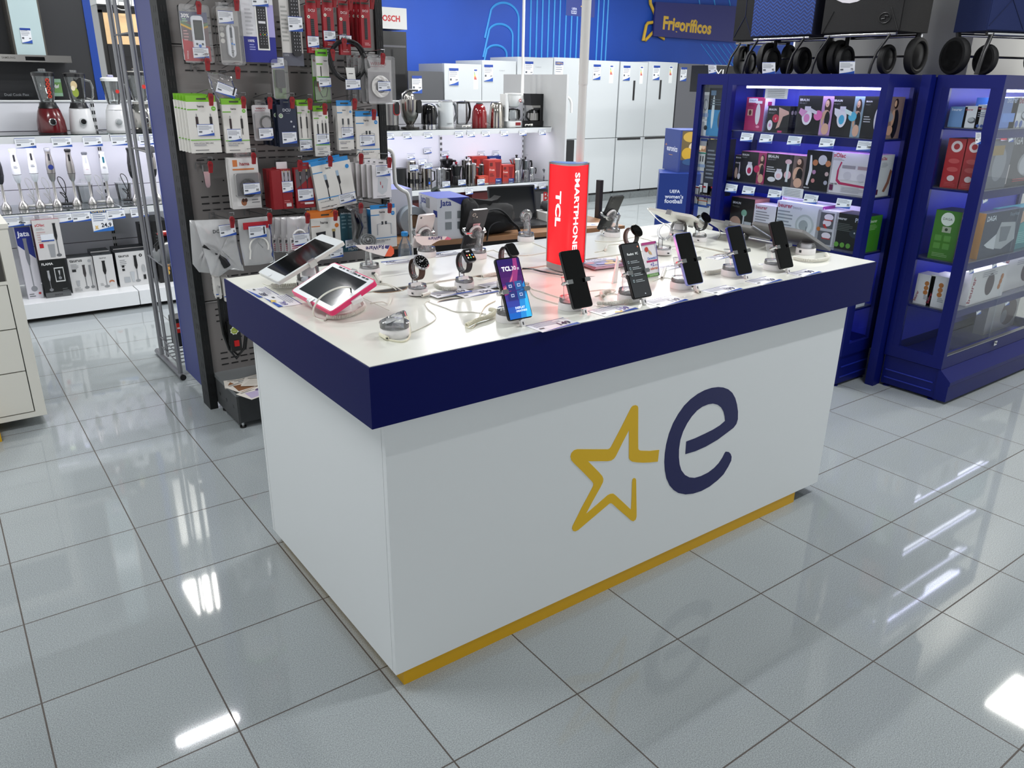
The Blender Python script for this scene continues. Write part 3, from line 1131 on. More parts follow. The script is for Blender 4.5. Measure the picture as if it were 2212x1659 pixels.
BOXG = 'boxes in the blue glass cabinet'
def V(nm, lab, TL, BR, d, col, z0, x=3.235, **k):
    c, w, h = PX(TL, BR, 0, x)
    y0, y1 = max(c[1] - w / 2, .705), min(c[1] + w / 2, 1.605)
    h = min(h + c[2] - z0, .285)
    return carton(nm, lab, 'box', (x + d / 2, (y0 + y1) / 2, z0), -math.pi / 2, y1 - y0 - .002, d, h, col, group=BOXG, **k)
V('epilator_box', 'pink shaver box with white side, leftmost on the top cabinet shelf', (1614, 210), (1645.6, 283), .09, 'b02a62', 1.3155,
  front=[('R', .12, .84, .6, .97, 'e8eaf4'), ('T', .18, .88, .36, '2a4a9c', 'PHILIPS'), ('E', .68, .5, .13, .32, 'e4e2e6'), ('R', .52, .82, .86, .9, 'e8e8ec'), ('R', .12, .45, .4, .64, 'd8b0a0'), ('E', .26, .54, .07, .08, '50281c'), ('L', .12, .78, .35, 2, .04, '7a1840'), ('E', .75, .12, .1, .04, 'e890b0')],
  right=[('R', 0, 0, 1, 1, 'd9cdf0'), ('R', .3, .75, .7, .88, 'a02060'), ('L', .25, .6, .5, 8, .05, 'a898c0')])
V('epilator_box', 'small black BRAUN box with bare legs, right of the pink shaver box', (1660, 228), (1701, 285), .08, BK, 1.3155,
  front=[('B', .05, .82, .34, 'e8e8e8', 'BRAUN'), ('T', .05, .7, .3, '909096', 'Silk-épil 1'), ('P', 'd0a898', (.5, .95), (.95, .8), (.98, .7), (.72, .6), (.6, .2), (.45, .12), (.55, .5)), ('C', .4, .52, .15, 'c02848'), ('T', .37, .46, .06, 'f0f0f0', '4'), ('E', .17, .25, .12, .2, 'e0dce6'), ('E', .17, .25, .05, .07, 'd090b8'), ('R', .55, .0, .75, .06, 'd04078')],
  right=[('C', .3, .75, .14, 'd8c8cc'), ('C', .65, .75, .14, 'd8c8cc'), ('L', .15, .6, .6, 8, .06, '505058')])
V('epilator_box', 'black BRAUN box with pink disc and smiling woman, top cabinet shelf', (1726.6, 206.3), (1793, 290), .12, BK, 1.3155,
  front=braun('Silk-épil 3', epil(.3, .46, .14, 'e070b0', 'd888c0') + [('P', 'd898c8', (.1, .68), (.3, .6), (.18, .45), (.06, .55)), ('P', 'd8d4e0', (.36, .7), (.58, .6), (.56, .52), (.4, .58))], 'b890c0'))
V('epilator_box', 'black BRAUN box with light blue disc and woman, middle of the top cabinet shelf', (1801, 207), (1858, 292.6), .12, BK, 1.3155,
  front=braun('Silk-épil 5', epil(.36, .46, .15, '58b8d8', '48a8d0') + [('P', 'e4e4ea', (.1, .7), (.3, .66), (.24, .45), (.12, .55)), ('P', 'dcecea', (.42, .7), (.66, .62), (.64, .52), (.45, .58))], '88a0b0'))
V('epilator_box', 'black BRAUN box with a woman on its end, right end of the top shelf', (1871, 208), (1912, 296), .15, BK, 1.3155,
  front=braun('Silk-épil 9', epil(.7, .46, .2, '888890', 'e4e4ea'), BK, False, [('L', .05, .5, .3, 3, .06, 'c0c0c4')]),
  right=[('R', .0, 0, 1, 1, '8a7068'), ('E', .6, .35, .2, .35, '141214'), ('E', .42, .5, .1, .2, 'c89a80'), ('E', .5, .84, .13, .12, '24140e'), ('E', .45, .84, .07, .08, 'd4a88c'), ('E', .3, .2, .2, .12, 'c89a80'), ('E', .15, .55, .2, .12, '8c8688')])
V('epilator_box', 'narrow black BRAUN box, leftmost on the middle cabinet shelf', (1581, 333.7), (1600, 395.7), .1, BK, 1.0255, topc='c06090',
  front=[('B', .1, .88, .6, 'e8e8e8', 'BRAUN'), ('E', .65, .5, .06, .25, 'c8c0d0'), ('E', .3, .3, .18, .22, 'caa898'), ('C', .2, .7, .07, 'd8d0d0'), ('C', .4, .7, .07, 'd8d0d0'), ('C', .6, .7, .07, 'd8d0d0'), ('E', .68, .18, .18, .12, 'e0dce4')])
V('epilator_box', 'black BRAUN box with raspberry disc, second on the middle cabinet shelf', (1602.5, 326), (1650.6, 398), .12, BK, 1.0255, topc='d070a0',
  front=braun('Silk-épil 5', epil(.38, .42, .13, 'c02858', 'b02050'), 'a03060'))
V('epilator_box', 'black BRAUN box with pale pink disc and woman in black, middle cabinet shelf', (1656.7, 330), (1737, 401), .12, BK, 1.0255, topc='e0a0c8',
  front=braun('Beauty Set 9', epil(.36, .34, .1, 'e0b0b8', 'e8c0c8') + [('E', .57, .78, .08, .08, 'e0b8c0'), ('R', .54, .15, .6, .72, 'd8dadc')], '6a5a58', True, [('L', .05, .55, .22, 3, .07, 'c8c8cc'), ('E', .2, .18, .1, .08, 'd8d8dc')]))
V('facial_brush_box', 'black facial brush box with white hanging tab, middle cabinet shelf', (1744.7, 324), (1790, 413), .1, '101012', 1.0255,
  front=[('P', 'e0e0e6', (.14, .88), (.2, .88), (.28, .5), (.18, .1), (.1, .12), (.16, .5)), ('C', .62, .78, .16, 'c4c4ca'), ('C', .36, .7, .1, 'b87850'), ('C', .84, .7, .1, 'b87850'), ('C', .36, .46, .07, 'b080a8'), ('C', .84, .44, .07, 'b8a0a0'), ('C', .36, .24, .07, 'c08080'), ('C', .84, .22, .07, 'a0a0b0'), ('B', .05, .03, .2, 'e0e0e0', 'BRAUN')],
  top=[('R', .1, .3, .9, 1, 'b8c0e8')])
V('wax_heater_box', 'white solac wax heater box, right end of the middle cabinet shelf', (1799, 327.6), (1912, 436), .15, 'd2d0d4', 1.0255, topc='c090d0',
  front=[('B', .04, .88, .26, 'b02040', 'sOlac'), ('L', .04, .84, .24, 2, .03, '8a8a90'), ('P', 'b02458', (.22, .78), (.16, .55), (.16, .3), (.24, .22), (.9, .18), (.9, .23), (.27, .28), (.2, .35), (.2, .6), (.25, .76)), ('R', .24, .34, .88, .66, 'd8d4dc'), ('R', .26, .62, .55, .7, '9a949c'), ('R', .6, .62, .86, .7, 'a89098'), ('E', .4, .45, .09, .1, 'c8c4ce'), ('E', .7, .43, .09, .1, 'c8c4ce'), ('R', .04, .06, .12, .2, '5a1844'), ('L', .3, .16, .5, 4, .035, 'a8a6ac'), ('B', .05, .21, .15, '404044', 'wax kit')],
  right=[('R', 0, 0, 1, 1, 'c8c8c8'), ('B', .2, .88, .35, 'b02040', 'sOlac'), ('L', .25, .8, .4, 4, .03, '9a9aa0'), ('P', '8a5a40', (.85, .65), (1, .6), (.9, .3), (.7, .1), (.55, .12), (.75, .35)), ('R', .1, .05, .28, .18, '4a1838')])
V('facial_brush_box', 'black BRAUN facial box with green brush and a face, bottom left of the cabinet', (1581, 424), (1622, 510), .14, '14120f', .7355, topc='6a4a48',
  front=[('B', .08, .8, .34, 'd8d8d8', 'BRAUN'), ('T', .08, .7, .3, '7a7a70', 'FaceSpa'), ('C', .6, .55, .12, '7aa890'), ('R', .57, .2, .63, .48, 'c8ccd0'), ('E', .26, .22, .24, .2, 'c09a84'), ('R', .65, .1, .95, .3, 'b0b4b8')],
  right=[('R', 0, 0, 1, 1, 'a87068')])
V('massager_box', 'small white beurer box with lilac side, beside the green brush box', (1630.8, 439.8), (1670, 530), .12, 'd8d6dc', .7355,
  front=[('B', .06, .85, .5, 'a02850', 'beurer'), ('L', .08, .74, .6, 5, .09, '8a8890'), ('P', 'b4b8bc', (.3, .08), (.45, .2), (.8, .38), (.95, .42), (.9, .3), (.6, .15)), ('E', .62, .25, .12, .05, '9aa0a6')],
  right=[('R', 0, 0, 1, 1, '7a2070'), ('B', .1, .8, .7, 'e8e0ee', 'beurer')])
V('massager_box', 'large white beurer beauty box with round device, under the notice sheet', (1679.7, 432.5), (1765, 535), .12, 'cfd2d6', .7355,
  front=[('B', .03, .84, .32, 'a02850', 'beurer'), ('T', .37, .84, .2, '8a8890', 'beauty'), ('L', .04, .72, .34, 5, .09, '8a9098'), ('C', .66, .45, .2, 'b0b8b8'), ('C', .66, .45, .16, 'c8cece'), ('C', .64, .44, .1, '9aa2a2'), ('R', .7, .3, .72, .42, '707678')],
  right=[('R', 0, 0, 1, 1, '8a2a80'), ('B', .1, .85, .7, 'e8e0ee', 'beurer')])
V('massager_box', 'wide white and pink beurer box standing behind the large beurer box', (1690, 420), (1850, 512), .05, 'e0d8ec', .7355, x=3.375,
  front=[('B', .02, .86, .14, 'c03070', 'beurer'), ('T', .8, .8, .12, 'c0b0d0', 'beauty')], right=[('R', 0, 0, 1, 1, '5a2068')])
V('massager_box', 'white open-front box showing two white and red massagers', (1768, 452), (1800, 545), .13, 'c8c8cc', .7355,
  front=[('R', .15, .5, .8, .94, '5a5c60'), ('E', .55, .82, .22, .09, 'e4dce4'), ('E', .5, .66, .2, .1, 'e4dce4'), ('R', .35, .72, .75, .75, 'b03030'), ('P', 'b83434', (.3, .6), (.42, .5), (.55, .5), (.42, .62)), ('R', .15, .05, .8, .42, '5a5c60'), ('E', .55, .3, .22, .09, 'e4dce4'), ('R', .35, .2, .75, .23, 'b03030'), ('C', .14, .46, .09, 'c07030')],
  right=[('R', 0, 0, 1, 1, 'a05a18')])
V('massager_box', 'black beurer box with three green dots and a green end', (1807.6, 458.5), (1862, 552), .14, '141816', .7355,
  front=[('B', .06, .82, .3, 'd8dad8', 'beurer'), ('B', .62, .8, .3, 'c8d0d8', 'Phys'), ('L', .07, .7, .5, 5, .045, '5a605c'), ('C', .14, .12, .075, '5f9a3c'), ('C', .33, .12, .075, '5f9a3c'), ('C', .52, .12, .075, '5f9a3c'), ('E', .7, .48, .2, .12, '24303a'), ('C', .66, .5, .025, 'c8d0d4')],
  right=[('R', 0, 0, 1, 1, '3f8420'), ('B', .2, .82, .45, 'c8dcb8', 'beurer'), ('L', .2, .74, .5, 4, .04, '86b070')])
V('massager_box', 'white box on the cabinet shelf behind the counter corner', (1822, 586), (1892, 668), .15, 'd8dae0', .4305, x=3.2,
  front=[('B', .3, .2, .4, '3a3a40', 'beurer')])
# notice sheets and shelf cards
def sheet(TL, BR, x, lab):
    c, w, h = PX(TL, BR, 0, x)
    m = MB()
    m.box((-w / 2, 0, 0), (w / 2, .001, h), M('dcdce2'))
    m.frame((-w / 2, 0, 0), (1, 0, 0), (0, 0, 1), w, h)
    for k in range(5):
        m.grect(.12, .8 - k * .16, .88, .84 - k * .16, M('6a6a74'))
    return m.build('notice_sheet', None, lab, 'notice', loc=c, rot=-math.pi / 2)


sheet((1654, 190), (1700, 214), 3.165, 'white printed notice sheet at the top of the epilator cabinet')
sheet((1690, 403), (1733, 429), 3.172, 'white printed notice sheet clipped to the middle cabinet shelf')
for z, cols, w in ((1.285, ((1611, 'the pink shaver box', '31'), (1653, 'the bare-legs BRAUN box', '30'), (1714.5, 'the pink-disc BRAUN box', '59'), (1785.6, 'the light blue disc BRAUN box', '69'), (1869, 'the last BRAUN box of the top shelf', '108')), .085),
                   (.99, ((1577, 'the narrow BRAUN box', '22'), (1615, 'the raspberry-disc BRAUN box', '59'), (1672, 'the woman in black BRAUN box', '69'), (1752, 'the facial brush box', '71'), (1825, 'the white solac box', '55')), .085)):
    for u, what, pr in cols:
        q = S(u, 300 if z > 1.1 else 412, 0, 3.16)
        card('price_tag', 'white shelf-edge price tag under ' + what, w, .05, (3.163, q.y, z - .028), (math.radians(-12), 0, -math.pi / 2), pr, 'cabinet shelf price tags')

# hanging goods in the short cabinet
def acc(lab, TL, BR, col, ops, z0=None, x=3.2, d=.02):
    return cartonpx('accessory_pack', lab, 'packaging', TL, BR, 0, x, d, col, front=ops, group='goods in the short blue cabinet', z0=z0)


acc('black and blue toothbrush box on the top shelf of the short cabinet', (1534, 190), (1562, 280), '1a1f28', [('R', 0, 0, 1, .55, '3a86b8'), ('E', .3, .5, .08, .35, 'd0dce0'), ('E', .78, .35, .16, .2, '48505a'), ('R', .1, .85, .4, .95, '6a8aa8'), ('L', .1, .75, .7, 3, .05, '50606c')], 1.2705, d=.1)
acc('white hanging pack with a cable loop, left of the toothbrush box', (1517, 205), (1531, 258), 'd8dada', [('E', .5, .6, .25, .25, '9aa0a4'), ('E', .5, .6, .18, .18, 'd8dada'), ('R', .1, .1, .9, .25, '9aaccc')])
acc('white hanging pack just above the second shelf of the short cabinet', (1516, 262), (1529, 316), 'd4d6d6', [('E', .5, .75, .2, .1, '303438'), ('R', .1, .2, .9, .3, '2a55a8')])
acc('dark tall box with barcode on the middle shelf of the short cabinet', (1527, 302), (1549, 378), '2a2e38', [('L', .15, .8, .6, 8, .07, '7a828c'), ('R', .1, .04, .4, .22, 'c8ccd0')], .9205, d=.1)
acc('second dark tall box, beside the barcode box in the short cabinet', (1550, 300), (1559, 380), '20242e', [('L', .2, .8, .6, 8, .07, '6a727c'), ('R', .3, .04, .9, .2, 'c8ccd0')], .9205, d=.1)
acc('slim white cable pack with green top in the short cabinet', (1508.5, 328), (1522, 370), 'd8dad8', [('R', 0, .92, 1, 1, '2a8a70'), ('R', .3, .5, .42, .8, '202024'), ('R', .58, .5, .7, .8, '202024'), ('R', 0, .2, 1, .36, '9ab0d0')])
acc('white earphone pack, left of three on the lower hooks', (1499, 402), (1508, 444), 'd8dada', [('P', '202226', (.3, .55), (.8, .3), (.9, .35), (.4, .65)), ('R', 0, .0, 1, .1, '2a55a8'), ('R', .2, .92, .8, 1, 'a02030')])
acc('white earphone pack, middle one on the lower hooks', (1510, 400), (1527, 449), 'd8dada', [('E', .3, .6, .16, .1, '202226'), ('E', .7, .5, .14, .1, '202226'), ('R', .0, .28, 1, .32, 'd06030'), ('R', 0, .0, 1, .1, '2a55a8'), ('R', .35, .92, .7, 1, 'a02030')])
acc('white charger pack, right one on the lower hooks', (1530, 402), (1543, 447), 'd8dada', [('R', .3, .4, .7, .75, '202226'), ('R', .45, .75, .55, .9, '202226'), ('R', 0, .0, 1, .1, '2a55a8'), ('R', .35, .92, .7, 1, 'a02030')])

# goods in the right-hand cabinet
W = lambda nm, lab, TL, BR, d, col, z0, ax=0, val=3.45, **k: cartonpx(nm, lab, 'box', TL, BR, ax, val, d, col, z0=z0, group='boxes in the right-hand cabinet', **k)
W('monitor_box', 'light blue beurer box in the side window of the right cabinet', (2054.7, 230), (2082.6, 272), .1, '6a92c4', 1.3805, front=[('B', .1, .8, .6, 'dce6f4', 'beurer')])
W('monitor_box', 'white beurer box with grey device, next to the light blue one', (2086, 229), (2112, 273), .1, 'd4d6da', 1.3805, front=[('B', .08, .8, .45, 'b04858', 'beurer'), ('E', .55, .35, .25, .14, '4a4e54'), ('E', .5, .38, .2, .1, 'a8acb0')])
W('monitor_box', 'white beurer box with two blue dots, against the front glass', (2114, 226), (2133, 274), .1, 'd4d6da', 1.3805, front=[('B', .08, .8, .6, 'b04858', 'beurer'), ('L', .1, .65, .6, 3, .08, '8a90a0'), ('C', .25, .1, .12, '3a5aa8'), ('C', .55, .1, .12, '3a5aa8')])
W('monitor_box', 'blue beurer box behind the sliding glass of the right cabinet', (2167, 212), (2190, 272), .12, '3f74c8', 1.3805, 1, .31, front=[('B', .3, .85, .6, 'c8d8f0', 'beurer'), ('R', .2, .2, .9, .5, '5a8ad8')])
W('massager_box', 'white beurer massager box at the right frame edge, top shelf', (2192, 210), (2240, 272), .12, 'cdd0d2', 1.3805, 1, .31, front=[('B', .2, .8, .4, 'b04858', 'beurer'), ('E', .6, .4, .25, .2, '3a3e44'), ('E', .55, .42, .18, .13, 'c0c4c8'), ('C', .25, .12, .05, '3a5aa8'), ('C', .4, .12, .05, '3a5aa8')])
RED = [('R', .0, 0, 1, 1, 'a8222a'), ('C', .5, .84, .3, 'e0d0d0'), ('C', .5, .84, .16, 'a8222a'), ('E', .5, .55, .3, .05, 'c05050'), ('E', .5, .38, .3, .05, 'c05050'), ('E', .5, .2, .2, .06, 'd8c8c8'), ('L', .2, .1, .6, 3, .03, 'c05050')]
dg = lambda c: [('B', .05, .86, .3, 'e0e0e0', 'DAGA'), ('E', .6, .45, .26, .28, '8a8c90'), ('E', .5, .42, .12, .2, 'b0b2b6'), ('R', .04, .05, .18, .45, 'c8c0c0'), ('L', .3, .12, .5, 2, .04, c)]
W('heating_pad_box', 'red-sided black DAGA box, left of two on the middle shelf', (2051, 298), (2070, 402), .16, '17171c', 1.0905, left=(), front=RED, right=dg('b03030'))
W('heating_pad_box', 'red-sided black DAGA box, right of two on the middle shelf', (2090, 299), (2107, 405), .16, '17171c', 1.0905, front=RED, right=dg('b03030'))
W('heating_pad_box', 'grey patterned box leaning behind the sliding glass', (2146, 305), (2170, 400), .06, '4a4e58', 1.0905, 1, .30, front=[('E', .5, .5, .3, .35, '7c8088'), ('R', .1, .7, .6, .9, '8a7028')])
W('heating_pad_box', 'black DAGA heating pad box at the right frame edge', (2176, 298), (2250, 398), .1, '17171c', 1.0905, 1, .31, front=dg('b03030'), left=RED)
GRN = [('R', 0, 0, 1, 1, '3f7a24'), ('C', .5, .83, .26, 'dce4d8'), ('T', .32, .81, .36, '3a3a3a', 'DAGA'), ('R', .36, .56, .7, .68, 'a8b098'), ('C', .52, .62, .06, '30402a'), ('R', .14, .38, .4, .5, '5a9440'), ('R', .5, .38, .76, .5, '5a9440'), ('R', .14, .22, .4, .34, '5a9440'), ('R', .5, .22, .76, .34, '5a9440'), ('L', .15, .12, .6, 3, .03, '86b070')]
W('heating_pad_box', 'green-sided DAGA heating pad box on the third shelf of the right cabinet', (2024, 452), (2056, 570), .16, '1c2226', .7305, front=GRN, right=dg('6a8a50'))
W('heating_pad_box', 'navy DAGA box with orange end and white blanket picture', (2132, 462), (2186, 556), .05, '14243e', .7305, 1, .295, front=[('B', .05, .82, .24, 'd0d8e0', 'DAGA'), ('T', .65, .86, .25, '8a98a8', 'FlexyHeat'), ('P', 'a8acb0', (.3, .2), (.45, .75), (.85, .7), (.92, .3), (.6, .12)), ('P', '6a7078', (.45, .65), (.75, .62), (.7, .3), (.5, .3)), ('P', 'c8ccd0', (.1, .3), (.38, .5), (.4, .15), (.2, .22))], left=[('R', 0, 0, 1, 1, 'b0782c')])
W('heating_pad_box', 'teal box with a heating cushion at the right frame edge', (2188, 455), (2260, 545), .1, '3a8088', .7305, 1, .31, front=[('E', .5, .4, .4, .3, '5aa0a0'), ('E', .2, .8, .15, .15, 'c8a890'), ('L', .05, .4, .4, 6, .05, '8ac0c0')])
BEU = [('B', .12, .08, .6, '8a2038', 'beurer', 78), ('C', .6, .72, .13, 'b06c30'), ('C', .6, .57, .13, 'b06c30'), ('C', .6, .42, .13, 'b06c30'), ('L', .55, .3, .3, 3, .05, '8a8a90')]
BEUF = [('B', .08, .05, .34, '8a2038', 'beurer', 80), ('E', .55, .5, .12, .34, '3c2830'), ('C', .84, .35, .04, 'b06c30'), ('C', .86, .5, .04, 'b06c30'), ('C', .88, .65, .04, 'b06c30'), ('L', .3, .9, .4, 3, .06, '9a9aa0')]
W('hot_brush_box', 'white beurer box with orange dots, left of two behind the side window', (1984, 590), (2008, 662), .1, 'd2cfd0', .4805, front=BEU, right=BEUF)
W('hot_brush_box', 'white beurer box with orange dots, right of two behind the side window', (2013, 593), (2040, 665), .14, 'd2cfd0', .4805, front=BEU, right=BEUF)
W('hot_brush_box', 'white beurer box with dark oval brush behind the sliding glass', (2102, 590), (2160, 652), .06, 'cfcccc', .4805, 1, .295, front=BEUF)
W('hot_brush_box', 'white beurer box with orange dots at the right frame edge', (2166, 566), (2250, 630), .1, 'cfccca', .4805, 1, .33, front=BEUF)
W('heater_box', 'pale box with a grey device on the cabinet floor at the right', (2140, 652), (2190, 700), .06, 'b4b2b0', .1925, 1, .4, front=[('E', .7, .5, .25, .4, '5a4a4c'), ('E', .55, .4, .1, .2, '8a8c90')])
for z, us in ((1.345, ((2124, 'the blue-dot beurer box'), (2152, 'the blue beurer box'), (2194, 'the beurer massager box'))), (1.055, ((2140, 'the black DAGA boxes'),)), (.695, ((2110, 'the green DAGA box'), (2157, 'the navy DAGA box'))), (.445, ((2128, 'the two orange-dot boxes'), (2185, 'the dark oval brush box')))):
    for u, what in us:
        q = S(u, 290 if z > 1.2 else (416 if z > 1 else (565 if z > .6 else 645)), 1, .27)
        card('price_tag', 'small white price tag on the right cabinet shelf edge by ' + what, .05, .055, (q.x, .2835, z - .03), (math.radians(-10), 0, 0), '49', 'right cabinet price tags')

# ================================================================= shopping trolleys on the cabinets
FAB = lambda h: M(h, .85, bump=.5, bscale=500)
ZT = 1.6205


def zigzag():
    m = bpy.data.materials.new('blue_zigzag_fabric')
    m.use_nodes = True
    nt = m.node_tree
    b = nt.nodes['Principled BSDF']
    b.inputs['Roughness'].default_value = .7
    tc = nt.nodes.new('ShaderNodeTexCoord')
    sp = nt.nodes.new('ShaderNodeSeparateXYZ')
    nt.links.new(tc.outputs['Object'], sp.inputs[0])
    def ma(op, a, b_, c=None):
        n = nt.nodes.new('ShaderNodeMath')
        n.operation = op
        for i, x in enumerate((a, b_, c)):
            if x is None:
                continue
            if isinstance(x, (int, float)):
                n.inputs[i].default_value = x
            else:
                nt.links.new(x, n.inputs[i])
        return n.outputs[0]
    tri = ma('PINGPONG', ma('MULTIPLY', sp.outputs['X'], 45), 1)
    v = ma('FRACT', ma('MULTIPLY_ADD', sp.outputs['Z'], 55, tri), 0)
    s = ma('GREATER_THAN', v, .62)
    mx = nt.nodes.new('ShaderNodeMixRGB')
    mx.inputs[1].default_value = rgb('061c54')
    mx.inputs[2].default_value = rgb('173f88')
    nt.links.new(s, mx.inputs[0])
    nt.links.new(mx.outputs[0], b.inputs['Base Color'])
    return m


def wheel(m, c, r, w=.03, ax=1, hub='1a1a1c'):
    """tyre with hub; axis along local Y (ax=1) or X (ax=0)"""
    T = m.T.copy()
    m.T = T @ Matrix.Translation(c) @ (Euler((math.pi / 2, 0, 0)).to_matrix().to_4x4() if ax == 1 else Euler((0, math.pi / 2, 0)).to_matrix().to_4x4())
    m.lathe([(r * .8, -w / 2), (r * .95, -w * .45), (r, -w * .2), (r, w * .2), (r * .95, w * .45), (r * .8, w / 2), (r * .74, w * .4), (r * .74, -w * .4), (r * .8, -w / 2)], M('0a0a0b', .7), 28)
    m.lathe([(.001, -w * .42), (r * .6, -w * .3), (r * .76, -w * .2), (r * .76, w * .2), (r * .6, w * .3), (.001, w * .42)], M('0c0c0d', .4), 24)
    m.T = T


def trolley(label, loc, rz, w, fabric, front_extra=None, side=None, wheels=((-.21, -.02), (.21, -.02)), arm=True, dpt=.26):
    t = thing('shopping_trolley', label, 'shopping trolley', loc, rz)
    b = MB()
    h0, h1 = .195, .95
    f = fabric
    b.prism([(-w / 2, -dpt / 2), (w / 2, -dpt / 2), (w / 2, dpt / 2), (-w / 2, dpt / 2)], side or f, h0, h1)
    b.box((-w / 2 + .004, -dpt / 2 - .003, h0 + .004), (w / 2 - .004, -dpt / 2, h1), f)
    if front_extra:
        front_extra(b, w, dpt, h0)
    bag = b.build('bag', t)
    fr = MB()
    fr.tube([(-w / 2 + .02, -dpt / 2 + .01, h0 - .012), (w / 2 - .02, -dpt / 2 + .01, h0 - .012)], .009, CHROME(), 10)
    fr.build('chrome_rail', t)
    fr = MB()
    fr.tube([(-w / 2 + .02, dpt / 2 - .01, h0 - .012), (w / 2 - .02, dpt / 2 - .01, h0 - .012)], .008, CHROME(), 10)
    fr.build('chrome_rail', t)
    for sx in (-1, 1):
        a = MB()
        x = sx * (w / 2 - .05)
        pts = [(x - sx * .0, -dpt / 2 + .01, h0 - .01), (x - .02, -dpt / 2 - .0, h0 - .05), (x - .045, -dpt / 2 - .01, .1), (x - .06, -dpt / 2 - .015, .04), (x - .065, -dpt / 2 - .015, .002)]
        a.tube(pts, .011, M('161618', .4), 10, flat=.6)
        a.build('support_leg', t)
    ax = MB()
    ax.tube([(-w / 2, .06, .087), (w / 2, .06, .087)], .006, M('8a8a8c', .2, .9), 8)
    ax.build('axle', t)
    for sx in (-1, 1):
        wh = MB()
        wheel(wh, (sx * (w / 2 + .0), .06, .0875), .087, .04, 0)
        wh.build('wheel', t)
        wh = MB()
        wheel(wh, (sx * (w / 2 - .1), -.03, .0705), .07, .03, 0)
        wh.build('small_wheel', t)
        st = MB()
        st.tube([(sx * (w / 2 - .03), .07, .1), (sx * (w / 2 - .02), .09, .2), (sx * (w / 2 - .02), .12, .5)], .012, M('141416', .4), 8)
        st.build('frame_tube', t)
    return t


def circ_logo(b, w, d, h0):
    b.frame((-w / 2, -d / 2 - .003, 0), (1, 0, 0), (0, 0, 1), w, 1)
    pc = S(1865, 0, 0, 3.25)
    b.gell(.33, 2.052 - ZT - .0, .3, M('cac6cc', .6), .1)
    b.gpoly([(.24, 2.04 - ZT), (.3, 2.03 - ZT), (.3, 2.08 - ZT), (.25, 2.08 - ZT)], M('121214'))
    b.tube([b.q(.8 + .07 * math.cos(t / 10 * 6.283), 1.875 - ZT + .024 * math.sin(t / 10 * 6.283), .001) for t in range(10)], .0022, M('0a0a0b', .5), 6, True)
    b.tube([b.q(.76, 1.87 - ZT, .001), b.q(.8, 1.872 - ZT, .001), b.q(.8, 1.885 - ZT, .001), b.q(.84, 1.882 - ZT, .001)], .003, M('0a0a0b', .5), 6)
    for a, c in (((0.02, h0), (.14, .3)), ((.98, h0), (.86, .3))):
        b.tube([b.q(*a, .001), b.q(*c, .001)], .0015, M('0a0a0b', .6), 5)


def seams(b, w, d, h0):
    b.frame((-w / 2, -d / 2 - .003, 0), (1, 0, 0), (0, 0, 1), w, 1)
    b.tube([b.q(.02, h0 + .02, .001), b.q(.22, .33, .001), b.q(.22, .9, .001)], .002, M('06143c', .8), 5)
    b.tube([b.q(.22, .33, .001), b.q(.4, h0 + .01, .001)], .002, M('06143c', .8), 5)


trolley('shopping trolley with blue zigzag bag, leftmost on the blue cabinet', (3.37, 1.405, ZT), -math.pi / 2, .40, zigzag(), None, FAB('080e2a'), dpt=.24)
trolley('black shopping trolley with a pale oval print on the blue cabinet', (3.36, .925, ZT), -math.pi / 2, .43, FAB('0a0a0c'), circ_logo, dpt=.26)
trolley('plain dark blue shopping trolley on the right-hand cabinet', (3.72, .405, ZT), math.radians(-22), .52, FAB('0a1c4c'), seams, dpt=.2)
t = trolley('black shopping trolley bag hanging past the left end of the blue cabinet', (3.62, 1.80, ZT), math.radians(-75), .30, FAB('08090c'), seams, dpt=.2)
# price cards standing on top of the cabinets
for u, v, x, lab, pr in ((1662, 148, 3.17, 'white price card in front of the zigzag trolley', '45'), (1832, 141, 3.17, 'white price card in front of the black oval-print trolley', '75')):
    q = S(u, v, 0, x)
    card('price_tag', lab, .085, .06, (x, q.y, ZT), (math.radians(12), 0, -math.pi / 2), pr)
card('price_tag', 'grey price card beside the black sign, at the left end of the cabinet', .06, .05, (3.175, 1.79, ZT), (math.radians(12), 0, -math.pi / 2), '45')
card('price_tag', 'white price card in front of the dark blue trolley', .07, .06, (3.95, .275, ZT), (math.radians(12), 0, 0), '65')
# ================================================================= pegboard gondola
YP = 2.30
PGM = M('7c7876', .45, .2, bump=.03, bscale=300)
DK = M('161819', .5, spec=.3)
pg = thing('pegboard_gondola', 'grey perforated steel pegboard hung with cables and remotes', 'shelf', (0, 0, 0))
px0, px1 = .262, 1.232
for z0, z1 in ((.17, .545), (.55, .925), (.93, 1.305), (1.31, 1.685), (1.69, 2.065), (2.07, 2.3)):
    m = MB()
    m.box((px0, YP, z0), (px1, YP + .015, z1), PGM)
    m.box((px0, YP - .003, z1 - .004), (px1, YP, z1), M('b4b2b0', .3, .6))
    ho = M('0c0c0d')
    n = 19
    step = (px1 - px0 - .06) / n
    for k in range(n):
        x = px0 + .045 + k * step
        for zz in (z1 - .045, z1 - .075, z1 - .105, z1 - .27, z1 - .30, z1 - .33):
            m.box((x, YP - .0012, zz), (x + step * .72, YP - .0002, zz + .006), ho)
        if k % 2 == 0:
            m.prism([(x + .01, z1 - .018), (x + .03, z1 - .018), (x + .02, z1 - .0)], ho, YP - .0045, YP - .0035, ax=1) if z1 > .9 else None
            m.box((x + .012, YP - .0012, z1 - .20), (x + .018, YP - .0002, z1 - .194), ho)
    m.build('perforated_panel', pg)
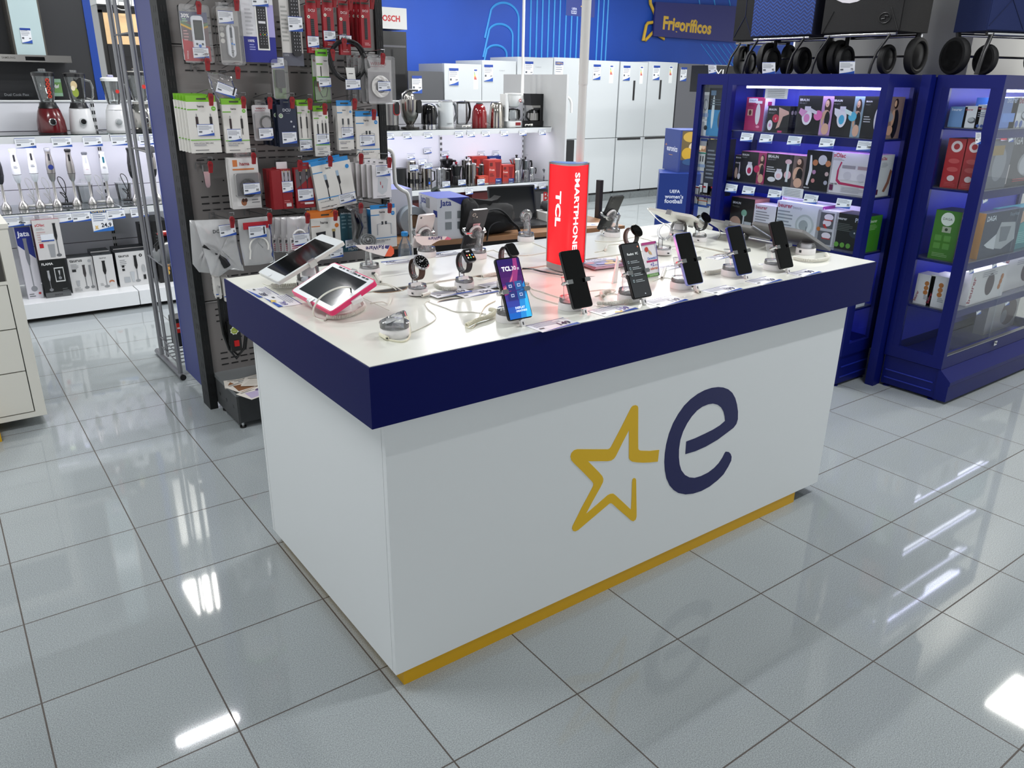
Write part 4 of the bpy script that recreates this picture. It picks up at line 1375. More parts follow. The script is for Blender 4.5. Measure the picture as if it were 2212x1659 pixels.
for xa in (.222, px1 + .002):
    m = MB()
    m.box((xa, YP - .015, 0), (xa + .038, YP + .10, 2.3), DK)
    ho = M('060607')
    for k in range(44):
        z = .06 + k * .05
        m.box((xa - .0008, YP + .02, z), (xa - .0001, YP + .028, z + .026), ho)
        m.box((xa - .0008, YP + .048, z), (xa - .0001, YP + .056, z + .026), ho)
        m.box((xa + .012, YP - .0158, z), (xa + .018, YP - .0151, z + .026), ho)
        m.box((xa + .024, YP - .0158, z), (xa + .030, YP - .0151, z + .026), ho)
    m.build('upright', pg)
m = MB()
m.box((.262, 1.965, .165), (px1, YP, .185), M('6a6d6e', .4))
m.box((.262, 1.965, .03), (.272, YP - .02, .165), M('3a3c3d', .5))
m.box((.272, 1.965, .03), (px1, 1.975, .165), M('26282a', .5))
for k in range(3):
    m.lathe([(.008, 0), (.008, .002)], M('1c1d1e'), 10, (0, 0, 0)) if False else m.box((.2612, 2.02 + k * .1, .09), (.2619, 2.035 + k * .1, .105), M('151617'))
for x, y in ((.285, 1.985), (.285, 2.24), (1.21, 1.985)):
    m.cyl((x, y, 0), .016, .006, M('0c0c0c'), 14)
    m.cyl((x, y, .005), .006, .03, CHROME(), 10)
m.build('base_shelf', pg)
m = MB()
m.box((.262, YP + .02, .02), (px1, YP + .03, 2.3), M('3a3a3c'))
m.build('rear_panel', pg)

# blue side board and wire rack in the aisle
m = MB()
m.box((.238, 2.405, .07), (.252, 2.735, 2.3), M('1e2c78', .45))
m.box((.236, 2.735, .07), (.254, 2.745, 2.3), M('5f6cb0', .4))
m.build('side_board', None, 'tall blue board closing the back of the pegboard gondola', 'panel')
rk = thing('wire_rack', 'grey tubular wire rack standing behind the blue board', 'rack', (0, 0, 0))
gt = M('85868a', .3, .6)
XK = .225
for y in (3.22, 2.83):
    m = MB()
    m.tube([(XK, y, .03), (XK, y, 2.3)], .0135, gt, 12)
    m.build('post', rk)
m = MB()
for y in (3.12, 3.15):
    m.tube([(XK + .01, y, .04), (XK + .01, y, 2.2)], .006, gt, 8)
for z in (.08, .14, .62, 1.2, 1.75):
    m.tube([(XK, 2.83, z), (XK, 3.22, z)], .004, gt, 6)
    for k in range(6):
        yy = 2.86 + k * .065
        m.tube([(XK, yy, z), (XK + .6, yy, z)], .003, gt, 6)
m.build('wire_shelves', rk)
m = MB()
m.tube([(XK, 3.34, .018), (XK, 2.79, .018)], .016, gt, 12)
m.cyl((0, 0, 0), .001, .001, gt, 6) if False else None
m.tube([(XK, 2.79, .018), (XK, 2.78, .018)], .0165, BLACKP(), 12)
m.build('foot_tube', rk)
m = MB()
m.tube([(XK + .62, 3.22, .0), (XK + .62, 3.22, 2.2)], .0135, gt, 10)
m.build('post', rk)
# things on the rack
ax = MB()
ax.T = Matrix.Translation((.33, 3.0, .145))
ax.rr(.16, .12, .02, 0, .16, M('1a1b1d', .4))
ax.frame((-.08, -.06, 0), (1, 0, 0), (0, 0, 1), .16, .16).grect(.06, .5, .32, .85, M('c02c24')).grect(.1, .64, .28, .7, M('e0d0d0'))
ax.T = Matrix.Translation((.33, 3.0, .145)) @ Euler((0, 0, 0)).to_matrix().to_4x4()
ax.build('storage_case', None, 'black case with red label on the lowest shelf of the wire rack', 'box')
hv = thing('hand_vacuum', 'grey and black hand vacuum with red button hanging on the wire rack', 'hand vacuum', (.31, 2.99, .66))
m = MB()
m.T = Euler((0, math.pi / 2, 0)).to_matrix().to_4x4()
m.lathe([(.02, -.1), (.05, -.08), (.062, -.02), (.062, .05), (.05, .08), (.02, .1)], M('8a8d90', .25), 22)
m.build('body', hv)
m = MB()
m.tube([(-.07, -.02, -.02), (-.08, -.02, .05), (-.03, -.02, .09), (.05, -.02, .09)], .017, M('161618', .3), 10)
m.build('handle', hv)
m = MB()
m.ball((-.03, -.03, .115), .028, M('c42420', .3), sx=1.6, sz=.5)
m.build('button', hv, label='red button')
m = MB()
m.tube([(-.03, -.05, -.05), (-.02, -.06, -.12), (.01, -.06, -.15)], .003, BLACKP(), 6)
m.box((.0, -.062, -.26), (.035, -.058, -.15), M('e0e0dc'))
m.build('hang_tag', hv, label='white swing tag')
cs = cartonpx('mixer_box', 'tall black box with fruit picture on the base shelf behind the rack', 'box', (327, 478), (380, 602), 1, 4.60, .3, '131314', z0=.1305,
         front=[('E', .45, .3, .16, .07, 'c0503a'), ('R', .6, .2, .72, .36, 'c88838'), ('E', .5, .16, .18, .05, 'd8b048'), ('L', .12, .8, .3, 8, .05, '3c3e40')])

# ------------------------------------------------ goods on hooks
RC = lambda: M('8c141c', .4)
HOOKS = []


def hook(x, z, y0, what, double=True):
    """wire peg hook from the board out to y0 with a red security clip"""
    t = thing('peg_hook', 'steel hook with red clip holding ' + what, 'hook', (x, YP, z), 0, 'peg hooks with red clips')
    L = y0 - YP - .035
    w = MB()
    w.tube([(0, -.005, .0), (0, L + .03, .012), (0, L, .03)], .0021, M('77787a', .3, .8), 6)
    if double:
        w.tube([(-.012, -.007, -.022), (-.012, -.01, -.0), (-.012, -.012, .006), (.012, -.012, .006), (.012, -.008, -.022)], .0021, M('77787a', .3, .8), 6)
        w.tube([(.0, -.005, .02), (0, L * .6, .035), (0, L, .042), (.018, L, .042), (.018, L + .004, .03)], .0018, M('a4a5a7', .25, .9), 6)
    w.build('wire', t)
    c = MB()
    c.T = Matrix.Translation((.004, L - .006, .0)) @ Euler((.15, 0, 0)).to_matrix().to_4x4() @ Matrix.Scale(.82, 4)
    c.prism([(-.010, -.028), (.008, -.028), (.010, -.005), (.013, .02), (.006, .032), (-.008, .032), (-.013, .02), (-.010, -.005)], RC(), -.008, .006, ax=1)
    c.box((-.006, -.0095, .008), (.004, -.0082, .02), M('70141a'))
    c.build('security_clip', t, label='red security clip')
    return t


def ptag(parent, m_or_none, cx, z, w, h, y, price, tilt=0):
    m = MB()
    m.T = Matrix.Translation((cx, y, z)) @ Euler((0, tilt, 0)).to_matrix().to_4x4()
    m.box((-w / 2, 0, 0), (w / 2, .0006, h), M('e4e8ee'))
    tagface(m, w, h, (-w / 2, 0, 0), (1, 0, 0), (0, 0, 1), price)
    return m.build('price_tag', parent, label='white and blue price tag')


def hang(name, label, TL, BR, y, d, col, front=(), tag_=None, behind=0, blabel=None, header=None, blister=None, extra=None,
         side=None, tab=True, gap=None, hk=None, tilt=0, dxb=.0, r=.0, cat='packaging', price='6'):
    """hanging packet seen between two photo pixels; its front face stands at y"""
    c, w, h = PX(TL, BR, 1, y)
    t = thing(name, label, cat, (c[0], y, c[2]), (0, tilt, 0), 'goods hanging on the pegboard')
    m = MB()
    if r:
        m.rr(w, h, r, 0, d, M(col, .4), ax=1, cy=h / 2)
    else:
        m.box((-w / 2, 0, 0), (w / 2, d, h), M(col, .4))
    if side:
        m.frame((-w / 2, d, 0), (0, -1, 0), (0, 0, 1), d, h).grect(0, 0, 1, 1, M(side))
    m.frame((-w / 2, 0, 0), (1, 0, 0), (0, 0, 1), w, h)
    gfx(m, front)
    m.build('card', t)
    if header:
        q = MB()
        col_, hh = header
        q.box((-w / 2, .001, h), (w / 2 * (.92 if header else 1), .004, h + hh), M(col_, .4))
        q.box((-.02, .0002, h + hh * .35), (.02, .001, h + hh * .6), M('3a3c34'))
        q.build('header_tab', t, label='coloured hanging tab')
        top = h + hh * .5
    else:
        q = MB()
        q.box((-min(.03, w * .3), .001, h), (min(.03, w * .3), .003, h + .022), M(col, .4) if not blister else BLI())
        q.box((-.012, .0004, h + .008), (.012, .001, h + .013), M('55585a'))
        if tab:
            q.build('header_tab', t)
        top = h + .012
    if blister:
        u0, v0, u1, v1, dd = blister
        q = MB()
        q.rr((u1 - u0) * w, (v1 - v0) * h, .012, -dd, -.0008, BLI(), ax=1, cx=(u0 + u1) / 2 * w - w / 2, cy=(v0 + v1) / 2 * h)
        q.build('blister', t, label='clear plastic blister')
    if extra:
        extra(t, w, h)
    if tag_:
        u0, v0, u1, v1 = tag_[:4]
        ptag(t, None, ((u0 + u1) / 2 - .5) * w, v0 * h, (u1 - u0) * w, (v1 - v0) * h, -.001 - (tag_[5] if len(tag_) > 5 else (blister[4] + .001 if blister else .001)), tag_[4] if len(tag_) > 4 else price)
    if behind:
        g = gap or d + .004
        for k in range(behind):
            dup(t, (c[0] + dxb * (k + 1), y + g * (k + 1), c[2] + .002 * (k + 1)), label=('second ', 'third ', 'fourth ', 'fifth ', 'sixth ')[k] + (blabel or name.replace('_', ' ') + ' behind the ' + ' '.join(label.split(',')[0].split()[:9])),
                group='packets behind the front ' + name.replace('_', ' '))
    if hk is not None:
        hx = c[0] + hk[0] if len(hk) > 0 else c[0]
        hook(hx, c[2] + top + (hk[1] if len(hk) > 1 else 0), y, hk[2])
    return t, w, h


GW_, TX = 'dad8d2', '6a6c70'
def plug(u, v, s=1., c='1a1a1c', tail=.3, tip='8a8a8c'):
    return [('R', u - .012 * s, v + .1 * s, u + .012 * s, v + .16 * s, tip), ('R', u - .035 * s, v - .06 * s, u + .035 * s, v + .11 * s, c), ('R', u - .012 * s, v - tail, u + .012 * s, v - .05 * s, c)]
def hama(title, accent, body, lines=2):
    return [('B', .34, .895, .22, '202024', 'hama'), ('R', .0, .84, .34, .862, accent), ('C', .87, .87, .075, accent), ('T', .84, .86, .07, 'f0f0f0', '5m')] + body + \
           [('R', 0, .25, 1, .268, accent), ('B', .08, .185, .66, '4a4a50', title), ('L', .1, .15, .5, 1, .05, '9a9aa0'), ('L', .12, .05, .55, 1, .03, '404044')]


# --- remote controls, top row
def remote1(t, w, h):
    m = MB()
    m.rr(w * .42, h * .78, .012, -.018, -.001, M('dfe2e8', .3), ax=1, cx=.08 * w, cy=.53 * h)
    gfx(m.frame((-w / 2 + .37 * w, -.018, .17 * h), (1, 0, 0), (0, 0, 1), w * .42, h * .72), [('R', .1, .36, .9, .92, '1e201e'), ('R', .17, .42, .83, .86, '2f342c'), ('C', .25, .25, .1, '3c4048'), ('C', .75, .25, .1, '3c4048'), ('C', .5, .2, .13, '2a6ac0'), ('C', .25, .1, .1, '3c4048'), ('C', .75, .1, .1, '3c4048')])
    m.build('remote_control', t, label='white remote control with grey display')


hang('remote_control_pack', 'red and blue Superior remote pack at the top left of the pegboard', (386.5, 23.6), (457.6, 133), 2.15, .004, '6a1218',
     [('R', 0, .8, 1, 1, '1c3c8c'), ('P', '4a9a3c', (0, .82), (.5, .7), (1, .8), (1, .74), (.5, .64), (0, .76)), ('P', 'd8a828', (0, .76), (.5, .64), (1, .74), (1, .7), (.5, .6), (0, .72)), ('P', 'b01c28', (0, 0), (1, 0), (1, .3), (0, .45)), ('B', .04, .88, .3, 'f0f0f4', '30%'), ('L', .06, .84, .2, 2, .04, 'a8d0a8'), ('B', .14, .04, .3, 'e0c8c8', 'SUPERIOR', 85), ('L', .06, .6, .18, 4, .06, 'c09090')],
     (.28, .06, .86, .28, '15', .02), blister=(-.06, -.04, 1.05, 1.14, .024), extra=remote1, hk=(.01, .0, 'the red and blue Superior remote pack'))


def remote2(t, w, h):
    m = MB()
    m.rr(w * .32, h * .62, .02, -.016, -.001, M('d8dade', .3), ax=1, cx=.06 * w, cy=.4 * h)
    gfx(m.frame((-w / 2 + .42 * w, -.016, .09 * h), (1, 0, 0), (0, 0, 1), w * .3, h * .62), [('R', .3, .6, .65, .9, '3a4048'), ('C', .5, .42, .15, '3a7ac0'), ('C', .8, .4, .12, '3a7ac0'), ('B', .3, .2, .45, '202024', 'hama'), ('L', .3, .15, .4, 1, .05, '404040')])
    m.build('remote_control', t, label='white hama air conditioner remote')


hang('remote_control_pack', 'white hama remote in a clear shell, second pack of the top row', (462.8, 15.8), (523.6, 136), 2.15, .004, 'd4d2cc',
     [('R', .1, .04, .95, .68, '807c78'), ('C', .22, .62, .1, 'c4c2bc'), ('C', .22, .51, .1, 'c4c2bc'), ('C', .22, .4, .1, 'c4c2bc')],
     (.12, .72, .78, .95, '9', .001), blister=(-.04, -.05, 1.06, 1.02, .03), extra=remote2, hk=(.03, .0, 'the white hama remote pack'), behind=1, gap=.04)
def keys(u, v, du, dv, nu, nv, r, c):
    return [('C', u + i * du, v - j * dv, r, c) for i in range(nu) for j in range(nv)]


hang('remote_control_pack', 'white and blue universal remote card, third of the top row', (514, -40), (599.5, 136), 2.14, .006, 'd6d6da',
     [('R', 0, 0, 1, .33, '1c2488'), ('R', .8, .33, 1, .74, 'aaa4d8'), ('B', .13, .26, .2, 'e8e8f4', '100%'), ('L', .16, .22, .18, 3, .03, '9aa0d8'), ('L', .1, .66, .22, 7, .05, 'b4b4b8'), ('R', .42, .16, .8, .74, 'e8e8e4'), ('R', .46, .18, .76, .72, '26262a'), ('R', .5, .5, .72, .53, 'd8d8dc')] + keys(.53, .67, .08, .035, 3, 4, .016, '9a9a9e') + keys(.53, .45, .08, .035, 3, 7, .016, '8a8a8e') + [('C', .51, .36, .018, 'd04040'), ('C', .58, .36, .018, '40a040'), ('C', .65, .36, .018, 'd8c030'), ('C', .72, .36, .018, '4060c8')],
     (.36, .715, .86, .88, '18'), behind=2, dxb=-.006, gap=.012, tab=False)
hang('remote_control_pack', 'tall white replacement remote card beside the red boxes', (598, -40), (657.4, 143), 2.16, .006, 'd2d0cc',
     [('R', 0, 0, 1, .16, '5a5c68'), ('B', .3, .88, .5, '404044', 'Replacement'), ('T', .3, .84, .35, '404044', 'for Sony TVs'), ('L', .05, .7, .3, 9, .05, 'a8a8a4'), ('B', .05, .12, .25, '9a9ca4', '100%')],
     (.3, .42, .98, .6, '18', .018), extra=lambda t, w, h: gfx((lambda m: (m.rr(w * .42, h * .72, .014, -.014, -.001, M('1a1a1e', .3), ax=1, cx=.16 * w, cy=.48 * h), m.frame((-.05 * w, -.014, .12 * h), (1, 0, 0), (0, 0, 1), w * .42, h * .72), m)[-1])(MB()), keys(.22, .92, .28, .06, 3, 5, .07, '8a8a8e') + keys(.22, .4, .28, .06, 3, 6, .07, '8a8a8e')).build('remote_control', t, label='black remote control'),
     tab=False)
for i, (TL, BR, lab, tg, bh) in enumerate((((660, 10.5), (690.7, 115), 'first red DCU remote box from the left', (-.05, .12, .98, .36, '7'), 0), ((696, 9.5), (724.5, 103.4), 'second red DCU remote box from the left', (-.05, .16, 1.05, .4, '7'), 0),
                                          ((730.4, 15.8), (758.6, 119), 'third red DCU remote box, with round keypad', (-.05, .24, 1.1, .42, '7'), 0), ((778.3, 13.7), (802, 103.4), 'red DCU remote box at the front of the right-hand stack', None, 3))):
    hang('remote_box', lab, TL, BR, 2.14, .022, '9a1a26',
         [('B', .2, .87, .6, 'e0d0d0', 'DCU'), ('T', .4, .84, .3, 'c08080', 'tecnologic'), ('C', .2, .76, .13, 'e0e0d0'), ('C', .2, .76, .05, '202020'), ('R', .34, .2, .66, .72, '141418')] + keys(.41, .68, .09, .04, 3, 11 if i != 2 else 4, .025, '50545a') + ([('C', .5, .36, .12, '6a9090')] if i == 2 else []) + [('L', .2, .1, .6, 2, .04, 'd0a0a0')],
         tg, header=('8a1822', .03), behind=bh, dxb=-.008, gap=.03, blabel='red DCU remote box behind the front one of the right-hand stack' if bh else None, hk=(.012, -.004, 'the ' + lab))

# --- second row
def bagitem(t, w, h):
    m = MB()
    m.T = Euler((0, .25, 0)).to_matrix().to_4x4()
    m.prism([(-.03, .01), (.045, .0), (.05, .05), (-.02, .06)], M('9ab0c4', .5), -.02, -.005, ax=1)
    m.build('adapter', t)


def bag(name, label, pts, y, mat, extra=None, hk=None, cat='packaging', tagr=None, price='1', group='goods hanging on the pegboard'):
    """crumpled polybag: outline in photo pixels on the plane y, puffed and dented"""
    P = [S(u, v, 1, y) for u, v in pts]
    cx = sum(p.x for p in P) / len(P)
    cz = min(p.z for p in P)
    t = thing(name, label, cat, (cx, y, cz), 0, group)
    n = len(P)
    rings = []
    random.seed(len(label))
    mx, mz = sum(p.x for p in P) / n - cx, sum(p.z for p in P) / n - cz
    m = MB()
    sub = []
    for i in range(n):
        a, b = P[i], P[(i + 1) % n]
        for k in range(4):
            q = a.lerp(b, k / 4)
            sub.append((q.x - cx, q.z - cz))
    N = len(sub)
    for s in (-1, 1):
        vs, fs = [], []
        for f_, dep in ((1, .001), (.86, .007), (.6, .011), (.3, .013)):
            for (x, z) in sub:
                j = random.uniform(-.003, .003) if f_ < 1 else 0
                vs.append((mx + (x - mx) * f_, s * (dep + j) - .0, mz + (z - mz) * f_))
        vs.append((mx, s * .012, mz))
        for r_ in range(3):
            for i in range(N):
                k = (i + 1) % N
                fs.append((r_ * N + i, r_ * N + k, (r_ + 1) * N + k, (r_ + 1) * N + i))
        fs += [(3 * N + i, 3 * N + (i + 1) % N, 4 * N) for i in range(N)]
        m.add(vs, fs, mat, True)
    m.build('bag', t)
    if extra:
        extra(t, cx, cz)
    if tagr:
        a, b = S(*tagr[0], 1, y - .02), S(*tagr[1], 1, y - .02)
        ptag(t, None, (a.x + b.x) / 2 - cx, b.z - cz, b.x - a.x, a.z - b.z, -.022, price, tagr[2] if len(tagr) > 2 else 0)
    if hk:
        q = S(*hk[0], 1, y)
        hook(q.x, q.z, y, hk[1])
    return t


bag('adapter_bag', 'small crumpled clear bag with a tilted price tag, between remotes and optical cables', ((447, 156), (470, 158), (500, 166), (516, 212), (478, 228), (456, 190)), 2.14, BLI(), lambda t, a, b: None,
    ((505, 158), 'the small crumpled clear bag'), tagr=((462, 182), (507, 206), .35), price='1')
hook(S(440, 140, 1, 2.14).x, S(440, 140, 1, 2.14).z, 2.14, 'nothing, above the optical cables')
hang('charger_pack', 'narrow charger pack with green base below the blue remote card', (583, 150), (620, 213), 2.16, .004, '6a9a3c',
     [('R', .0, .0, .2, 1, 'c8cac8'), ('K', 'e0e0e0', .01, (.6, .3), (.65, .2))], blister=(-.05, -.03, 1.05, 1.35, .03),
     extra=lambda t, w, h: (lambda m: (m.rr(w * .55, h * .62, .006, -.024, -.001, M('101012', .3), ax=1, cx=.08 * w, cy=.68 * h), m.tube([(.08 * w, -.012, .36 * h), (.08 * w, -.012, .2 * h)], .004, M('101012'), 6), m.build('charger', t, label='black plug-in charger')))(MB()),
     tag_=(.0, 1.05, .92, 1.42, '10', .01))
hang('audio_cable_pack', 'green blister with red, white and black plugs below the first red box', (672, 118), (715, 222), 2.17, .004, '5c9a2c',
     [('R', 0, .55, 1, 1, 'd4d4d0'), ('B', .08, .86, .4, '901820', 'hama'), ('K', 'a02020', .03, (.25, .42), (.32, .3), (.36, .24)), ('K', 'd8d4c8', .03, (.36, .45), (.42, .32), (.44, .26)), ('K', '151515', .02, (.36, .24), (.5, .12), (.75, .14), (.85, .3), (.7, .4)), ('K', '151515', .04, (.55, .3), (.7, .36))],
     blister=(.02, .02, .98, .5, .015), tag_=None, tab=False)
hang('audio_cable_pack', 'small white and green hama packet in front of the green blister', (682, 121), (712, 176), 2.13, .01, 'd6d4d0',
     [('B', .6, .8, .3, '303034', 'hama'), ('R', 0, .66, .5, .72, '6ab030'), ('R', .3, .2, .38, .6, '1c1c1e'), ('R', 0, .16, 1, .2, '6ab030')], (.1, -.22, 1.1, .16, '2'), header=('6ab82c', .03), hk=(.03, -.01, 'the small white and green packet'))
# black cable coil
q = S(750.5, 131, 1, 2.10)
cc = thing('cable_coil', 'thick black cable coil hanging in the middle of the pegboard', 'cable', (q.x, 2.10, q.z), 0, None)
m = MB()
r0 = (S(790, 131, 1, 2.1).x - q.x)
for k in range(7):
    rr_ = r0 * (.98 - .038 * (k % 4))
    yy = -.012 + .008 * (k // 2)
    m.tube([(rr_ * math.cos(t / 30 * 6.283) + .002 * (k % 3), yy + .003 * math.sin(t + k), rr_ * .97 * math.sin(t / 30 * 6.283) + .002 * (k % 2)) for t in range(30)], .0052, M('101012', .4), 7, True)
m.tube([(r0 * .75, -.02, r0 * .35), (r0 * .95, -.024, .0), (r0 * 1.05, -.024, -.03)], .006, M('101012', .4), 8)
m.build('coil', cc)
m = MB()
m.prism([(-.022, -.03), (.022, -.03), (.026, -.085), (-.016, -.085)], M('dcdcd8', .5), -.024, -.022, ax=1)
m.frame((-.022, -.024, -.085), (1, 0, 0), (0, 0, 1), .044, .055).grect(.3, .5, .8, .56, M('404044'))
m.build('paper_band', cc, label='white paper band')
ptag(cc, None, .008, -.125, .075, .044, -.03, '9')
hook(q.x - .035, q.z + r0 * .72, 2.10, 'the thick black cable coil')
def coil(t, w, h, cx, cz, r, mat, n=5, y=-.012, cr=.003, nm='cable'):
    m = MB()
    for k in range(n):
        rr_ = r * (1 - .06 * k)
        m.tube([(cx + rr_ * math.cos(a / 24 * 6.283), y + .002 * math.sin(a * 2 + k), cz + rr_ * 1.05 * math.sin(a / 24 * 6.283)) for a in range(24)], cr, mat, 6, True)
    m.build(nm, t)


hang('antenna_cable_pack', 'large clear blister with coiled white antenna cable, right edge of the pegboard', (788, 128), (848, 222), 2.08, .004, 'd2d0d2',
     [('B', .2, .87, .6, 'a01c2c', 'WIRBOO'), ('L', .1, .83, .8, 1, .05, 'b08088'), ('R', .08, .03, .92, .72, 'c4c2c6')],
     (.34, .28, .82, .5, '12', .03), blister=(-.02, -.03, 1.04, 1.08, .028), extra=lambda t, w, h: coil(t, w, h, .02 * w, .38 * h, w * .32, M('e4e2de', .4), 6, cr=.0035),
     behind=3, dxb=-.018, gap=.035, blabel='clear antenna cable blister behind the large one at the right edge', hk=(.0, -.01, 'the large white antenna cable blister'))

# --- third row
OPT = hama('AUDIO OPTICAL FIBRE CABLE', '6ab02c', plug(.28, .58, 1.2, '2a1a1e', .2) + plug(.74, .58, 1.2, '1a1a1c', .2))
hang('optical_cable_pack', 'white and green optical cable packet, front of the leftmost stack', (401.6, 220), (480, 329), 2.12, .012, GW_, OPT, (.26, .34, .8, .57, '6'), header=('78b828', .025), behind=4, dxb=-.008, gap=.016,
     blabel='optical cable packet behind the front one of the leftmost stack', hk=(.025, -.004, 'the leftmost stack of optical cables'))
hang('optical_cable_pack', 'white and green optical cable packet right of the leftmost stack', (478.6, 226), (542, 329), 2.12, .012, GW_, OPT, (.1, .24, .66, .5, '6'), header=('78b828', .025), behind=1, gap=.016, blabel='optical cable packet behind the one right of the leftmost stack', hk=(.025, -.004, 'the second stack of optical cables'))
hang('cable_pack', 'WIRBOO blister with black looped cable in the third row', (543, 227), (589, 303), 2.14, .004, 'c8c6c8', [('B', .2, .88, .56, '8a1c2c', 'WIRBOO'), ('L', .15, .83, .7, 1, .05, '9a7078')], (.22, .06, 1.0, .36, '3', .014),
     r=.008, blister=(.08, .04, .95, .8, .012), extra=lambda t, w, h: coil(t, w, h, .02, .5 * h, w * .34, M('161618', .4), 2, -.006, .003), hk=(.025, -.004, 'the WIRBOO blister'))
hang('cable_box', 'navy DCU box, front of its stack in the third row', (597, 226), (645.4, 316.5), 2.12, .02, '14223c',
     [('B', .3, .84, .4, 'c8ccd4', 'DCU'), ('T', .45, .79, .2, '8a90a0', 'tecnologic'), ('C', .18, .74, .11, 'dce0d4'), ('C', .18, .74, .07, '4a8a40'), ('C', .18, .74, .03, 'f0f0f0'), ('C', .7, .6, .05, 'b8bcc4'), ('C', .82, .48, .05, 'b8bcc4')], (.16, .08, .92, .36, '6'),
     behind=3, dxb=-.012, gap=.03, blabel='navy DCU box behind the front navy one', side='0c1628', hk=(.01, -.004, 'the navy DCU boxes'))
JK = hama('3.5 MM AUDIO CABLE', '6ab02c', plug(.22, .6, 1.5, '1a1a1c', .3) + plug(.68, .6, 1.5, '1a1a1c', .3))
hang('audio_cable_pack', 'narrow white hama jack cable packet in the third row', (641, 229), (676, 326), 2.13, .012, GW_, JK, (.0, .02, .96, .26, '4'), header=('78b828', .025), behind=1, gap=.016, blabel='jack cable packet behind the narrow one', hk=(.012, -.004, 'the narrow jack cable packet'))
hang('audio_cable_pack', 'white hama RCA cable packet with three plugs, third row', (676.5, 241), (714.3, 336.5), 2.10, .012, GW_, hama('3.5 MM AUDIO/RCA CABLE', '6ab02c', plug(.24, .58, 1.3, '1a1a1c', .2) + plug(.56, .6, 1.3, '1a1a1c', .2) + plug(.78, .6, 1.3, '1a1a1c', .2)), (.1, .27, .96, .5, '3'),
     header=('78b828', .025), hk=(.0, -.002, 'the RCA cable packet'))
ANT = lambda ti: hama(ti, '2a86c8', [('K', '9aa0a8', .012, (.34, .45), (.34, .6)), ('R', .29, .58, .4, .72, '404448'), ('K', '9aa0a8', .012, (.7, .45), (.7, .6)), ('R', .65, .58, .76, .72, '404448')])
hang('antenna_cable_pack', 'white and blue antenna cable box, third row', (727, 229), (765.6, 323.8), 2.10, .05, GW_, ANT('ANTENNA CABLE 90 dB'), (.22, .28, .98, .52, '4'), header=('2a86c8', .025), side='c4c2be', hk=(.03, -.004, 'the white and blue antenna cable box'))
A90 = hama('ANTENNA CABLE, 90 dB, 90°', '2a86c8', [('K', 'a0a6ae', .01, (.24, .34), (.24, .62), (.42, .64)), ('R', .4, .6, .48, .68, '33363a'), ('K', 'a0a6ae', .01, (.78, .34), (.78, .62), (.6, .64)), ('R', .54, .6, .62, .68, '33363a')])
hang('antenna_cable_pack', 'white and blue angled antenna cable packet at the right end of the third row', (768, 252), (821.5, 346), 2.10, .015, GW_, A90, (.12, .34, .78, .58, '7'), header=('2a86c8', .025), hk=(.012, -.004, 'the angled antenna cable packet'))

# --- fourth row
q = S(447, 385, 1, 2.16)
m = MB()
m.prism([(-.014, .03), (.014, .03), (.01, -.03), (.004, -.04), (-.006, -.04), (-.01, -.03)], M('a8a8ac', .2, .9), -.006, .004, ax=1)
m.tube([(-.012, 0, .03), (-.012, 0, .055), (.0, .0, .055)], .002, M('8a8a8c', .3, .8), 6)
m.build('label_clip', None, 'bright metal label clip hanging alone on the left of the fourth row', 'clip', loc=q)
hook(q.x + .005, q.z + .05, 2.16, 'the lone metal label clip')
hang('hdmi_cable_pack', 'white and orange hama blister with black HDMI cable', (493.3, 343), (566, 448), 2.10, .02, 'd6d4d2',
     [('R', .12, .84, .28, .97, 'c8743c'), ('B', .36, .86, .34, '9a1c28', 'hama'), ('R', .1, .77, .85, .8, 'c8743c'), ('R', .12, .26, .98, .7, '6c6c6e'), ('R', .14, .05, .98, .24, 'e0dedc'), ('E', .38, .13, .1, .07, 'a06848'), ('E', .36, .17, .05, .04, '4a2a20'), ('E', .46, .17, .05, .04, '4a2a20'), ('L', .66, .16, .28, 2, .05, '8a8a8c')],
     (.34, .3, .92, .52, '35', .028), blister=(.12, .24, 1.0, .72, .026), extra=lambda t, w, h: coil(t, w, h, .06 * w, .42 * h, w * .28, M('141416', .4), 4, -.014, .0045), behind=1, gap=.03, hk=(.03, -.012, 'the black HDMI cable blister'))
def hd(u, v):
    return [('P', '26262a', (u - .05, v + .3), (u + .05, v + .3), (u + .05, v + .1), (u + .02, v), (u + .02, v - .12), (u - .02, v - .12), (u - .02, v), (u - .05, v + .1)), ('R', u - .035, v + .3, u + .035, v + .36, 'b09a60'), ('E', u, v + .16, .025, .05, '90949a')]
hang('hdmi_cable_box', 'deep dark red box with two HDMI plugs, left of the pair', (606, 366), (634.4, 450), 2.06, .11, '8a161e', [('R', .06, .55, .94, .96, 'a8a4ac')] + hd(.3, .62) + hd(.7, .62) + [('L', .1, .2, .7, 2, .05, 'c07070'), ('R', .3, .06, .8, .14, 'e0d8d8')], (.0, .42, 1.1, .7, '9'), side='8a161e',
     tab=False, extra=lambda t, w, h: (lambda m: (m.box((-w / 2 - .045, .002, .0), (-w / 2, .11, h * .98), M('8a161e', .4)), m.box((-.03, .03, h), (.02, .032, h + .03), M('d8d6d8')), m.build('wide_side', t)))(MB()))
hang('hdmi_cable_box', 'flat dark red box with two HDMI plugs, right of the pair', (634.6, 363), (682, 447), 2.06, .025, '8a161e', [('P', '5a5256', (.06, .96), (.9, .96), (.9, .8), (.1, .5), (.06, .5))] + hd(.3, .6) + hd(.64, .6) + [('L', .2, .12, .6, 1, .05, 'c07070'), ('R', .42, .09, .9, .14, 'e0d8d8')], (.1, .18, .92, .48, '9'), hk=(-.035, .0, 'the pair of dark red HDMI boxes'))
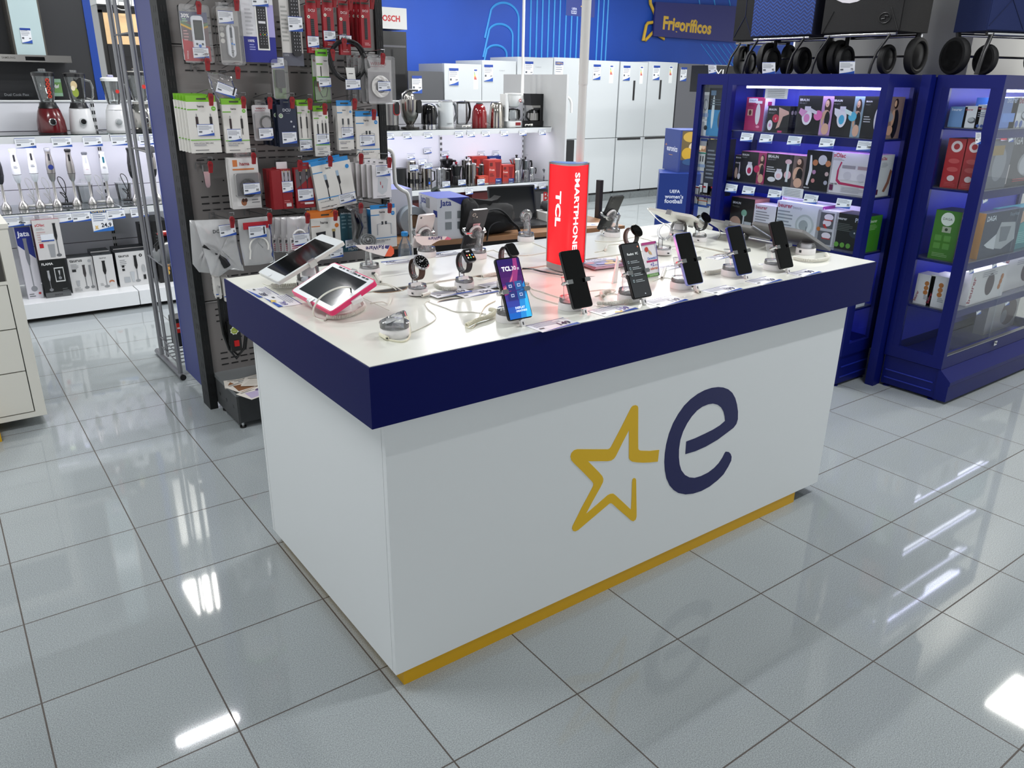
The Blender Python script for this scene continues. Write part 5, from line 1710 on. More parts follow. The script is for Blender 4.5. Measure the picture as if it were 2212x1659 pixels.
def rj(u, v):
    return [('P', '1c1c20', (u - .03, v + .16), (u + .04, v + .16), (u + .05, v), (u + .02, v - .04), (u + .03, v - .3), (u + .0, v - .3), (u - .0, v - .04)), ('P', '9ab0c4', (u - .04, v + .28), (u + .03, v + .28), (u + .035, v + .16), (u - .03, v + .16))]
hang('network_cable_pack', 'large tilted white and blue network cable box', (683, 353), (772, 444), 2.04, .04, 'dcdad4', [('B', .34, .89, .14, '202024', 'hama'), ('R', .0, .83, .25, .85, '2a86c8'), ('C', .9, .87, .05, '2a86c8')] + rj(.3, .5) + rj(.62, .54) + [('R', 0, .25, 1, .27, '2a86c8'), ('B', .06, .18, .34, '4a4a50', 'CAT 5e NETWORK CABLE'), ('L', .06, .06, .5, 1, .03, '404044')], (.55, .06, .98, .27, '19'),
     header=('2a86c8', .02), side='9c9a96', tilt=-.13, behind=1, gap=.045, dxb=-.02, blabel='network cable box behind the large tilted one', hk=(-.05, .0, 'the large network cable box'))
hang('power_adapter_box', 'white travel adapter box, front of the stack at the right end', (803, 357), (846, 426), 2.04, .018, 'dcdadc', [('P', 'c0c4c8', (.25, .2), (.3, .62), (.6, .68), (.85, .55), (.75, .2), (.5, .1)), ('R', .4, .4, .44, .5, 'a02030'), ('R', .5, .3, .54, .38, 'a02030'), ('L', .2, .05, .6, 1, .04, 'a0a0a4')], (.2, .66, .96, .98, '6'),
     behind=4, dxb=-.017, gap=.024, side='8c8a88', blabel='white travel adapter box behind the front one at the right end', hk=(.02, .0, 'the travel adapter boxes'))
hook(S(770, 342, 1, 2.05).x, S(770, 342, 1, 2.05).z, 2.05, 'the rear network cable box')

# --- fifth row
def psu(t, cx, cz):
    m = MB()
    a = [S(u, v, 1, 2.05) for u, v in ((438, 530), (455, 540), (470, 550), (482, 562), (490, 575))]
    m.tube([(p.x - cx, -.004, p.z - cz) for p in a], [.008, .008, .009, .018, .018], M('121214', .4), 10)
    a = [S(u, v, 1, 2.05) for u, v in ((440, 528), (462, 536), (476, 552), (492, 570))]
    m.tube([(p.x - cx + .01, .004, p.z - cz) for p in a], .006, M('121214', .4), 8)
    m.build('power_cable', t, label='black power cable')
    q = S(458, 503, 1, 2.05)
    g = MB()
    g.frame((q.x - cx, -.015, q.z - cz), (1, 0, 0), (0, 0, 1), .1, .1).gtext(0, 0, .42, 'DCU', M('34383c'), 1)
    g.build('lettering', t)


bag('cable_bag', 'large clear bag with black power cable and DCU lettering, left edge of the pegboard', ((420, 477), (458, 474), (506, 473), (512, 520), (527, 585), (495, 582), (472, 598), (455, 593), (438, 540)), 2.05, BAG(), psu,
    ((493, 478), 'the clear bag with black power cable'), tagr=((473, 486), (511, 508), -.06), price='6')
bag('cable_bag', 'second clear bag hanging behind the large one at the left edge', ((409, 476), (440, 475), (470, 476), (478, 560), (455, 590), (430, 588), (416, 570)), 2.09, BAG())


def wcable(t, cx, cz):
    m = MB()
    c = S(558, 533, 1, 2.04)
    r = S(578, 533, 1, 2.04).x - c.x
    m.tube([(c.x - cx + r * math.cos(math.radians(a)), -.014, c.z - cz + r * 1.05 * math.sin(math.radians(a))) for a in range(-20, 201, 12)] + [(c.x - cx - r * 1.1, -.014, c.z - cz - .05)], .004, M('e8e6e0', .4), 8)
    m.build('cable', t)
    a, b = S(525, 482, 1, 2.02), S(581, 492, 1, 2.02)
    g = MB()
    g.box((a.x - cx, -.0165, b.z - cz), (b.x - cx, -.0155, a.z - cz), M('b01c2c'))
    g.build('red_label', t, label='red label strip')
bag('cable_bag', 'hama polybag with white network cable and red strip', ((513, 474), (545, 470), (585, 466), (588, 520), (594, 566), (560, 572), (528, 574), (519, 530)), 2.04, BAG(), wcable, ((574, 470), 'the polybag with white network cable'), tagr=((536, 489), (576, 511)), price='1')
for k in range(4):
    x = 655 - k * 13
    def pro(t, cx, cz, k=k, x=x):
        m = MB()
        c = S(x - 10, 510, 1, 2.03 + .03 * k)
        r = .03
        m.tube([(c.x - cx + r * math.cos(math.radians(a)), -.013, c.z - cz + r * math.sin(math.radians(a))) for a in range(-10, 190, 15)], .005, M('e4e2e0', .4), 8)
        m.build('cable', t)
        a, b = S(x - 31, 513, 1, 2.03 + .03 * k), S(x + 14, 538, 1, 2.03 + .03 * k)
        g = MB()
        g.box((a.x - cx, -.0165, b.z - cz), (b.x - cx, -.0155, a.z - cz), M('d8d4d4'))
        g.frame((a.x - cx, -.0165, b.z - cz), (1, 0, 0), (0, 0, 1), b.x - a.x, a.z - b.z)
        g.gtext(.05, .62, .4, 'PRO', M('16161a'), 2).glines(.05, .5, .85, 4, .14, M('b02050'))
        g.build('paper_label', t)
    bag('audio_cable_bag', ['silver bag marked PRO with white cable, front one of its row', 'second silver PRO bag behind the front one', 'third silver PRO bag behind the front one', 'rearmost silver PRO bag of the row'][k],
        ((x - 36, 470), (x - 10, 468), (x + 16, 466), (x + 17, 510), (x + 17, 540), (x - 10, 543), (x - 33, 545), (x - 35, 510)), 2.03 + .03 * k, clear('foil_bag', (.85, .83, .84), .5, .2, 1), pro,
        ((x, 469), 'the silver PRO bags') if k == 0 else None, tagr=((x - 22, 506), (x + 14, 527)) if k == 0 else None, price='3')
hang('hdmi_adapter_pack', 'white and orange hama packet with black adapter, behind the white tablet', (671, 473), (739, 556), 2.02, .015, GW_,
     [('B', .32, .86, .26, '202024', 'hama'), ('R', 0, .8, .3, .82, 'c86c20'), ('C', .88, .8, .07, 'c86c20'), ('P', '1c1c20', (.14, .66), (.48, .68), (.46, .5), (.2, .48)), ('R', .72, .5, .8, .66, '1c1c20'), ('R', .7, .66, .82, .72, 'b09a60'), ('R', 0, .26, 1, .28, 'c86c20'), ('L', .1, .15, .6, 2, .06, '6a6c70')], (.58, .02, 1.04, .25, '26'), header=('d8772a', .028), behind=2, gap=.02, blabel='orange-topped hama packet behind the front one', hk=(.03, -.002, 'the orange-topped packets'))
def gloss(t, w, h):
    m = MB()
    m.tube([(-.0, -.03, h * .95), (.02, -.035, h * .6), (.0, -.03, h * .3), (.04, -.03, h * .14)], [.02, .026, .02, .004], M('0a0a0c', .06, spec=1), 12)
    m.build('cable', t)
hang('hdmi_cable_pack', 'black and teal glossy HDMI blister marked 1000', (733, 452), (786, 540), 2.02, .01, '10181c', [('R', 0, 0, .7, .9, '1c4a58'), ('T', .06, .88, .24, 'c8d0d4', 'belkin'), ('B', .3, .03, .66, 'd0d4d8', 'HD1000'), ('B', .55, .28, .16, 'd0d4d8', '1.5'), ('L', .06, .8, .2, 4, .08, '6a8a94')], (.1, .12, .6, .3, '4', .02), blister=(.3, .1, 1.02, 1.02, .05), extra=gloss, behind=1, gap=.06, dxb=.02, blabel='black glossy blister behind the HDMI one', hk=(.03, -.01, 'the black HDMI blister'))
hang('antenna_cable_pack', 'white and blue angled antenna box standing out at the lower right of the pegboard', (800, 453), (858, 531.6), 2.00, .05, 'dcdad6', A90, None, header=('2a86c8', .02), side='2a86c8', hk=(.01, -.004, 'the lower right antenna box'))
# power strips hanging at the bottom left
def pack_low(u, v0, v1, w, lab):
    return hang('switch_pack', lab, (u, v0), (u + w, v1), 2.06, .02, 'd2cfca', [('E', .5, .45, .3, .2, 'b8b6b2'), ('R', .6, .5, .9, .6, '8a8a8c'), ('R', .0, .2, .5, .24, '2a55a8')], None, tab=False, r=.006, behind=2, gap=.03, dxb=.006, blabel='white card behind ' + lab)
pack_low(462, 600, 645, 18, 'the left white card of the power strips')
pack_low(480, 603, 650, 20, 'the right white card of the power strips')
ps = thing('power_strip', 'black power strips with green sticker and red switch hanging beside the counter', 'power strip', (0, 0, 0))
m = MB()
for k in range(5):
    a = [S(u + k * 5, v, 1, 2.08) for u, v in ((468, 640), (474, 690), (480, 720), (492, 752), (508, 772 - k * 6), (524, 750), (528, 715), (515, 690))][:8 if k < 2 else 4]
    m.tube([(p.x, 2.06 + .012 * k, p.z) for p in a], .009 if k > 1 else .006, M('121213', .4), 8)
m.build('cable_bundle', ps)
a, b = S(494, 700, 1, 2.03), S(524, 756, 1, 2.03)
m = MB()
m.box((a.x, 2.03, b.z), (b.x, 2.09, a.z), M('161617', .4))
w_, h_ = b.x - a.x, a.z - b.z
m.build('socket_block', ps)
m = MB()
m.frame((a.x, 2.0295, b.z), (1, 0, 0), (0, 0, 1), w_, h_)
m.gpoly([(.45 + (.42 if k % 2 else .34) * math.cos(k / 16 * 6.283), .74 + (.42 if k % 2 else .34) * w_ / h_ * math.sin(k / 16 * 6.283)) for k in range(16)], M('e0e4d8'))
m.gell(.45, .74, .3, M('9aa83c')).gtext(.28, .7, .3, '1.4 m', M('e8ecd0'), 1)
m.build('sticker', ps, label='green round price sticker')
m = MB()
m.box((a.x + w_ * .3, 2.024, b.z + h_ * .18), (a.x + w_ * .75, 2.03, b.z + h_ * .38), M('c01818', .3))
m.build('rocker_switch', ps, label='red rocker switch')
# heap of leaflets on the base shelf
random.seed(3)
for k, (u, v, lab) in enumerate(((520, 826, 'brown and white leaflet at the left of the heap on the dark base shelf'), (540, 822, 'leaflet with grey picture at the back of the heap'), (548, 838, 'brown picture leaflet on top of the heap'), (530, 834, 'folded brown leaflet in the middle of the heap'), (556, 850, 'lilac and white leaflet at the front of the heap'), (560, 828, 'white leaflet half hidden by the counter'))):
    q = S(u, v, 2, .19)
    m = MB()
    w, h = .15, .11
    m.box((-w / 2, -h / 2, 0), (w / 2, h / 2, .002), M('d8d2c8'))
    gfx(m.frame((-w / 2, -h / 2, .002), (1, 0, 0), (0, 1, 0), w, h), [('P', ['8a5a34', '8a8e90', '9a6238', '7a5030', 'b0a4c0', 'c8c2b8'][k], (.05, .1), (.6, .05), (.7, .6), (.2, .8)), ('E', .7, .7, .15, .12, ['5a3a28', 'd0cfcc', '3a2820', 'd8cfc0', '5a4a70', '8a8a8c'][k]), ('L', .1, .9, .5, 2, .06, '6a6460')])
    m.build('leaflet', None, lab, 'leaflet', 'leaflets heaped on the base shelf', loc=(q.x, min(q.y, 2.2), .186 + .0025 * k), rot=(0, 0, random.uniform(-.6, .9)))
# ================================================================= kitchen appliances on the lit shelves
def base_at(u, y):
    return S(u, 300, 1, y).x


def hz(v0, v1, u, y):
    return S(u, v0, 1, y).z - S(u, v1, 1, y).z


JG = lambda: clear('jug_glass', (.95, .97, .97), .1, .03, 1.2)


def blender(label, u, y, vt, vb, col, kind, z=1.1925):
    H = hz(vt, vb, u, y)
    t = thing('jug_blender', label, 'blender', (S(u, vb, 1, y).x, y, z), 0, 'jug blenders on the left top shelf')
    s = H / .46
    bm = M(col, .18, .0 if kind != 'steel' else 1, coat=.5 if kind == 'red' else 0)
    m = MB()
    if kind == 'steel':
        m.lathe([(.085 * s, 0), (.085 * s, .02 * s), (.075 * s, .03 * s), (.085 * s, .12 * s), (.07 * s, .19 * s), (.06 * s, .2 * s)], bm, 24)
        m.lathe([(.088 * s, 0), (.088 * s, .02 * s)], BLACKP(), 24)
    else:
        P = [(.095, .0), (.1, .02), (.095, .09), (.078, .16), (.066, .185)] if kind == 'red' else [(.088, .0), (.09, .02), (.082, .1), (.074, .165), (.07, .18)]
        m.lathe([(a * s, b * s) for a, b in P], bm, 28, sx=1, sy=.92)
        m.lathe([(P[0][0] * s * 1.01, -.0), (P[0][0] * s * 1.02, .014 * s)], BLACKP() if kind == 'red' else M('c8c8c8'), 28, sy=.92)
    m.build('base', t)
    m = MB()
    c = M('0f0f10', .3) if kind == 'red' else (M('3c3c3e', .3, .7) if kind == 'white' else M(col, .3))
    m.lathe([(.07 * s, .18 * s), (.06 * s, .2 * s), (.055 * s, .22 * s)] if kind != 'steel' else [(.06 * s, .19 * s), (.055 * s, .215 * s)], c, 24)
    m.build('collar', t)
    m = MB()
    T0 = Matrix.Translation((0, -.09 * s, .085 * s)) @ Euler((math.pi / 2, 0, 0)).to_matrix().to_4x4()
    m.T = T0
    m.lathe([(.026 * s, -.02), (.026 * s, .004), (.021 * s, .006)], CHROME() if kind in ('red', 'steel') else M('b4b6b8', .3), 22)
    m.lathe([(.019 * s, .004), (.019 * s, .010), (.015 * s, .011)], BLACKP() if kind in ('red', 'white', 'steel') else M('9a9ea0', .3), 22)
    m.build('control_knob', t)
    m = MB()
    m.lathe([(.045 * s, .222 * s), (.055 * s, .26 * s), (.074 * s, .40 * s), (.076 * s, .41 * s), (.073 * s, .40 * s), (.053 * s, .26 * s), (.043 * s, .225 * s)], JG(), 28)
    hp = [(.07 * s, 0, .385 * s), (.108 * s, 0, .375 * s), (.118 * s, 0, .33 * s), (.112 * s, 0, .27 * s), (.1 * s, 0, .24 * s), (.06 * s, 0, .25 * s)]
    if kind != 'red':
        m.tube(hp, .008 * s, JG(), 8)
    jug = m.build('jug', t, label='clear glass jug')
    m = MB()
    lc = M('1a1a1c', .25) if kind != 'white2' else WHITEP()
    m.lathe([(.078 * s, .405 * s), (.078 * s, .428 * s), (.06 * s, .435 * s), (.03 * s, .436 * s)], lc, 24)
    m.lathe([(.026 * s, .436 * s), (.026 * s, .452 * s), (.02 * s, .455 * s)], JG() if kind != 'white2' else M('8a8aa8', .2), 20)
    m.build('lid', t)
    m = MB()
    m.lathe([(.028 * s, .228 * s), (.012 * s, .24 * s), (.006 * s, .25 * s)], STEEL(), 16)
    m.tube([(-.025 * s, 0, .245 * s), (0, 0, .235 * s), (.02 * s, 0, .25 * s)], .004 * s, STEEL(), 6)
    m.build('blade', t)
    # printed strip on the jug: fruit pictures
    m = MB()
    if kind == 'red':
        m.frame((.0, -.07 * s, .25 * s), (1, 0, .0), (0, 0, 1), .03 * s, .14 * s)
        gfx(m, [('R', 0, 0, 1, 1, '2a1a18')] + [('C', .5, .1 + .2 * k, .45, 'b83a28') for k in range(5)] + [('C', .5, .1 + .2 * k, .2, '501410') for k in range(5)])
    elif kind == 'white':
        m.frame((-.045 * s, -.071 * s, .25 * s), (1, 0, 0), (0, 0, 1), .08 * s, .15 * s)
        gfx(m, [('R', .35, 0, 1, 1, '121212'), ('E', .3, .65, .28, .2, 'c8b48c'), ('E', .35, .3, .28, .22, '8a9a3c'), ('E', .2, .5, .18, .12, 'e0d4b8')])
    else:
        m.frame((0, -.07 * s, .3 * s), (1, 0, 0), (0, 0, 1), .03 * s, .05 * s).gell(.9, .5, .5, M('c83028'))
    m.build('jug_label', t)
    return t


YS = 4.78
blender('red jug blender with black collar on the left top shelf', 115, YS, 148, 288, '5a0a12', 'red')
blender('white jug blender with black round knob and fruit strip', 180, YS, 150, 286, 'd8d8da', 'white')
blender('white jug blender with grey knob and clear jug', 256, YS, 161, 285, 'dcdcde', 'white2')
blender('steel jug blender partly hidden behind the wire rack', 312, YS, 147, 284, 'a8a6a2', 'steel')


def stick(label, u, vt, vb, y, body, cap, lower, btn, z=.7045, extra=None):
    H = hz(vt, vb, u, y)
    s = H / .42
    t = thing('hand_blender', label, 'hand blender', (S(u, vb, 1, y).x, y, z), 0, 'hand blenders on the left middle shelf')
    m = MB()
    m.lathe([(.033 * s, 0), (.034 * s, .012 * s), (.026 * s, .035 * s), (.013 * s, .055 * s), (.0095 * s, .06 * s), (.0095 * s, .185 * s)], STEEL(), 20)
    m.build('foot_shaft', t, label='steel shaft with bell foot')
    m = MB()
    m.lathe([(.011 * s, .182 * s), (.02 * s, .20 * s), (.0265 * s, .235 * s), (.0275 * s, .24 * s)], M(lower, .3, .9 if lower[0] == 'a' else 0), 20)
    m.lathe([(.0278 * s, .24 * s), (.0278 * s, .243 * s)], M('3a3a3c'), 20)
    m.lathe([(.0272 * s, .243 * s), (.0275 * s, .30 * s), (.022 * s, .345 * s), (.018 * s, .375 * s), (.019 * s, .395 * s)], M(body, .3, .9 if body[0] == 'a' else 0), 20)
    if extra:
        m.frame((-.018 * s, -.0285 * s, .25 * s), (1, 0, 0), (0, 0, 1), .036 * s, .06 * s)
        gfx(m, extra)
    m.build('body', t)
    m = MB()
    m.lathe([(.019 * s, .395 * s), (.0235 * s, .408 * s), (.021 * s, .418 * s), (.004, .42 * s)], M(cap, .3), 20)
    m.build('cap', t)
    m = MB()
    m.rr(.013 * s, .05 * s, .006 * s, -.0235 * s, -.015 * s, M(btn, .3), ax=1, cy=.355 * s)
    m.build('button', t)
    return t


TXT = [('L', .1, .8, .7, 2, .15, '70747a')]
stick('dark hand blender cut by the left edge of the middle shelf', 15, 325, 456, 4.8, '1c1c1f', '1c1c1f', '26262a', '3a3a3c')
stick('white hand blender with pale green top', 52, 322, 453, 4.8, 'dcdee2', 'c4dca4', 'd4d8dc', '2e2e32', extra=TXT)
stick('white hand blender with pale blue top', 88.5, 320, 452, 4.8, 'dcdee2', 'c8d0ec', 'd4d8dc', '2e2e32', extra=TXT)
stick('steel hand blender with round blue sticker', 125, 320, 448, 4.8, 'a6a29e', '8a8c90', 'a8a4a0', '2e2e32', extra=[('C', .5, .6, .5, '1c2c6c')])
stick('steel hand blender with black handle and coiled black cord', 167, 322, 445, 4.8, 'a6a29e', '151517', 'a8a4a0', '151517')
stick('white hand blender with grey handle', 201, 331, 445, 4.8, 'dcdcde', '5a5c62', 'd8dadc', 'b8bcc0', extra=[('T', .2, .5, .6, 'a82830', 'sOlac')])
stick('white hand blender with teal button', 238, 330, 442, 4.8, 'dcdee0', 'd8dade', 'd4d6da', '1a6a7c', extra=TXT)
stick('black hand blender beside the wire rack', 296, 323, 440, 4.8, '121214', '1c1c1e', '151517', 'c0c0c2', extra=TXT)
stick('black and steel hand blender seen between the rack and the blue board', 341, 318, 436, 4.8, 'a29e98', '121214', '151517', '101012')
for u, lab, col in ((73, 'white looped cord between the first two hand blenders', 'dcdcdc'), (108, 'white looped cord beside the blue-sticker hand blender', 'dcdcdc'), (143, 'black cord hanging beside the black-handled hand blender', '141416'), (222, 'white cord lying by the teal-button hand blender', 'dcdcdc'), (278, 'black cord of the black hand blender', '141416')):
    x = S(u, 450, 1, 4.86).x
    m = MB()
    m.tube([(.02 * math.sin(a * 1.3), .012 * math.cos(a * 2.1), .004 + .24 * abs(math.sin(a * .5)) * (1 - a / 14)) for a in [i * .35 for i in range(30)]], .003, M(col, .4), 6)
    m.tube([(-.03, -.03, .012), (.0, -.05, .014), (.035, -.045, .013)], .009, M('d0cfc8' if col[0] == 'd' else '1a1a1c', .4), 8)
    m.build('looped_cable', None, lab, 'cable', None, None, (x, 4.86, .7045))
# mixing beakers behind the hand blenders
for u, lab in ((188, 'clear beaker standing behind the grey-handled hand blender'), (272, 'clear chopper bowl behind the black hand blender')):
    x = S(u, 440, 1, 4.95).x
    m = MB()
    m.lathe([(.045, 0), (.055, .12), (.054, .12), (.043, .003)], JG(), 22)
    m.lathe([(.057, .12), (.057, .128), (.02, .135), (.02, .16)], M('d4d6da', .3), 22)
    m.build('beaker', None, lab, 'beaker', loc=(x, 4.95, .7045))

# boxes on the base shelf
def st(u, v0, v1, c='5a5c60', c2='a0a2a6', w=.05):
    m = (v0 + v1) / 2
    return [('E', u, v0 + .04, w * 1.6, .04, c2), ('R', u - w * .3, v0 + .03, u + w * .3, m, c2), ('P', c, (u - w * .4, m), (u + w * .4, m), (u + w, m + .1), (u + w * .8, v1 - .05), (u + w, v1), (u - w, v1), (u - w * .8, v1 - .05), (u - w, m + .1))]


BX = lambda nm, lab, TL, BR, d, col, y=4.62, **k: cartonpx(nm, lab, 'box', TL, BR, 1, y, d, col, z0=.1305, group='appliance boxes on the left base shelf', **k)
BX('hand_blender_box', 'white box at the left edge, half hidden by the drawer cabinet', (18.6, 514.5), (40, 639), .1, 'd0d2d6', 4.66, front=[('L', .2, .9, .5, 2, .03, '6a6c70'), ('R', .2, .76, .6, .82, '202024')])
BX('hand_blender_box', 'tall blue and white Jata hand blender box', (30, 492.6), (94.5, 639.4), .1, 'd2d0d8', 4.60, front=[('P', '1c2a80', (0, 1), (1, 1), (1, .56), (0, .76)), ('B', .08, .88, .8, 'e4e6f0', 'Jata')] + st(.5, .1, .85, '7a7c84', '8a8c92', .13) + [('C', .8, .07, .09, 'b83c40'), ('L', .1, .06, .4, 2, .03, '6a6c70')])
BX('hand_blender_box', 'black FLAMA INOX hand blender box under the white solac box', (84.4, 563), (154.5, 637.8), .12, '0d1010', 4.56, front=[('B', .06, .86, .45, 'e8e8e8', 'FLAMA'), ('R', 0, 0, 1, .14, '5a5c5e'), ('B', .36, .04, .32, '2a2a2c', 'INOX'), ('R', .5, .4, .88, .78, 'd0d2d2'), ('R', .53, .43, .85, .75, '141818')] + st(.26, .17, .72, 'a8aaae', '7a7c80', .05) + st(.69, .46, .7, 'b0b2b4', '8a8c90', .04) + [('L', .7, .2, .25, 3, .05, '5a5e60')])
c, w, h = PX((67.5, 485.8), (141.8, 565), 1, 4.62)
carton('hand_blender_box', 'white solac hand blender box standing on the black FLAMA box', 'box', (S(118, 563, 1, 4.56).x - .01, 4.62, .1305 + PX((84.4, 563), (154.5, 637.8), 1, 4.56)[2] + PX((84.4, 563), (154.5, 637.8), 1, 4.56)[0][2] - .1305 + .001), 0, w, .12, h, 'd4d2d2', topc='7a2c3a', sidec='6a2430',
       front=[('B', .08, .84, .36, 'b82838', 'sOlac'), ('L', .1, .78, .3, 2, .03, '9a9a9e'), ('L', .1, .68, .4, 5, .06, 'c8a8a8'), ('R', .12, .3, .27, .41, 'b81c28'), ('P', '9a9ca0', (.42, .38), (.68, .38), (.64, .05), (.46, .05))] + st(.78, .05, .9, '1c1c20', '6a6c70', .06) + [('R', .22, .46, .7, .64, 'e4e8f0'), ('R', .22, .46, .7, .49, '2a50a0')])
BX('hand_blender_box', 'white taurus box with two hand blenders, dark lid', (144, 559), (211.9, 631), .14, 'cfcfcf', topc='34373a', sidec='34373a', front=[('B', .08, .88, .5, '202022', 'taurus'), ('C', .86, .88, .07, 'a8aaae'), ('L', .1, .8, .3, 4, .04, '8a8c90'), ('R', .12, .6, .28, .67, '1a1a1c')] + st(.6, .08, .78, '3a3638', '7a7c7e', .06) + st(.84, .08, .76, '8a8c90', '7a7c7e', .05) + [('P', 'a8aaae', (.2, .35), (.36, .35), (.33, .18), (.23, .18)), ('L', .1, .12, .3, 3, .04, '9a9c9e')])
t2f = [('B', .3, .9, .35, '6a6a6c', 'taurus')] + st(.48, .06, .84, '121214', '8a8c8e', .09) + [('E', .76, .22, .14, .05, 'b07050'), ('E', .76, .17, .12, .05, 'c8c8c8'), ('L', .15, .18, .2, 2, .04, '9a9c9e')]
BX('hand_blender_box', 'narrow white taurus box with black hand blender, dark lid', (200, 553), (255, 626), .12, 'cdcdcd', 4.60, topc='3a3e42', sidec='3a3e42', front=t2f, top=[('R', .45, .4, .55, .7, 'a8acb0')])
BX('hand_blender_box', 'second narrow taurus box, right behind the first', (195, 544), (248, 617), .12, 'cdcdcd', 4.735, topc='3a3e42', sidec='3a3e42', front=t2f, top=[('R', .45, .4, .55, .7, 'a8acb0')])
t3f = [('B', .08, .86, .32, '202022', 'taurus'), ('L', .1, .76, .2, 4, .05, '8a8c90'), ('R', .14, .56, .22, .63, '1a1a1c'), ('R', .14, .46, .22, .53, '1a1a1c'), ('C', .76, .87, .05, '202022'), ('C', .76, .87, .02, 'cdcdcd')] + st(.58, .1, .88, '141416', '8a8c8e', .05) + [('R', .16, .12, .34, .28, 'a8acb0'), ('P', 'b8bcc0', (.36, .42), (.5, .42), (.47, .12), (.4, .12)), ('E', .8, .48, .06, .12, 'a8aaac'), ('R', .76, .16, .84, .3, '141416')]
BX('hand_blender_box', 'wide white taurus box with whisk picture, dark lid', (248, 546.6), (330, 617.5), .12, 'cfcfcf', 4.62, topc='2c3034', sidec='2c3034', front=t3f)
BX('hand_blender_box', 'second wide taurus box, right behind the whisk box', (244, 538), (324, 608), .12, 'cfcfcf', 4.75, topc='2c3034', sidec='2c3034', front=t3f)
BX('cooker_box', 'large dark box standing behind the wide taurus boxes', (300, 484), (324, 575), .12, '2c2e31', 4.90, front=[('R', .1, .6, .3, .9, '6a6e72'), ('L', .4, .8, .5, 5, .08, '55585c')])

# price tags on the left shelf edges
for z, lst, off in ((1.15, ((56, 'left of the red blender'), (135, 'under the red blender'), (202, 'under the white blender with black knob'), (262, 'under the white blender with grey knob'), (322, 'under the steel blender')), 315),
                    (.66, ((27, 'under the green-topped hand blender'), (63, 'under the blue-topped hand blender'), (96, 'beside the blue-topped hand blender'), (136, 'under the blue-sticker hand blender'), (176, 'under the black-handled hand blender'), (252, 'under the teal-button hand blender'), (303, 'under the black hand blender')), 470)):
    for u, what in lst:
        q = S(u, off, 1, 4.585)
        card('price_tag', 'price tag on the left shelf edge, ' + what, .115, .062, (q.x, 4.5835, z - .036), (math.radians(-8), 0, 0), '49', 'price tags on the left shelf edges')
q = S(220, 470, 1, 4.58)
m = MB()
m.box((-.065, 0, 0), (.065, .001, .15), M('e6e9ee'))
m.frame((-.065, 0, 0), (1, 0, 0), (0, 0, 1), .13, .15)
m.grect(0, .84, 1, 1, M('1f4a86')).gtext(.05, .87, .9, 'OFERTA', M('c8b070'), 1)
m.glines(.08, .76, .6, 4, .09, M('7a86a0')).gpoly([(0, 0), (1, 0), (1, .2), (0, .04)], M('2a6ab8'))
m.gtext(.42, .2, .5, '24,9', M('1c2030'), 1).gpoly([(.12, .3), (.19, .26), (.27, .3), (.24, .2), (.28, .12), (.18, .15), (.1, .1), (.13, .2)], M('d8b878'))
m.build('offer_sign', None, 'tall OFERTA price sign reading 24,9 on the middle shelf edge', 'price sign', loc=(q.x, 4.583, .545), rot=(math.radians(-4), 0, 0))

# ---- right-hand shelf: juicers, kettles, coffee makers
ZA, YA = 1.1715, 4.82
GA = 'appliances on the shelf right of the pegboard'


def ap(name, label, u, cat, y=YA, z=ZA, grp=GA):
    return thing(name, label, cat, (S(u, 280, 1, y).x, y, z), 0, grp)


m = MB()
t = ap('juicer', 'steel citrus juicer with black and red spout beside the pegboard', 843, 'juicer')
s = .115 / .1
m.lathe([(.06 * s, .028), (.064 * s, .03), (.068 * s, .2)], M('9c9a98', .3, 1), 26)
m.build('body', t)
m = MB()
m.lathe([(.069 * s, 0), (.069 * s, .018), (.06 * s, .03)], BLACKP(), 26)
m.build('base', t)
m = MB()
m.rr(.058, .1, .026, -.085, -.06, M('a01c20', .3), ax=1, cx=.025, cy=.16)
m.rr(.05, .1, .022, -.0865, -.0852, BLACKP(), ax=1, cx=.025, cy=.168)
m.build('spout', t, label='black spout with red rim')
t = ap('citrus_press', 'tall steel lever citrus press on a round foot', 886, 'juicer')
m = MB()
m.lathe([(.03, .03), (.045, .05), (.072, .1), (.082, .16), (.084, .235), (.08, .235), (.03, .2)], M('a8a49e', .22, 1), 28)
m.build('bowl', t)
m = MB()
m.lathe([(.08, 0), (.08, .01), (.035, .016), (.03, .034)], M('2a2826', .3), 28)
m.build('foot', t)
m = MB()
m.lathe([(.048, .235), (.046, .26), (.03, .29), (.008, .305)], M('b0aca6', .2, 1), 22)
m.build('cone', t)
m = MB()
m.tube([(-.07, 0, .235), (-.062, 0, .28), (-.03, 0, .305), (0, 0, .312)], .008, M('88888a', .2, .9), 8)
m.tube([(0, 0, .312), (.085, 0, .31)], .010, M('1a1a1c', .3), 8)
m.build('lever', t)
m = MB()
m.rr(.045, .11, .02, -.088, -.06, BLACKP(), ax=1, cx=.05, cy=.18)
m.build('spout', t)


def kettle(label, u, prof, mat, handle, hcol='121214', base=None, lid=None, spout=None, txt=None, y=YA, hoff=.1):
    t = ap('kettle', label, u, 'kettle', y)
    m = MB()
    m.lathe(prof, mat, 28)
    if spout:
        m.prism([(-spout[0], spout[1]), (-spout[0] - .028, spout[1] + .03), (-spout[0] + .01, spout[1] + .035)], mat, -.02, .02, ax=1)
    m.build('body', t)
    if base:
        m = MB()
        m.lathe(base[0], base[1], 28)
        m.build('base', t)
    if lid:
        m = MB()
        m.lathe(lid[0], lid[1], 24)
        m.build('lid', t)
    if handle:
        m = MB()
        m.tube(handle, .009, M(hcol, .3), 10, flat=1.4)
        m.build('handle', t)
    if txt:
        m = MB()
        gfx(m.frame((-.05, -prof[1][0] - .001, .0), (1, 0, 0), (0, 0, 1), .1, .2), txt)
        m.build('lettering', t)
    return t


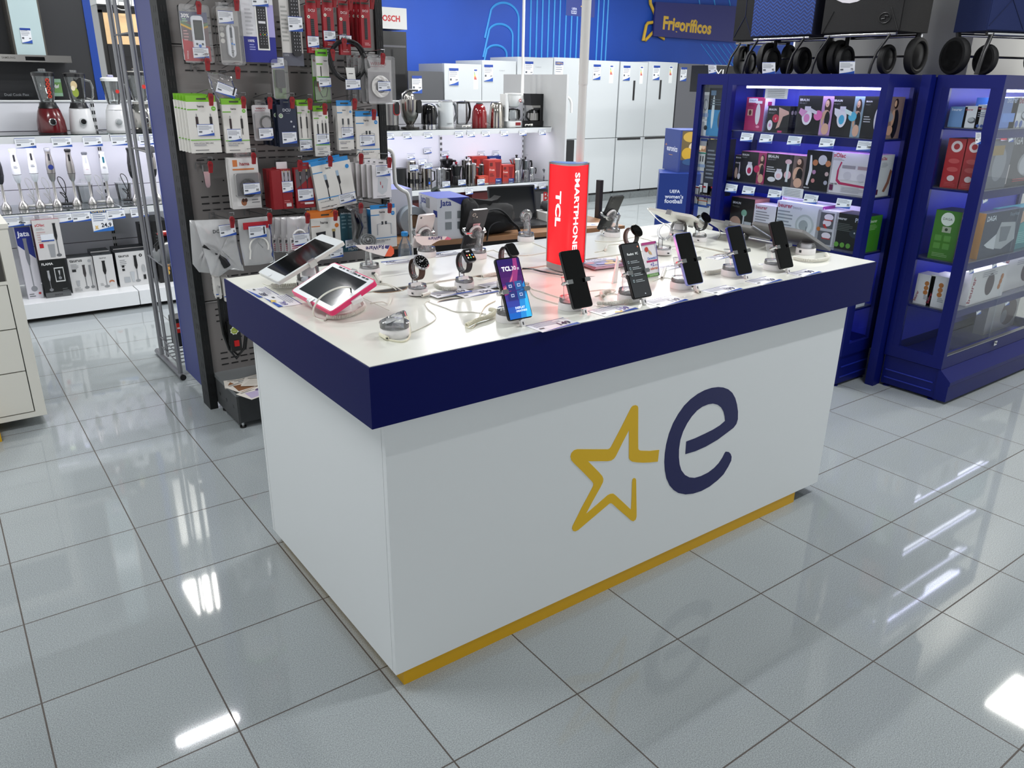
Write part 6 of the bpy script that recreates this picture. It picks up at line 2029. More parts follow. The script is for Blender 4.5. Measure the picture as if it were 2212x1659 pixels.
kettle('small glossy black kettle with steel foot', 927, [(.069, .03), (.070, .05), (.068, .15), (.058, .185), (.03, .2), (.005, .203)], M('08080a', .06), [(.05, .04, .17), (.085, .03, .16), (.09, .02, .1), (.07, .02, .05)], base=([(.070, 0), (.071, .029)], CHROME()))
kettle('white kettle with looped handle, lettered nevir', 963, [(.07, .01), (.072, .02), (.07, .12), (.066, .215)], M('cdd2d4', .3), [(-.02, 0, .222), (.06, 0, .222), (.1, 0, .19), (.115, 0, .11), (.09, 0, .06), (.072, 0, .04)], '55585c',
       base=([(.075, 0), (.075, .01)], M('c8c8c8')), lid=([(.064, .216), (.06, .226), (.01, .232)], M('8a8c90', .3)), spout=(.066, .17), txt=[('T', .18, .14, .55, '5a5c60', 'nevir')])
kettle('glass kettle with thick black handle behind the white kettle', 998, [(.05, .02), (.055, .03), (.052, .18), (.05, .2)], JG(), [(.03, 0, .215), (.075, 0, .21), (.09, 0, .15), (.08, 0, .08), (.055, 0, .04)], base=([(.058, 0), (.06, .02)], M('b4b4b6', .3)), lid=([(.052, .2), (.05, .215), (.01, .222)], BLACKP()), y=4.9)
kettle('glossy dark red kettle in the middle of the shelf', 1035.5, [(.07, 0), (.071, .02), (.066, .13), (.05, .18), (.03, .198)], M('7a0a14', .08, coat=.6), None, lid=([(.032, .195), (.03, .206), (.01, .21)], BLACKP()), txt=[('T', .68, .1, .3, 'c8a0a0', 'ESS')])
t = kettle('polished steel kettle right of the red kettle', 1072, [(.074, 0), (.074, .01), (.068, .12), (.058, .19), (.05, .208)], M('b8b2aa', .12, 1), [(.05, 0, .19), (.075, .0, .16), (.078, 0, .08)], lid=([(.05, .208), (.045, .214), (.01, .218)], STEEL()), spout=None)
# coffee makers
t = ap('coffee_maker', 'white filter coffee maker with glass jug', 1104, 'coffee maker')
m = MB()
m.rr(.17, .14, .03, .0, .045, WHITEP(), cx=0)
m.rr(.05, .1, .02, .045, .285, WHITEP(), cx=-.06, cy=.03)
m.build('body', t)
m = MB()
m.lathe([(.035, .165), (.055, .18), (.072, .24), (.075, .28), (.08, .282), (.08, .292), (.01, .295)], WHITEP(), 26, (.02, 0, 0))
m.frame((0, -.078, .2), (1, 0, 0), (0, 0, 1), .05, .05).gell(.9, .6, .28, M('a02028')).gell(.9, .6, .15, M('e0e0e0'))
m.build('filter_holder', t)
m = MB()
m.lathe([(.045, .05), (.055, .07), (.05, .12), (.04, .145), (.038, .145), (.048, .12), (.05, .07)], JG(), 22, (.01, -.01, 0))
m.lathe([(.042, .145), (.042, .155), (.01, .16)], BLACKP(), 22, (.01, -.01, 0))
m.tube([(.055, -.02, .145), (.075, -.02, .14), (.078, -.02, .08), (.062, -.02, .06)], .012, BLACKP(), 8)
m.build('jug', t)
m = MB()
m.box((.0, -.072, .008), (.06, -.07, .035), M('8a1c20'))
m.build('switch_panel', t, label='red switch panel')
t = ap('coffee_maker', 'black and steel filter coffee maker at the right end of the shelf', 1149, 'coffee maker')
m = MB()
m.rr(.16, .15, .02, 0, .045, BLACKP(), cx=.01)
m.rr(.045, .12, .012, .045, .29, BLACKP(), cx=.075)
m.build('body', t)
m = MB()
m.prism([(-.06, .185), (.06, .185), (.07, .29), (-.075, .29)], BLACKP(), -.06, .05, ax=1)
m.box((-.05, -.0615, .165), (.05, .04, .185), STEEL())
m.build('filter_holder', t)
m = MB()
m.lathe([(.052, .047), (.056, .05), (.054, .115)], STEEL(), 24, (-.0, -.01, 0))
m.lathe([(.054, .115), (.04, .14), (.01, .15)], BLACKP(), 24, (-.0, -.01, 0))
m.tube([(-.045, -.02, .13), (-.08, -.02, .12), (-.088, -.02, .08), (-.06, -.02, .055)], .01, BLACKP(), 8)
m.build('jug', t)
for u, lab in ((1005, 'white coiled plug lying before the glass kettle'), (1140, 'white coiled plug between the two coffee makers')):
    m = MB()
    x = S(u, 280, 1, 4.66).x
    m.tube([(-.03 + .012 * i, .01 * math.sin(i * 1.7), .008 + .01 * abs(math.sin(i))) for i in range(7)], .006, M('d8d6d0', .4), 8)
    m.tube([(.03, 0, .012), (.05, -.01, .014)], .011, M('d8d6d0', .4), 8)
    m.build('power_plug', None, lab, 'plug', loc=(x, 4.66, ZA + .001))

# ---- second shelf: mokas, mugs, presses
ZM = .6725
GM = 'small coffee ware on the lower lit shelf'


def mw(name, label, u, y, cat):
    return thing(name, label, cat, (S(u, 390, 1, y).x, y, ZM), 0, GM)


def moka(label, u, y, H, metal='b4b4b6', knob='0f0f10', hand='0f0f10', dark=False):
    t = mw('moka_pot', label, u, y, 'moka pot')
    s = H / .2
    mm = M(metal, .18 if not dark else .25, 1 if not dark else 0)
    m = MB()
    m.lathe([(.045 * s, 0), (.045 * s, .005 * s), (.036 * s, .075 * s), (.034 * s, .08 * s)], mm, 10)
    m.build('boiler', t)
    m = MB()
    m.lathe([(.034 * s, .08 * s), (.036 * s, .09 * s), (.047 * s, .165 * s), (.048 * s, .168 * s)], mm, 10)
    m.prism([(-.044 * s, .13 * s), (-.066 * s, .168 * s), (-.04 * s, .168 * s)], mm, -.012 * s, .012 * s, ax=1)
    m.build('jug', t)
    m = MB()
    m.lathe([(.048 * s, .168 * s), (.04 * s, .178 * s), (.01 * s, .184 * s)], mm, 10)
    m.build('lid', t)
    m = MB()
    m.lathe([(.006 * s, .182 * s), (.012 * s, .2 * s), (.004 * s, .203 * s)], M(knob, .3), 12)
    m.build('knob', t)
    m = MB()
    m.tube([(.045 * s, 0, .16 * s), (.075 * s, 0, .158 * s), (.08 * s, 0, .13 * s), (.072 * s, 0, .08 * s)], .007 * s, M(hand, .3), 8, flat=1.4)
    m.build('handle', t)
    return t


moka('large black moka pot with red knob, back row', 967, 4.98, .235, '0e0e10', 'b01c34', dark=True)
moka('black moka pot with red knob, front row', 986, 4.74, .20, '0e0e10', 'b01c34', dark=True)
moka('large shiny moka pot with white swing tag', 1115, 4.76, .235)
moka('tall shiny moka pot at the back by the grey end panel', 1151, 5.0, .25)
moka('small moka pot in the front row, third from the right', 1148, 4.72, .135)
moka('moka pot with black handle, back row beside the red lightbox', 1166, 4.92, .19)
moka('smallest moka pot, front row beside the red lightbox', 1178, 4.72, .11)
moka('slim moka pot between the tagged one and the tall one', 1134, 4.88, .2)


def pot(name, label, u, y, r, h, cat, mat=None, lid=None, handle=True, band=None, knob=True):
    t = mw(name, label, u, y, cat)
    m = MB()
    m.lathe([(r, 0), (r, h * .1), (r * .97, h)], mat or M('a8a49e', .15, 1), 24)
    m.build('body', t)
    if lid:
        m = MB()
        m.lathe([(r, h), (r * .9, h + r * .2), (.005, h + r * .35)], lid, 22)
        if knob:
            m.ball((0, 0, h + r * .5), .009, BLACKP())
        m.build('lid', t)
    if band:
        m = MB()
        m.lathe([(r * 1.03, h * band[0]), (r * 1.04, h * band[1])], BLACKP(), 24)
        m.build('band', t)
    if handle:
        m = MB()
        m.tube([(r, 0, h * .85), (r + .035, 0, h * .8), (r + .038, 0, h * .35), (r, 0, h * .25)], .007, BLACKP(), 8)
        m.build('handle', t)
    return t


pot('food_warmer', 'steel container with wide black band and angled handle', 893, 4.74, .052, .135, 'container', band=(.3, .58))
pot('steel_jar', 'round steel jar behind the black-banded container', 889, 4.98, .045, .2, 'jar', lid=STEEL(), handle=False, knob=False)
pot('thermos', 'pale thermos bottle with teal cap at the back', 914, 4.98, .035, .2, 'thermos', M('c4c4c8', .2, .8), lid=M('1a7c78'), handle=False, knob=False)
t = pot('milk_frother', 'steel milk frother mug with small blue display', 921, 4.72, .05, .165, 'milk frother', lid=M('8a8c90', .2))
m = MB()
m.box((-.012, -.0525, .025), (.012, -.05, .085), M('101828'))
m.box((-.007, -.053, .03), (.007, -.0525, .05), M('2a60c8', emis=.6))
m.build('display', t)
t = pot('french_press', 'glass french press with steel frame and dome lid', 953, 4.72, .045, .15, 'coffee press', JG(), lid=CHROME())
m = MB()
for k in range(4):
    a = k * math.pi / 2 + .6
    m.tube([(.047 * math.cos(a), .047 * math.sin(a), 0), (.047 * math.cos(a), .047 * math.sin(a), .15)], .003, CHROME(), 6)
m.tube([(0, 0, .03), (0, 0, .16)], .002, CHROME(), 6)
m.lathe([(.04, .03), (.04, .036)], CHROME(), 20)
m.build('plunger', t)
pot('citrus_juicer', 'small juicer with ribbed steel dome behind the french press', 966, 4.86, .045, .13, 'juicer', BLACKP(), lid=CHROME(), handle=False, knob=False)
pot('steel_pot', 'tall mirror steel coffee pot in the front row', 1018, 4.72, .05, .175, 'coffee pot', lid=CHROME())
pot('steel_pot', 'second mirror steel pot behind the tall one', 1008, 4.88, .048, .2, 'coffee pot', lid=CHROME())
pot('steel_pot', 'small narrow steel pot standing on the low red box', 1042, 4.83, .033, .155, 'coffee pot', lid=STEEL())
pot('toaster', 'black ribbed appliance at the left end of the lower lit shelf', 864, 4.78, .06, .17, 'appliance', M('101012', .5), handle=False)
# red Fresa boxes
def fresa(label, TL, BR, y, d=.1):
    c, w, h = PX(TL, BR, 1, y)
    h += c[2] - ZM
    cartonx = carton('moka_box', label, 'box', (c[0], y + d / 2, ZM), 0, w, d, h, 'b0342a',
           front=[('R', .0, 0, .48, 1, 'a83028'), ('R', .08, .72, .3, .88, '5a1410'), ('B', .05, .52, .4, 'e0b8b0', 'Fresa'), ('L', .08, .36, .32, 2, .08, '401818'), ('P', '7a1016', (.52, .86), (.92, .86), (.84, .2), (.6, .2)), ('R', .52, .0, 1, .17, '1c3a80'), ('B', .58, .05, .3, 'c8d0e0', 'Fresa'), ('R', .48, .86, 1, .9, '8a1a18')])


fresa('red Fresa moka box at the back, top rising over the steel pots', (1020, 338.5), (1052, 380), 4.96, .08)
fresa('large red Fresa moka box in the middle of the lower lit shelf', (1056, 346), (1083, 397), 4.72)
fresa('smaller red Fresa moka box right of the large one', (1086, 357), (1110, 396), 4.72)
cartonpx('moka_box', 'low wide orange-red box in front of the narrow steel pot', 'box', (1034, 381), (1055, 398), 1, 4.66, .06, 'b83c2c', z0=ZM, front=[('L', .1, .8, .6, 3, .2, 'd89070'), ('R', 0, 0, 1, .1, 'd8c8b8')])
cartonpx('moka_box', 'dark blue box at the back behind the large Fresa box', 'box', (1056, 338), (1082, 380), 1, 4.97, .07, '1a2c70', z0=ZM, front=[('L', .1, .9, .6, 2, .06, 'b8c4e0')])
# price tags around the coffee ware
for z, y, lst in ((1.128, 4.5835, ((842, 'under the steel juicer'), (880, 'under the lever citrus press'), (925, 'under the black kettle'), (992, 'under the glass kettle'), (1018, 'left under the red kettle'), (1050, 'right under the red kettle'), (1090, 'under the steel kettle'), (1130, 'between the two coffee makers'), (1172, 'right of the black coffee maker'))),
                  (.629, 4.5835, ((923, 'hanging below the milk frother'), (1014, 'hanging below the tall steel pot'), (1070, 'hanging below the large Fresa box'), (1152, 'hanging below the small moka pot'), (1172, 'hanging below the smallest moka pot')))):
    for u, what in lst:
        q = S(u, 290 if z > 1 else 410, 1, y)
        card('price_tag', 'price tag on the lit shelf edge, ' + what, .08, .05, (q.x, y, z - .03), (math.radians(-8), 0, 0), '29', 'price tags on the right lit shelf edges')
for u, v, y, what in ((888, 338, 4.97, 'above the round steel jar'), (913, 350, 4.8, 'leaning on the pale thermos'), (924, 325, 5.03, 'high above the thermos'), (894, 362, 4.68, 'above the black-banded container'), (925, 358, 4.67, 'above the milk frother'), (962, 332, 5.03, 'above the large black moka pot'), (1010, 345, 5.0, 'above the tall steel pot'), (1040, 332, 5.04, 'above the back Fresa box'), (1071, 331, 5.04, 'above the dark blue box'),
                      (964, 400, 4.64, 'standing before the french press'), (998, 394, 4.64, 'standing before the black moka pot'), (1039, 394, 4.64, 'standing before the low red box')):
    q = S(u, v, 1, y)
    m = MB()
    z = max(q.z - .025, ZM + .0)
    hs = z - ZM
    m.box((-.04, 0, hs), (.04, .001, hs + .05), M('e6e9ee', .4))
    tagface(m, .08, .05, (-.04, 0, hs), (1, 0, 0), (0, 0, 1), '19')
    if hs > .01:
        m.box((-.003, .001, 0), (.003, .003, hs + .03), clear('clear_acrylic', (.97, .98, 1), .12, .03, .9))
        m.box((-.02, -.0, 0), (.02, .02, .001), clear('clear_acrylic', (.97, .98, 1), .12, .03, .9))
    m.build('price_tag', None, 'price tag on the lower lit shelf, ' + what, 'price tag', 'price tags on the lower lit shelf', None, (q.x, y, ZM))
# ================================================================= phones, watches and tablets on the counter
TZ = HT + .0004
PK = lambda: M('e6e4e4', .3)


def puck(m, r=.0345, h=.02, mat=None):
    m.lathe([(r, 0), (r, h * .85), (r * .95, h), (.001, h)], mat or PK(), 32)


def stand_parts(t, back, up, tiltd=25, phone=True, arm=.040):
    """base puck, clear column, cradle disc, two chrome clamp arms; 'back' = column foot to cradle offset along -Y"""
    m = MB()
    puck(m)
    m.box((.012, -.0352, .006), (.02, -.0335, .011), M('303238'))
    m.build('base', t, label='white round base')
    m = MB()
    m.lathe([(.031, .02), (.033, .024), (.031, .034), (.001, .037)], ACR(), 28)
    pts = [(0, .004, .03), (0, .012, .05), (0, .014, .07), (0, .018, up * .85), (0, .02, up + .006)]
    m.tube(pts, [.024, .019, .017, .018, .022], ACR(), 14, flat=.5)
    m.build('column', t, label='clear acrylic column')
    m = MB()
    T = Matrix.Translation((0, -back, up)) @ Euler((math.radians(90 - tiltd), 0, 0)).to_matrix().to_4x4()
    m.T = T
    m.lathe([(.001, -.03), (.012, -.03), (.012, -.009)], ACR(), 16)
    m.lathe([(.001, -.008), (.024, -.008), (.027, -.004), (.027, .000), (.001, .000)], M('dcdcdc', .25), 28)
    m.lathe([(.022, -.0095), (.022, -.008)], ACR(), 24)
    for a in range(6):
        m.lathe([(.0035, -.0102), (.0035, -.008)], M('8a8a8e'), 8, (.013 * math.cos(a), .013 * math.sin(a), 0))
    m.build('cradle', t)
    for sx in (-1, 1):
        m = MB()
        m.T = T
        x = sx * arm
        m.tube([(sx * .02, 0, -.006), (x, 0, -.005), (x + sx * .003, 0, .008), (x, 0, .018)], [.005, .006, .006, .005], CHROME(), 8, flat=1.3)
        m.cbox((x - sx * .006, 0, .018), (.018, .012, .005), CHROME())
        m.build('clamp_arm', t, label='chrome clamp arm')
    return t


def phone(label, u, bx, by, bz, tilt, L, W_, col, screen, back=None, rz=0, extra=None, name='smartphone', stand_label=None, sback=.05, lens=None):
    k = 1.045
    bx, by, bz = (CAM_LOC + (Vector((bx, by, bz)) - CAM_LOC) * k)[:]
    L, W_, sback = L * k, W_ * k, .016
    t = thing(name, label, 'phone', (bx, by, bz), (-math.radians(tilt), 0, rz), 'display phones on the counter')
    m = MB()
    m.rr(W_, L, .008, 0, .0082, M(col, .25, .3), ax=1, cy=L / 2)
    m.build('body', t)
    m = MB()
    m.rr(W_ - .004, L - .004, .007, -.0006, .0004, M('050506', .05), ax=1, cy=L / 2)
    m.frame((-W_ / 2 + .003, -.0006, .003), (1, 0, 0), (0, 0, 1), W_ - .006, L - .007)
    if screen:
        screen(m)
    m.gell(.5, .972, .014, M('0a0a0c'))
    m.build('screen', t)
    if back:
        m = MB()
        m.frame((W_ / 2, .0082, 0), (-1, 0, 0), (0, 0, 1), W_, L)
        back(m)
        m.build('camera_back', t)
    # stand
    c, s = math.cos(rz), math.sin(rz)
    th = math.radians(tilt)
    hh = L * .43
    cy, cz = math.sin(th) * hh + .012, bz + math.cos(th) * hh
    sy = cy + sback
    st_ = thing('phone_stand', stand_label or 'clear display stand holding the ' + label.split(',')[0], 'display stand', (bx - s * -sy * -1 * 0 + (-s) * sy, by + c * sy, TZ), (0, 0, rz), 'clear phone stands')
    stand_parts(st_, sback, cz - TZ, tilt, arm=W_ / 2 + .002)
    q = MB()
    q.rr(.012, .02, .003, -.004, .006, PK(), ax=1, cy=-.012)
    q.box((-.002, -.0045, -.016), (.002, -.004, -.008), M('404044'))
    q.T = Matrix.Identity(4)
    q.build('charging_plug', t, label='white plug in the lower edge')
    return t


def grad(m, cols, n=None):
    """screen picture built from flat bands of colour"""
    k = len(cols)
    for i, c in enumerate(cols):
        m.grect(0, i / k, 1, (i + 1) / k, M(c, .08, emis=.75))
        m.lay -= .00025
    m.lay += .0003


def tclscreen(m):
    e = lambda c: M(c, .08, emis=.75)
    grad(m, ['1c5cae', '2a50a4', '343f92', '3c3684', '422c78', '46246c', '48205e', '401c5a', '341a58', '2a1c5c'])
    m.gpoly([(0, .55), (.3, .6), (.55, .75), (.68, .88), (.72, 1), (.9, 1), (.86, .8), (.7, .62), (.45, .5), (.2, .42), (0, .4)], e('8a3470'))
    m.gpoly([(0, .47), (.28, .54), (.5, .66), (.62, .78), (.55, .72), (.3, .58), (0, .52)], e('c87080'))
    m.gpoly([(1, 0), (1, .6), (.8, .5), (.6, .3), (.5, 0)], e('2a80c4'))
    m.gpoly([(1, 0), (1, .42), (.85, .3), (.75, 0)], e('38a8dc'))
    for a, b in ((.16, .47), (.54, .47), (.16, .31), (.54, .31)):
        m.grect(a, b, a + .34, b + .145, M('2c3470' if a < .5 else '2c5a94', .08, emis=.6))
        m.grect(a + .1, b + .05, a + .24, b + .10, e('b8c4dc')).grect(a + .12, b + .06, a + .22, b + .09, e('3c4c88'))
    m.gtext(.1, .80, .42, 'TCL', e('f0f0f4'), 2).gtext(.54, .80, .2, '30', e('f0f0f4')).gtext(.78, .80, .1, 'SE', e('e0e0e8'))
    m.gtext(.3, .155, .44, 'DISPLAY', e('e8f0f8'), 1).gtext(.3, .105, .5, 'GREATNESS', e('e8f0f8'), 1)


def redmi(m):
    e = lambda c: M(c, .08, emis=.8)
    m.grect(0, 0, 1, 1, M('36383a', .1, emis=.35))
    m.gtext(.2, .79, .36, 'Redmi', e('dfe3e4')).gtext(.66, .79, .16, '9C', e('dfe3e4'))
    for k in range(4):
        v = .64 - k * .12
        m.grect(.12, v, .2, v + .05, e('8a9a9e')).grect(.135, v + .008, .185, v + .042, M('36383a', .1, emis=.35))
        m.glines(.27, v + .03, .5, 2, .03, e('8a9094'), .35)
    m.gell(.85, .93, .035, e('c87858')).gell(.62, .05, .03, e('9aa0a4'))


def black_screen(m):
    m.grect(0, .0, 1, 1, M('030304', .05))
    m.grect(.0, .0, 1, .002, M('101014', .05))


W5 = .0725
phone('phone lit with a purple TCL 30 SE screen, first in the front row', 0, .430, .003, .993, 24.4, .160, .074, '1a1c22', tclscreen)
phone('black-screened phone just right of the red lightbox', 0, .640, -.009 + .012, .991, 25.6, .159, .068, '2a2b2e', black_screen)
phone('Redmi 9C phone with grey info screen', 0, .841, -.02, .995, 26.2, .159, .072, '1e1e20', redmi)
phone('black-screened phone with lilac-blue edge, tallest right of the Redmi', 0, 1.079, -.002, .998, 26.2, .159, .071, '8a96d8', black_screen)
phone('black-screened phone with dark blue edge, second from the right in front', 0, 1.347, .024, .990, 25.5, .159, .071, '3a4c98', black_screen)
phone('black-screened phone with black edge, rightmost in the front row', 0, 1.538, .004, .991, 24.8, .159, .071, '26262a', black_screen)


def iphone_back(m):
    m.gell(.14, .93, .055, M('2a3038', .1)).gell(.14, .93, .03, M('0a0c10', .05)).gell(.27, .93, .018, M('e0d8c8'))
    m.gell(.5, .62, .085, M('c4bcbc', .2)).gell(.62, .63, .03, M('d8c8c8', .3)).gell(.53, .685, .022, M('c4bcbc', .2), .018)


def mi_back(m):
    m.gell(.22, .885, .12, M('4a4a4e', .2)).gell(.22, .885, .09, M('c8c4b8', .2)).gell(.22, .885, .07, M('141418', .05))
    m.gell(.24, .79, .075, M('1a1a1e', .1)).gell(.4, .83, .03, M('e8e0d0', .2, emis=.3))
    m.grect(.3, .53, .7, .66, M('d8b0b8')).glines(.34, .62, .3, 2, .03, M('3a3038')).gtext(.2, .1, .5, 'xiaomi', M('9a9a9e'), rot=0)


def redmi_back(m):
    m.gpoly([(.1, .78), (.36, .78), (.36, .97), (.1, .97)], M('141416', .1))
    m.gell(.23, .92, .08, M('2c2e34', .1)).gell(.2, .84, .04, M('2c2e34', .1)).gell(.2, .80, .03, M('2c2e34', .1))
    m.gtext(.3, .08, .3, 'Redmi', M('8a8a8e'))


phone('white phone with bitten-fruit back seen from behind, left of the watches row', 0, .665, .919, 1.003, 24.1, .133, .066, 'd8d0d0', None, iphone_back, math.pi, sback=.045)
phone('dark grey phone with round cameras seen from behind, before the black bag', 0, .800, .806, 1.004, 25.1, .159, .072, '303236', None, mi_back, math.pi, sback=.045)
phone('dark phone with camera block seen from behind, at the far edge of the counter', 0, 1.497, .863, 1.0, 27.2, .158, .072, '2c2e30', None, redmi_back, math.pi, sback=.045)

# empty stands
q = S(1136, 520, 2, TZ)
t = thing('phone_stand', 'empty clear stand with ring head left of the red lightbox', 'display stand', (q.x, q.y, TZ), (0, 0, math.pi), 'clear phone stands')
m = MB(); puck(m); m.build('base', t, label='white round base')
m = MB()
m.lathe([(.031, .02), (.033, .024), (.031, .034), (.001, .037)], ACR(), 28)
m.tube([(0, .004, .03), (0, .008, .055), (0, .002, .08), (0, -.006, .1)], [.024, .019, .02, .024], ACR(), 14, flat=.5)
m.build('column', t)
m = MB()
m.T = Matrix.Translation((0, -.004, .1)) @ Euler((math.radians(75), 0, 0)).to_matrix().to_4x4()
m.lathe([(.016, -.008), (.026, -.008), (.028, 0), (.026, .006), (.016, .006), (.016, -.008)], ACR(), 26)
m.lathe([(.001, -.006), (.015, -.006), (.015, .003), (.001, .003)], M('c8c8cc', .2), 22)
for a in range(3):
    m.lathe([(.004, -.0085), (.004, -.006)], M('8a8a8e'), 8, (.008 * math.cos(a * 2.1), .008 * math.sin(a * 2.1), 0))
m.build('cradle', t)
q = S(799, 592, 2, TZ)


def reware(label, y, outline, tip, navy, txt, pale=False):
    """paper ReWare flag slipped over a stand: gently bent sheet on the plane y"""
    P = [S(u, v, 1, y) for u, v in outline]
    cx = sum(p.x for p in P) / len(P)
    zb = min(p.z for p in P)
    t = thing('paper_flag', label, 'paper sign', (cx, y, zb))
    m = MB()
    m.prism([(p.x - cx, p.z - zb) for p in P], M('e6dedd' if pale else 'e8e6e6', .5), 0, .0012, ax=1)
    for pts, c, l in ((tip, 'd8708c' if pale else 'e2603c', .0004), (navy, '3a3c78', .0006)):
        Q = [S(u, v, 1, y) for u, v in pts]
        m.prism([(p.x - cx, p.z - zb) for p in Q], M(c, .5), -l, -l + .0002, ax=1)
    a, b = S(*txt[0], 1, y), S(*txt[1], 1, y)
    m.frame((b.x - cx, -.0002, a.z - zb), (-1, 0, 0), (0, 0, -1), b.x - a.x, .02)
    m.N = Vector((0, -1, 0))
    m.gtext(0, 0, 1, 'ReWare', M('2c3070'), 1)
    m.build('paper', t)
    return t


t = thing('phone_stand', 'empty clear stand carrying the orange-ended ReWare flag', 'display stand', (q.x, q.y, TZ), (0, 0, -.3), 'clear phone stands')
m = MB(); puck(m, .036, .022); m.box((.0, -.0365, .006), (.012, -.035, .014), M('505256')); m.build('base', t, label='white round base')
m = MB()
m.lathe([(.031, .022), (.033, .026), (.031, .036), (.001, .039)], ACR(), 28)
m.tube([(0, .004, .03), (0, .008, .055), (0, .002, .08), (0, -.006, .1)], [.026, .022, .022, .026], ACR(), 14, flat=.5)
m.build('column', t)
m = MB()
m.T = Matrix.Translation((0, -.0, .11)) @ Euler((math.radians(40), 0, 0)).to_matrix().to_4x4()
for r in (.028, .02, .012):
    m.lathe([(r - .003, -.002), (r, -.002), (r, .004), (r - .003, .004), (r - .003, -.002)], CHROME(), 24)
m.lathe([(.001, -.004), (.029, -.004), (.029, -.002)], ACR(), 24)
m.build('cradle', t)
reware('white ReWare paper flag with orange end, beside the white tablet', q.y - .045, ((766, 529), (838, 529), (846, 532), (851, 539), (851, 548), (845, 554), (831, 554), (812, 549), (793, 543), (777, 537)), ((843, 530), (846, 532), (851, 539), (851, 548), (845, 554), (831, 554)), ((832, 530), (842, 530), (838, 538), (831, 536)), ((790, 533), (829, 536)))
q2 = S(934, 558, 2, TZ)
reware('pale ReWare paper flag with pink end, before the white phone', q2.y - .05, ((895, 510), (950, 511), (965, 511), (975, 515), (973, 518), (953, 518), (943, 522), (930, 530), (912, 530), (900, 522)), ((966, 511), (975, 515), (973, 518), (960, 518)), ((945, 512), (950, 512), (949, 513), (945, 513)), ((925, 513), (955, 515)), True)
# low empty puck near the corner with cable
q = S(853, 724, 2, TZ)
t = thing('phone_stand', 'low empty clear puck stand near the front left corner', 'display stand', (q.x, q.y, TZ), (0, 0, .4), 'clear phone stands')
m = MB(); puck(m, .037, .022); m.build('base', t, label='white round base')
m = MB()
m.lathe([(.037, .0225), (.037, .036), (.03, .04), (.001, .04)], ACR(), 30)
m.T = Matrix.Translation((0, .0, .036)) @ Euler((-.5, 0, 0)).to_matrix().to_4x4()
m.lathe([(.001, 0), (.036, 0), (.037, .012), (.034, .016), (.001, .016)], ACR(), 30)
for a in range(6):
    m.lathe([(.0045, .0165), (.0045, .0175)], M('6a6a70'), 10, (.016 * math.cos(a * 1.05), .016 * math.sin(a * 1.05), 0))
m.build('cradle', t, label='tilted clear disc')


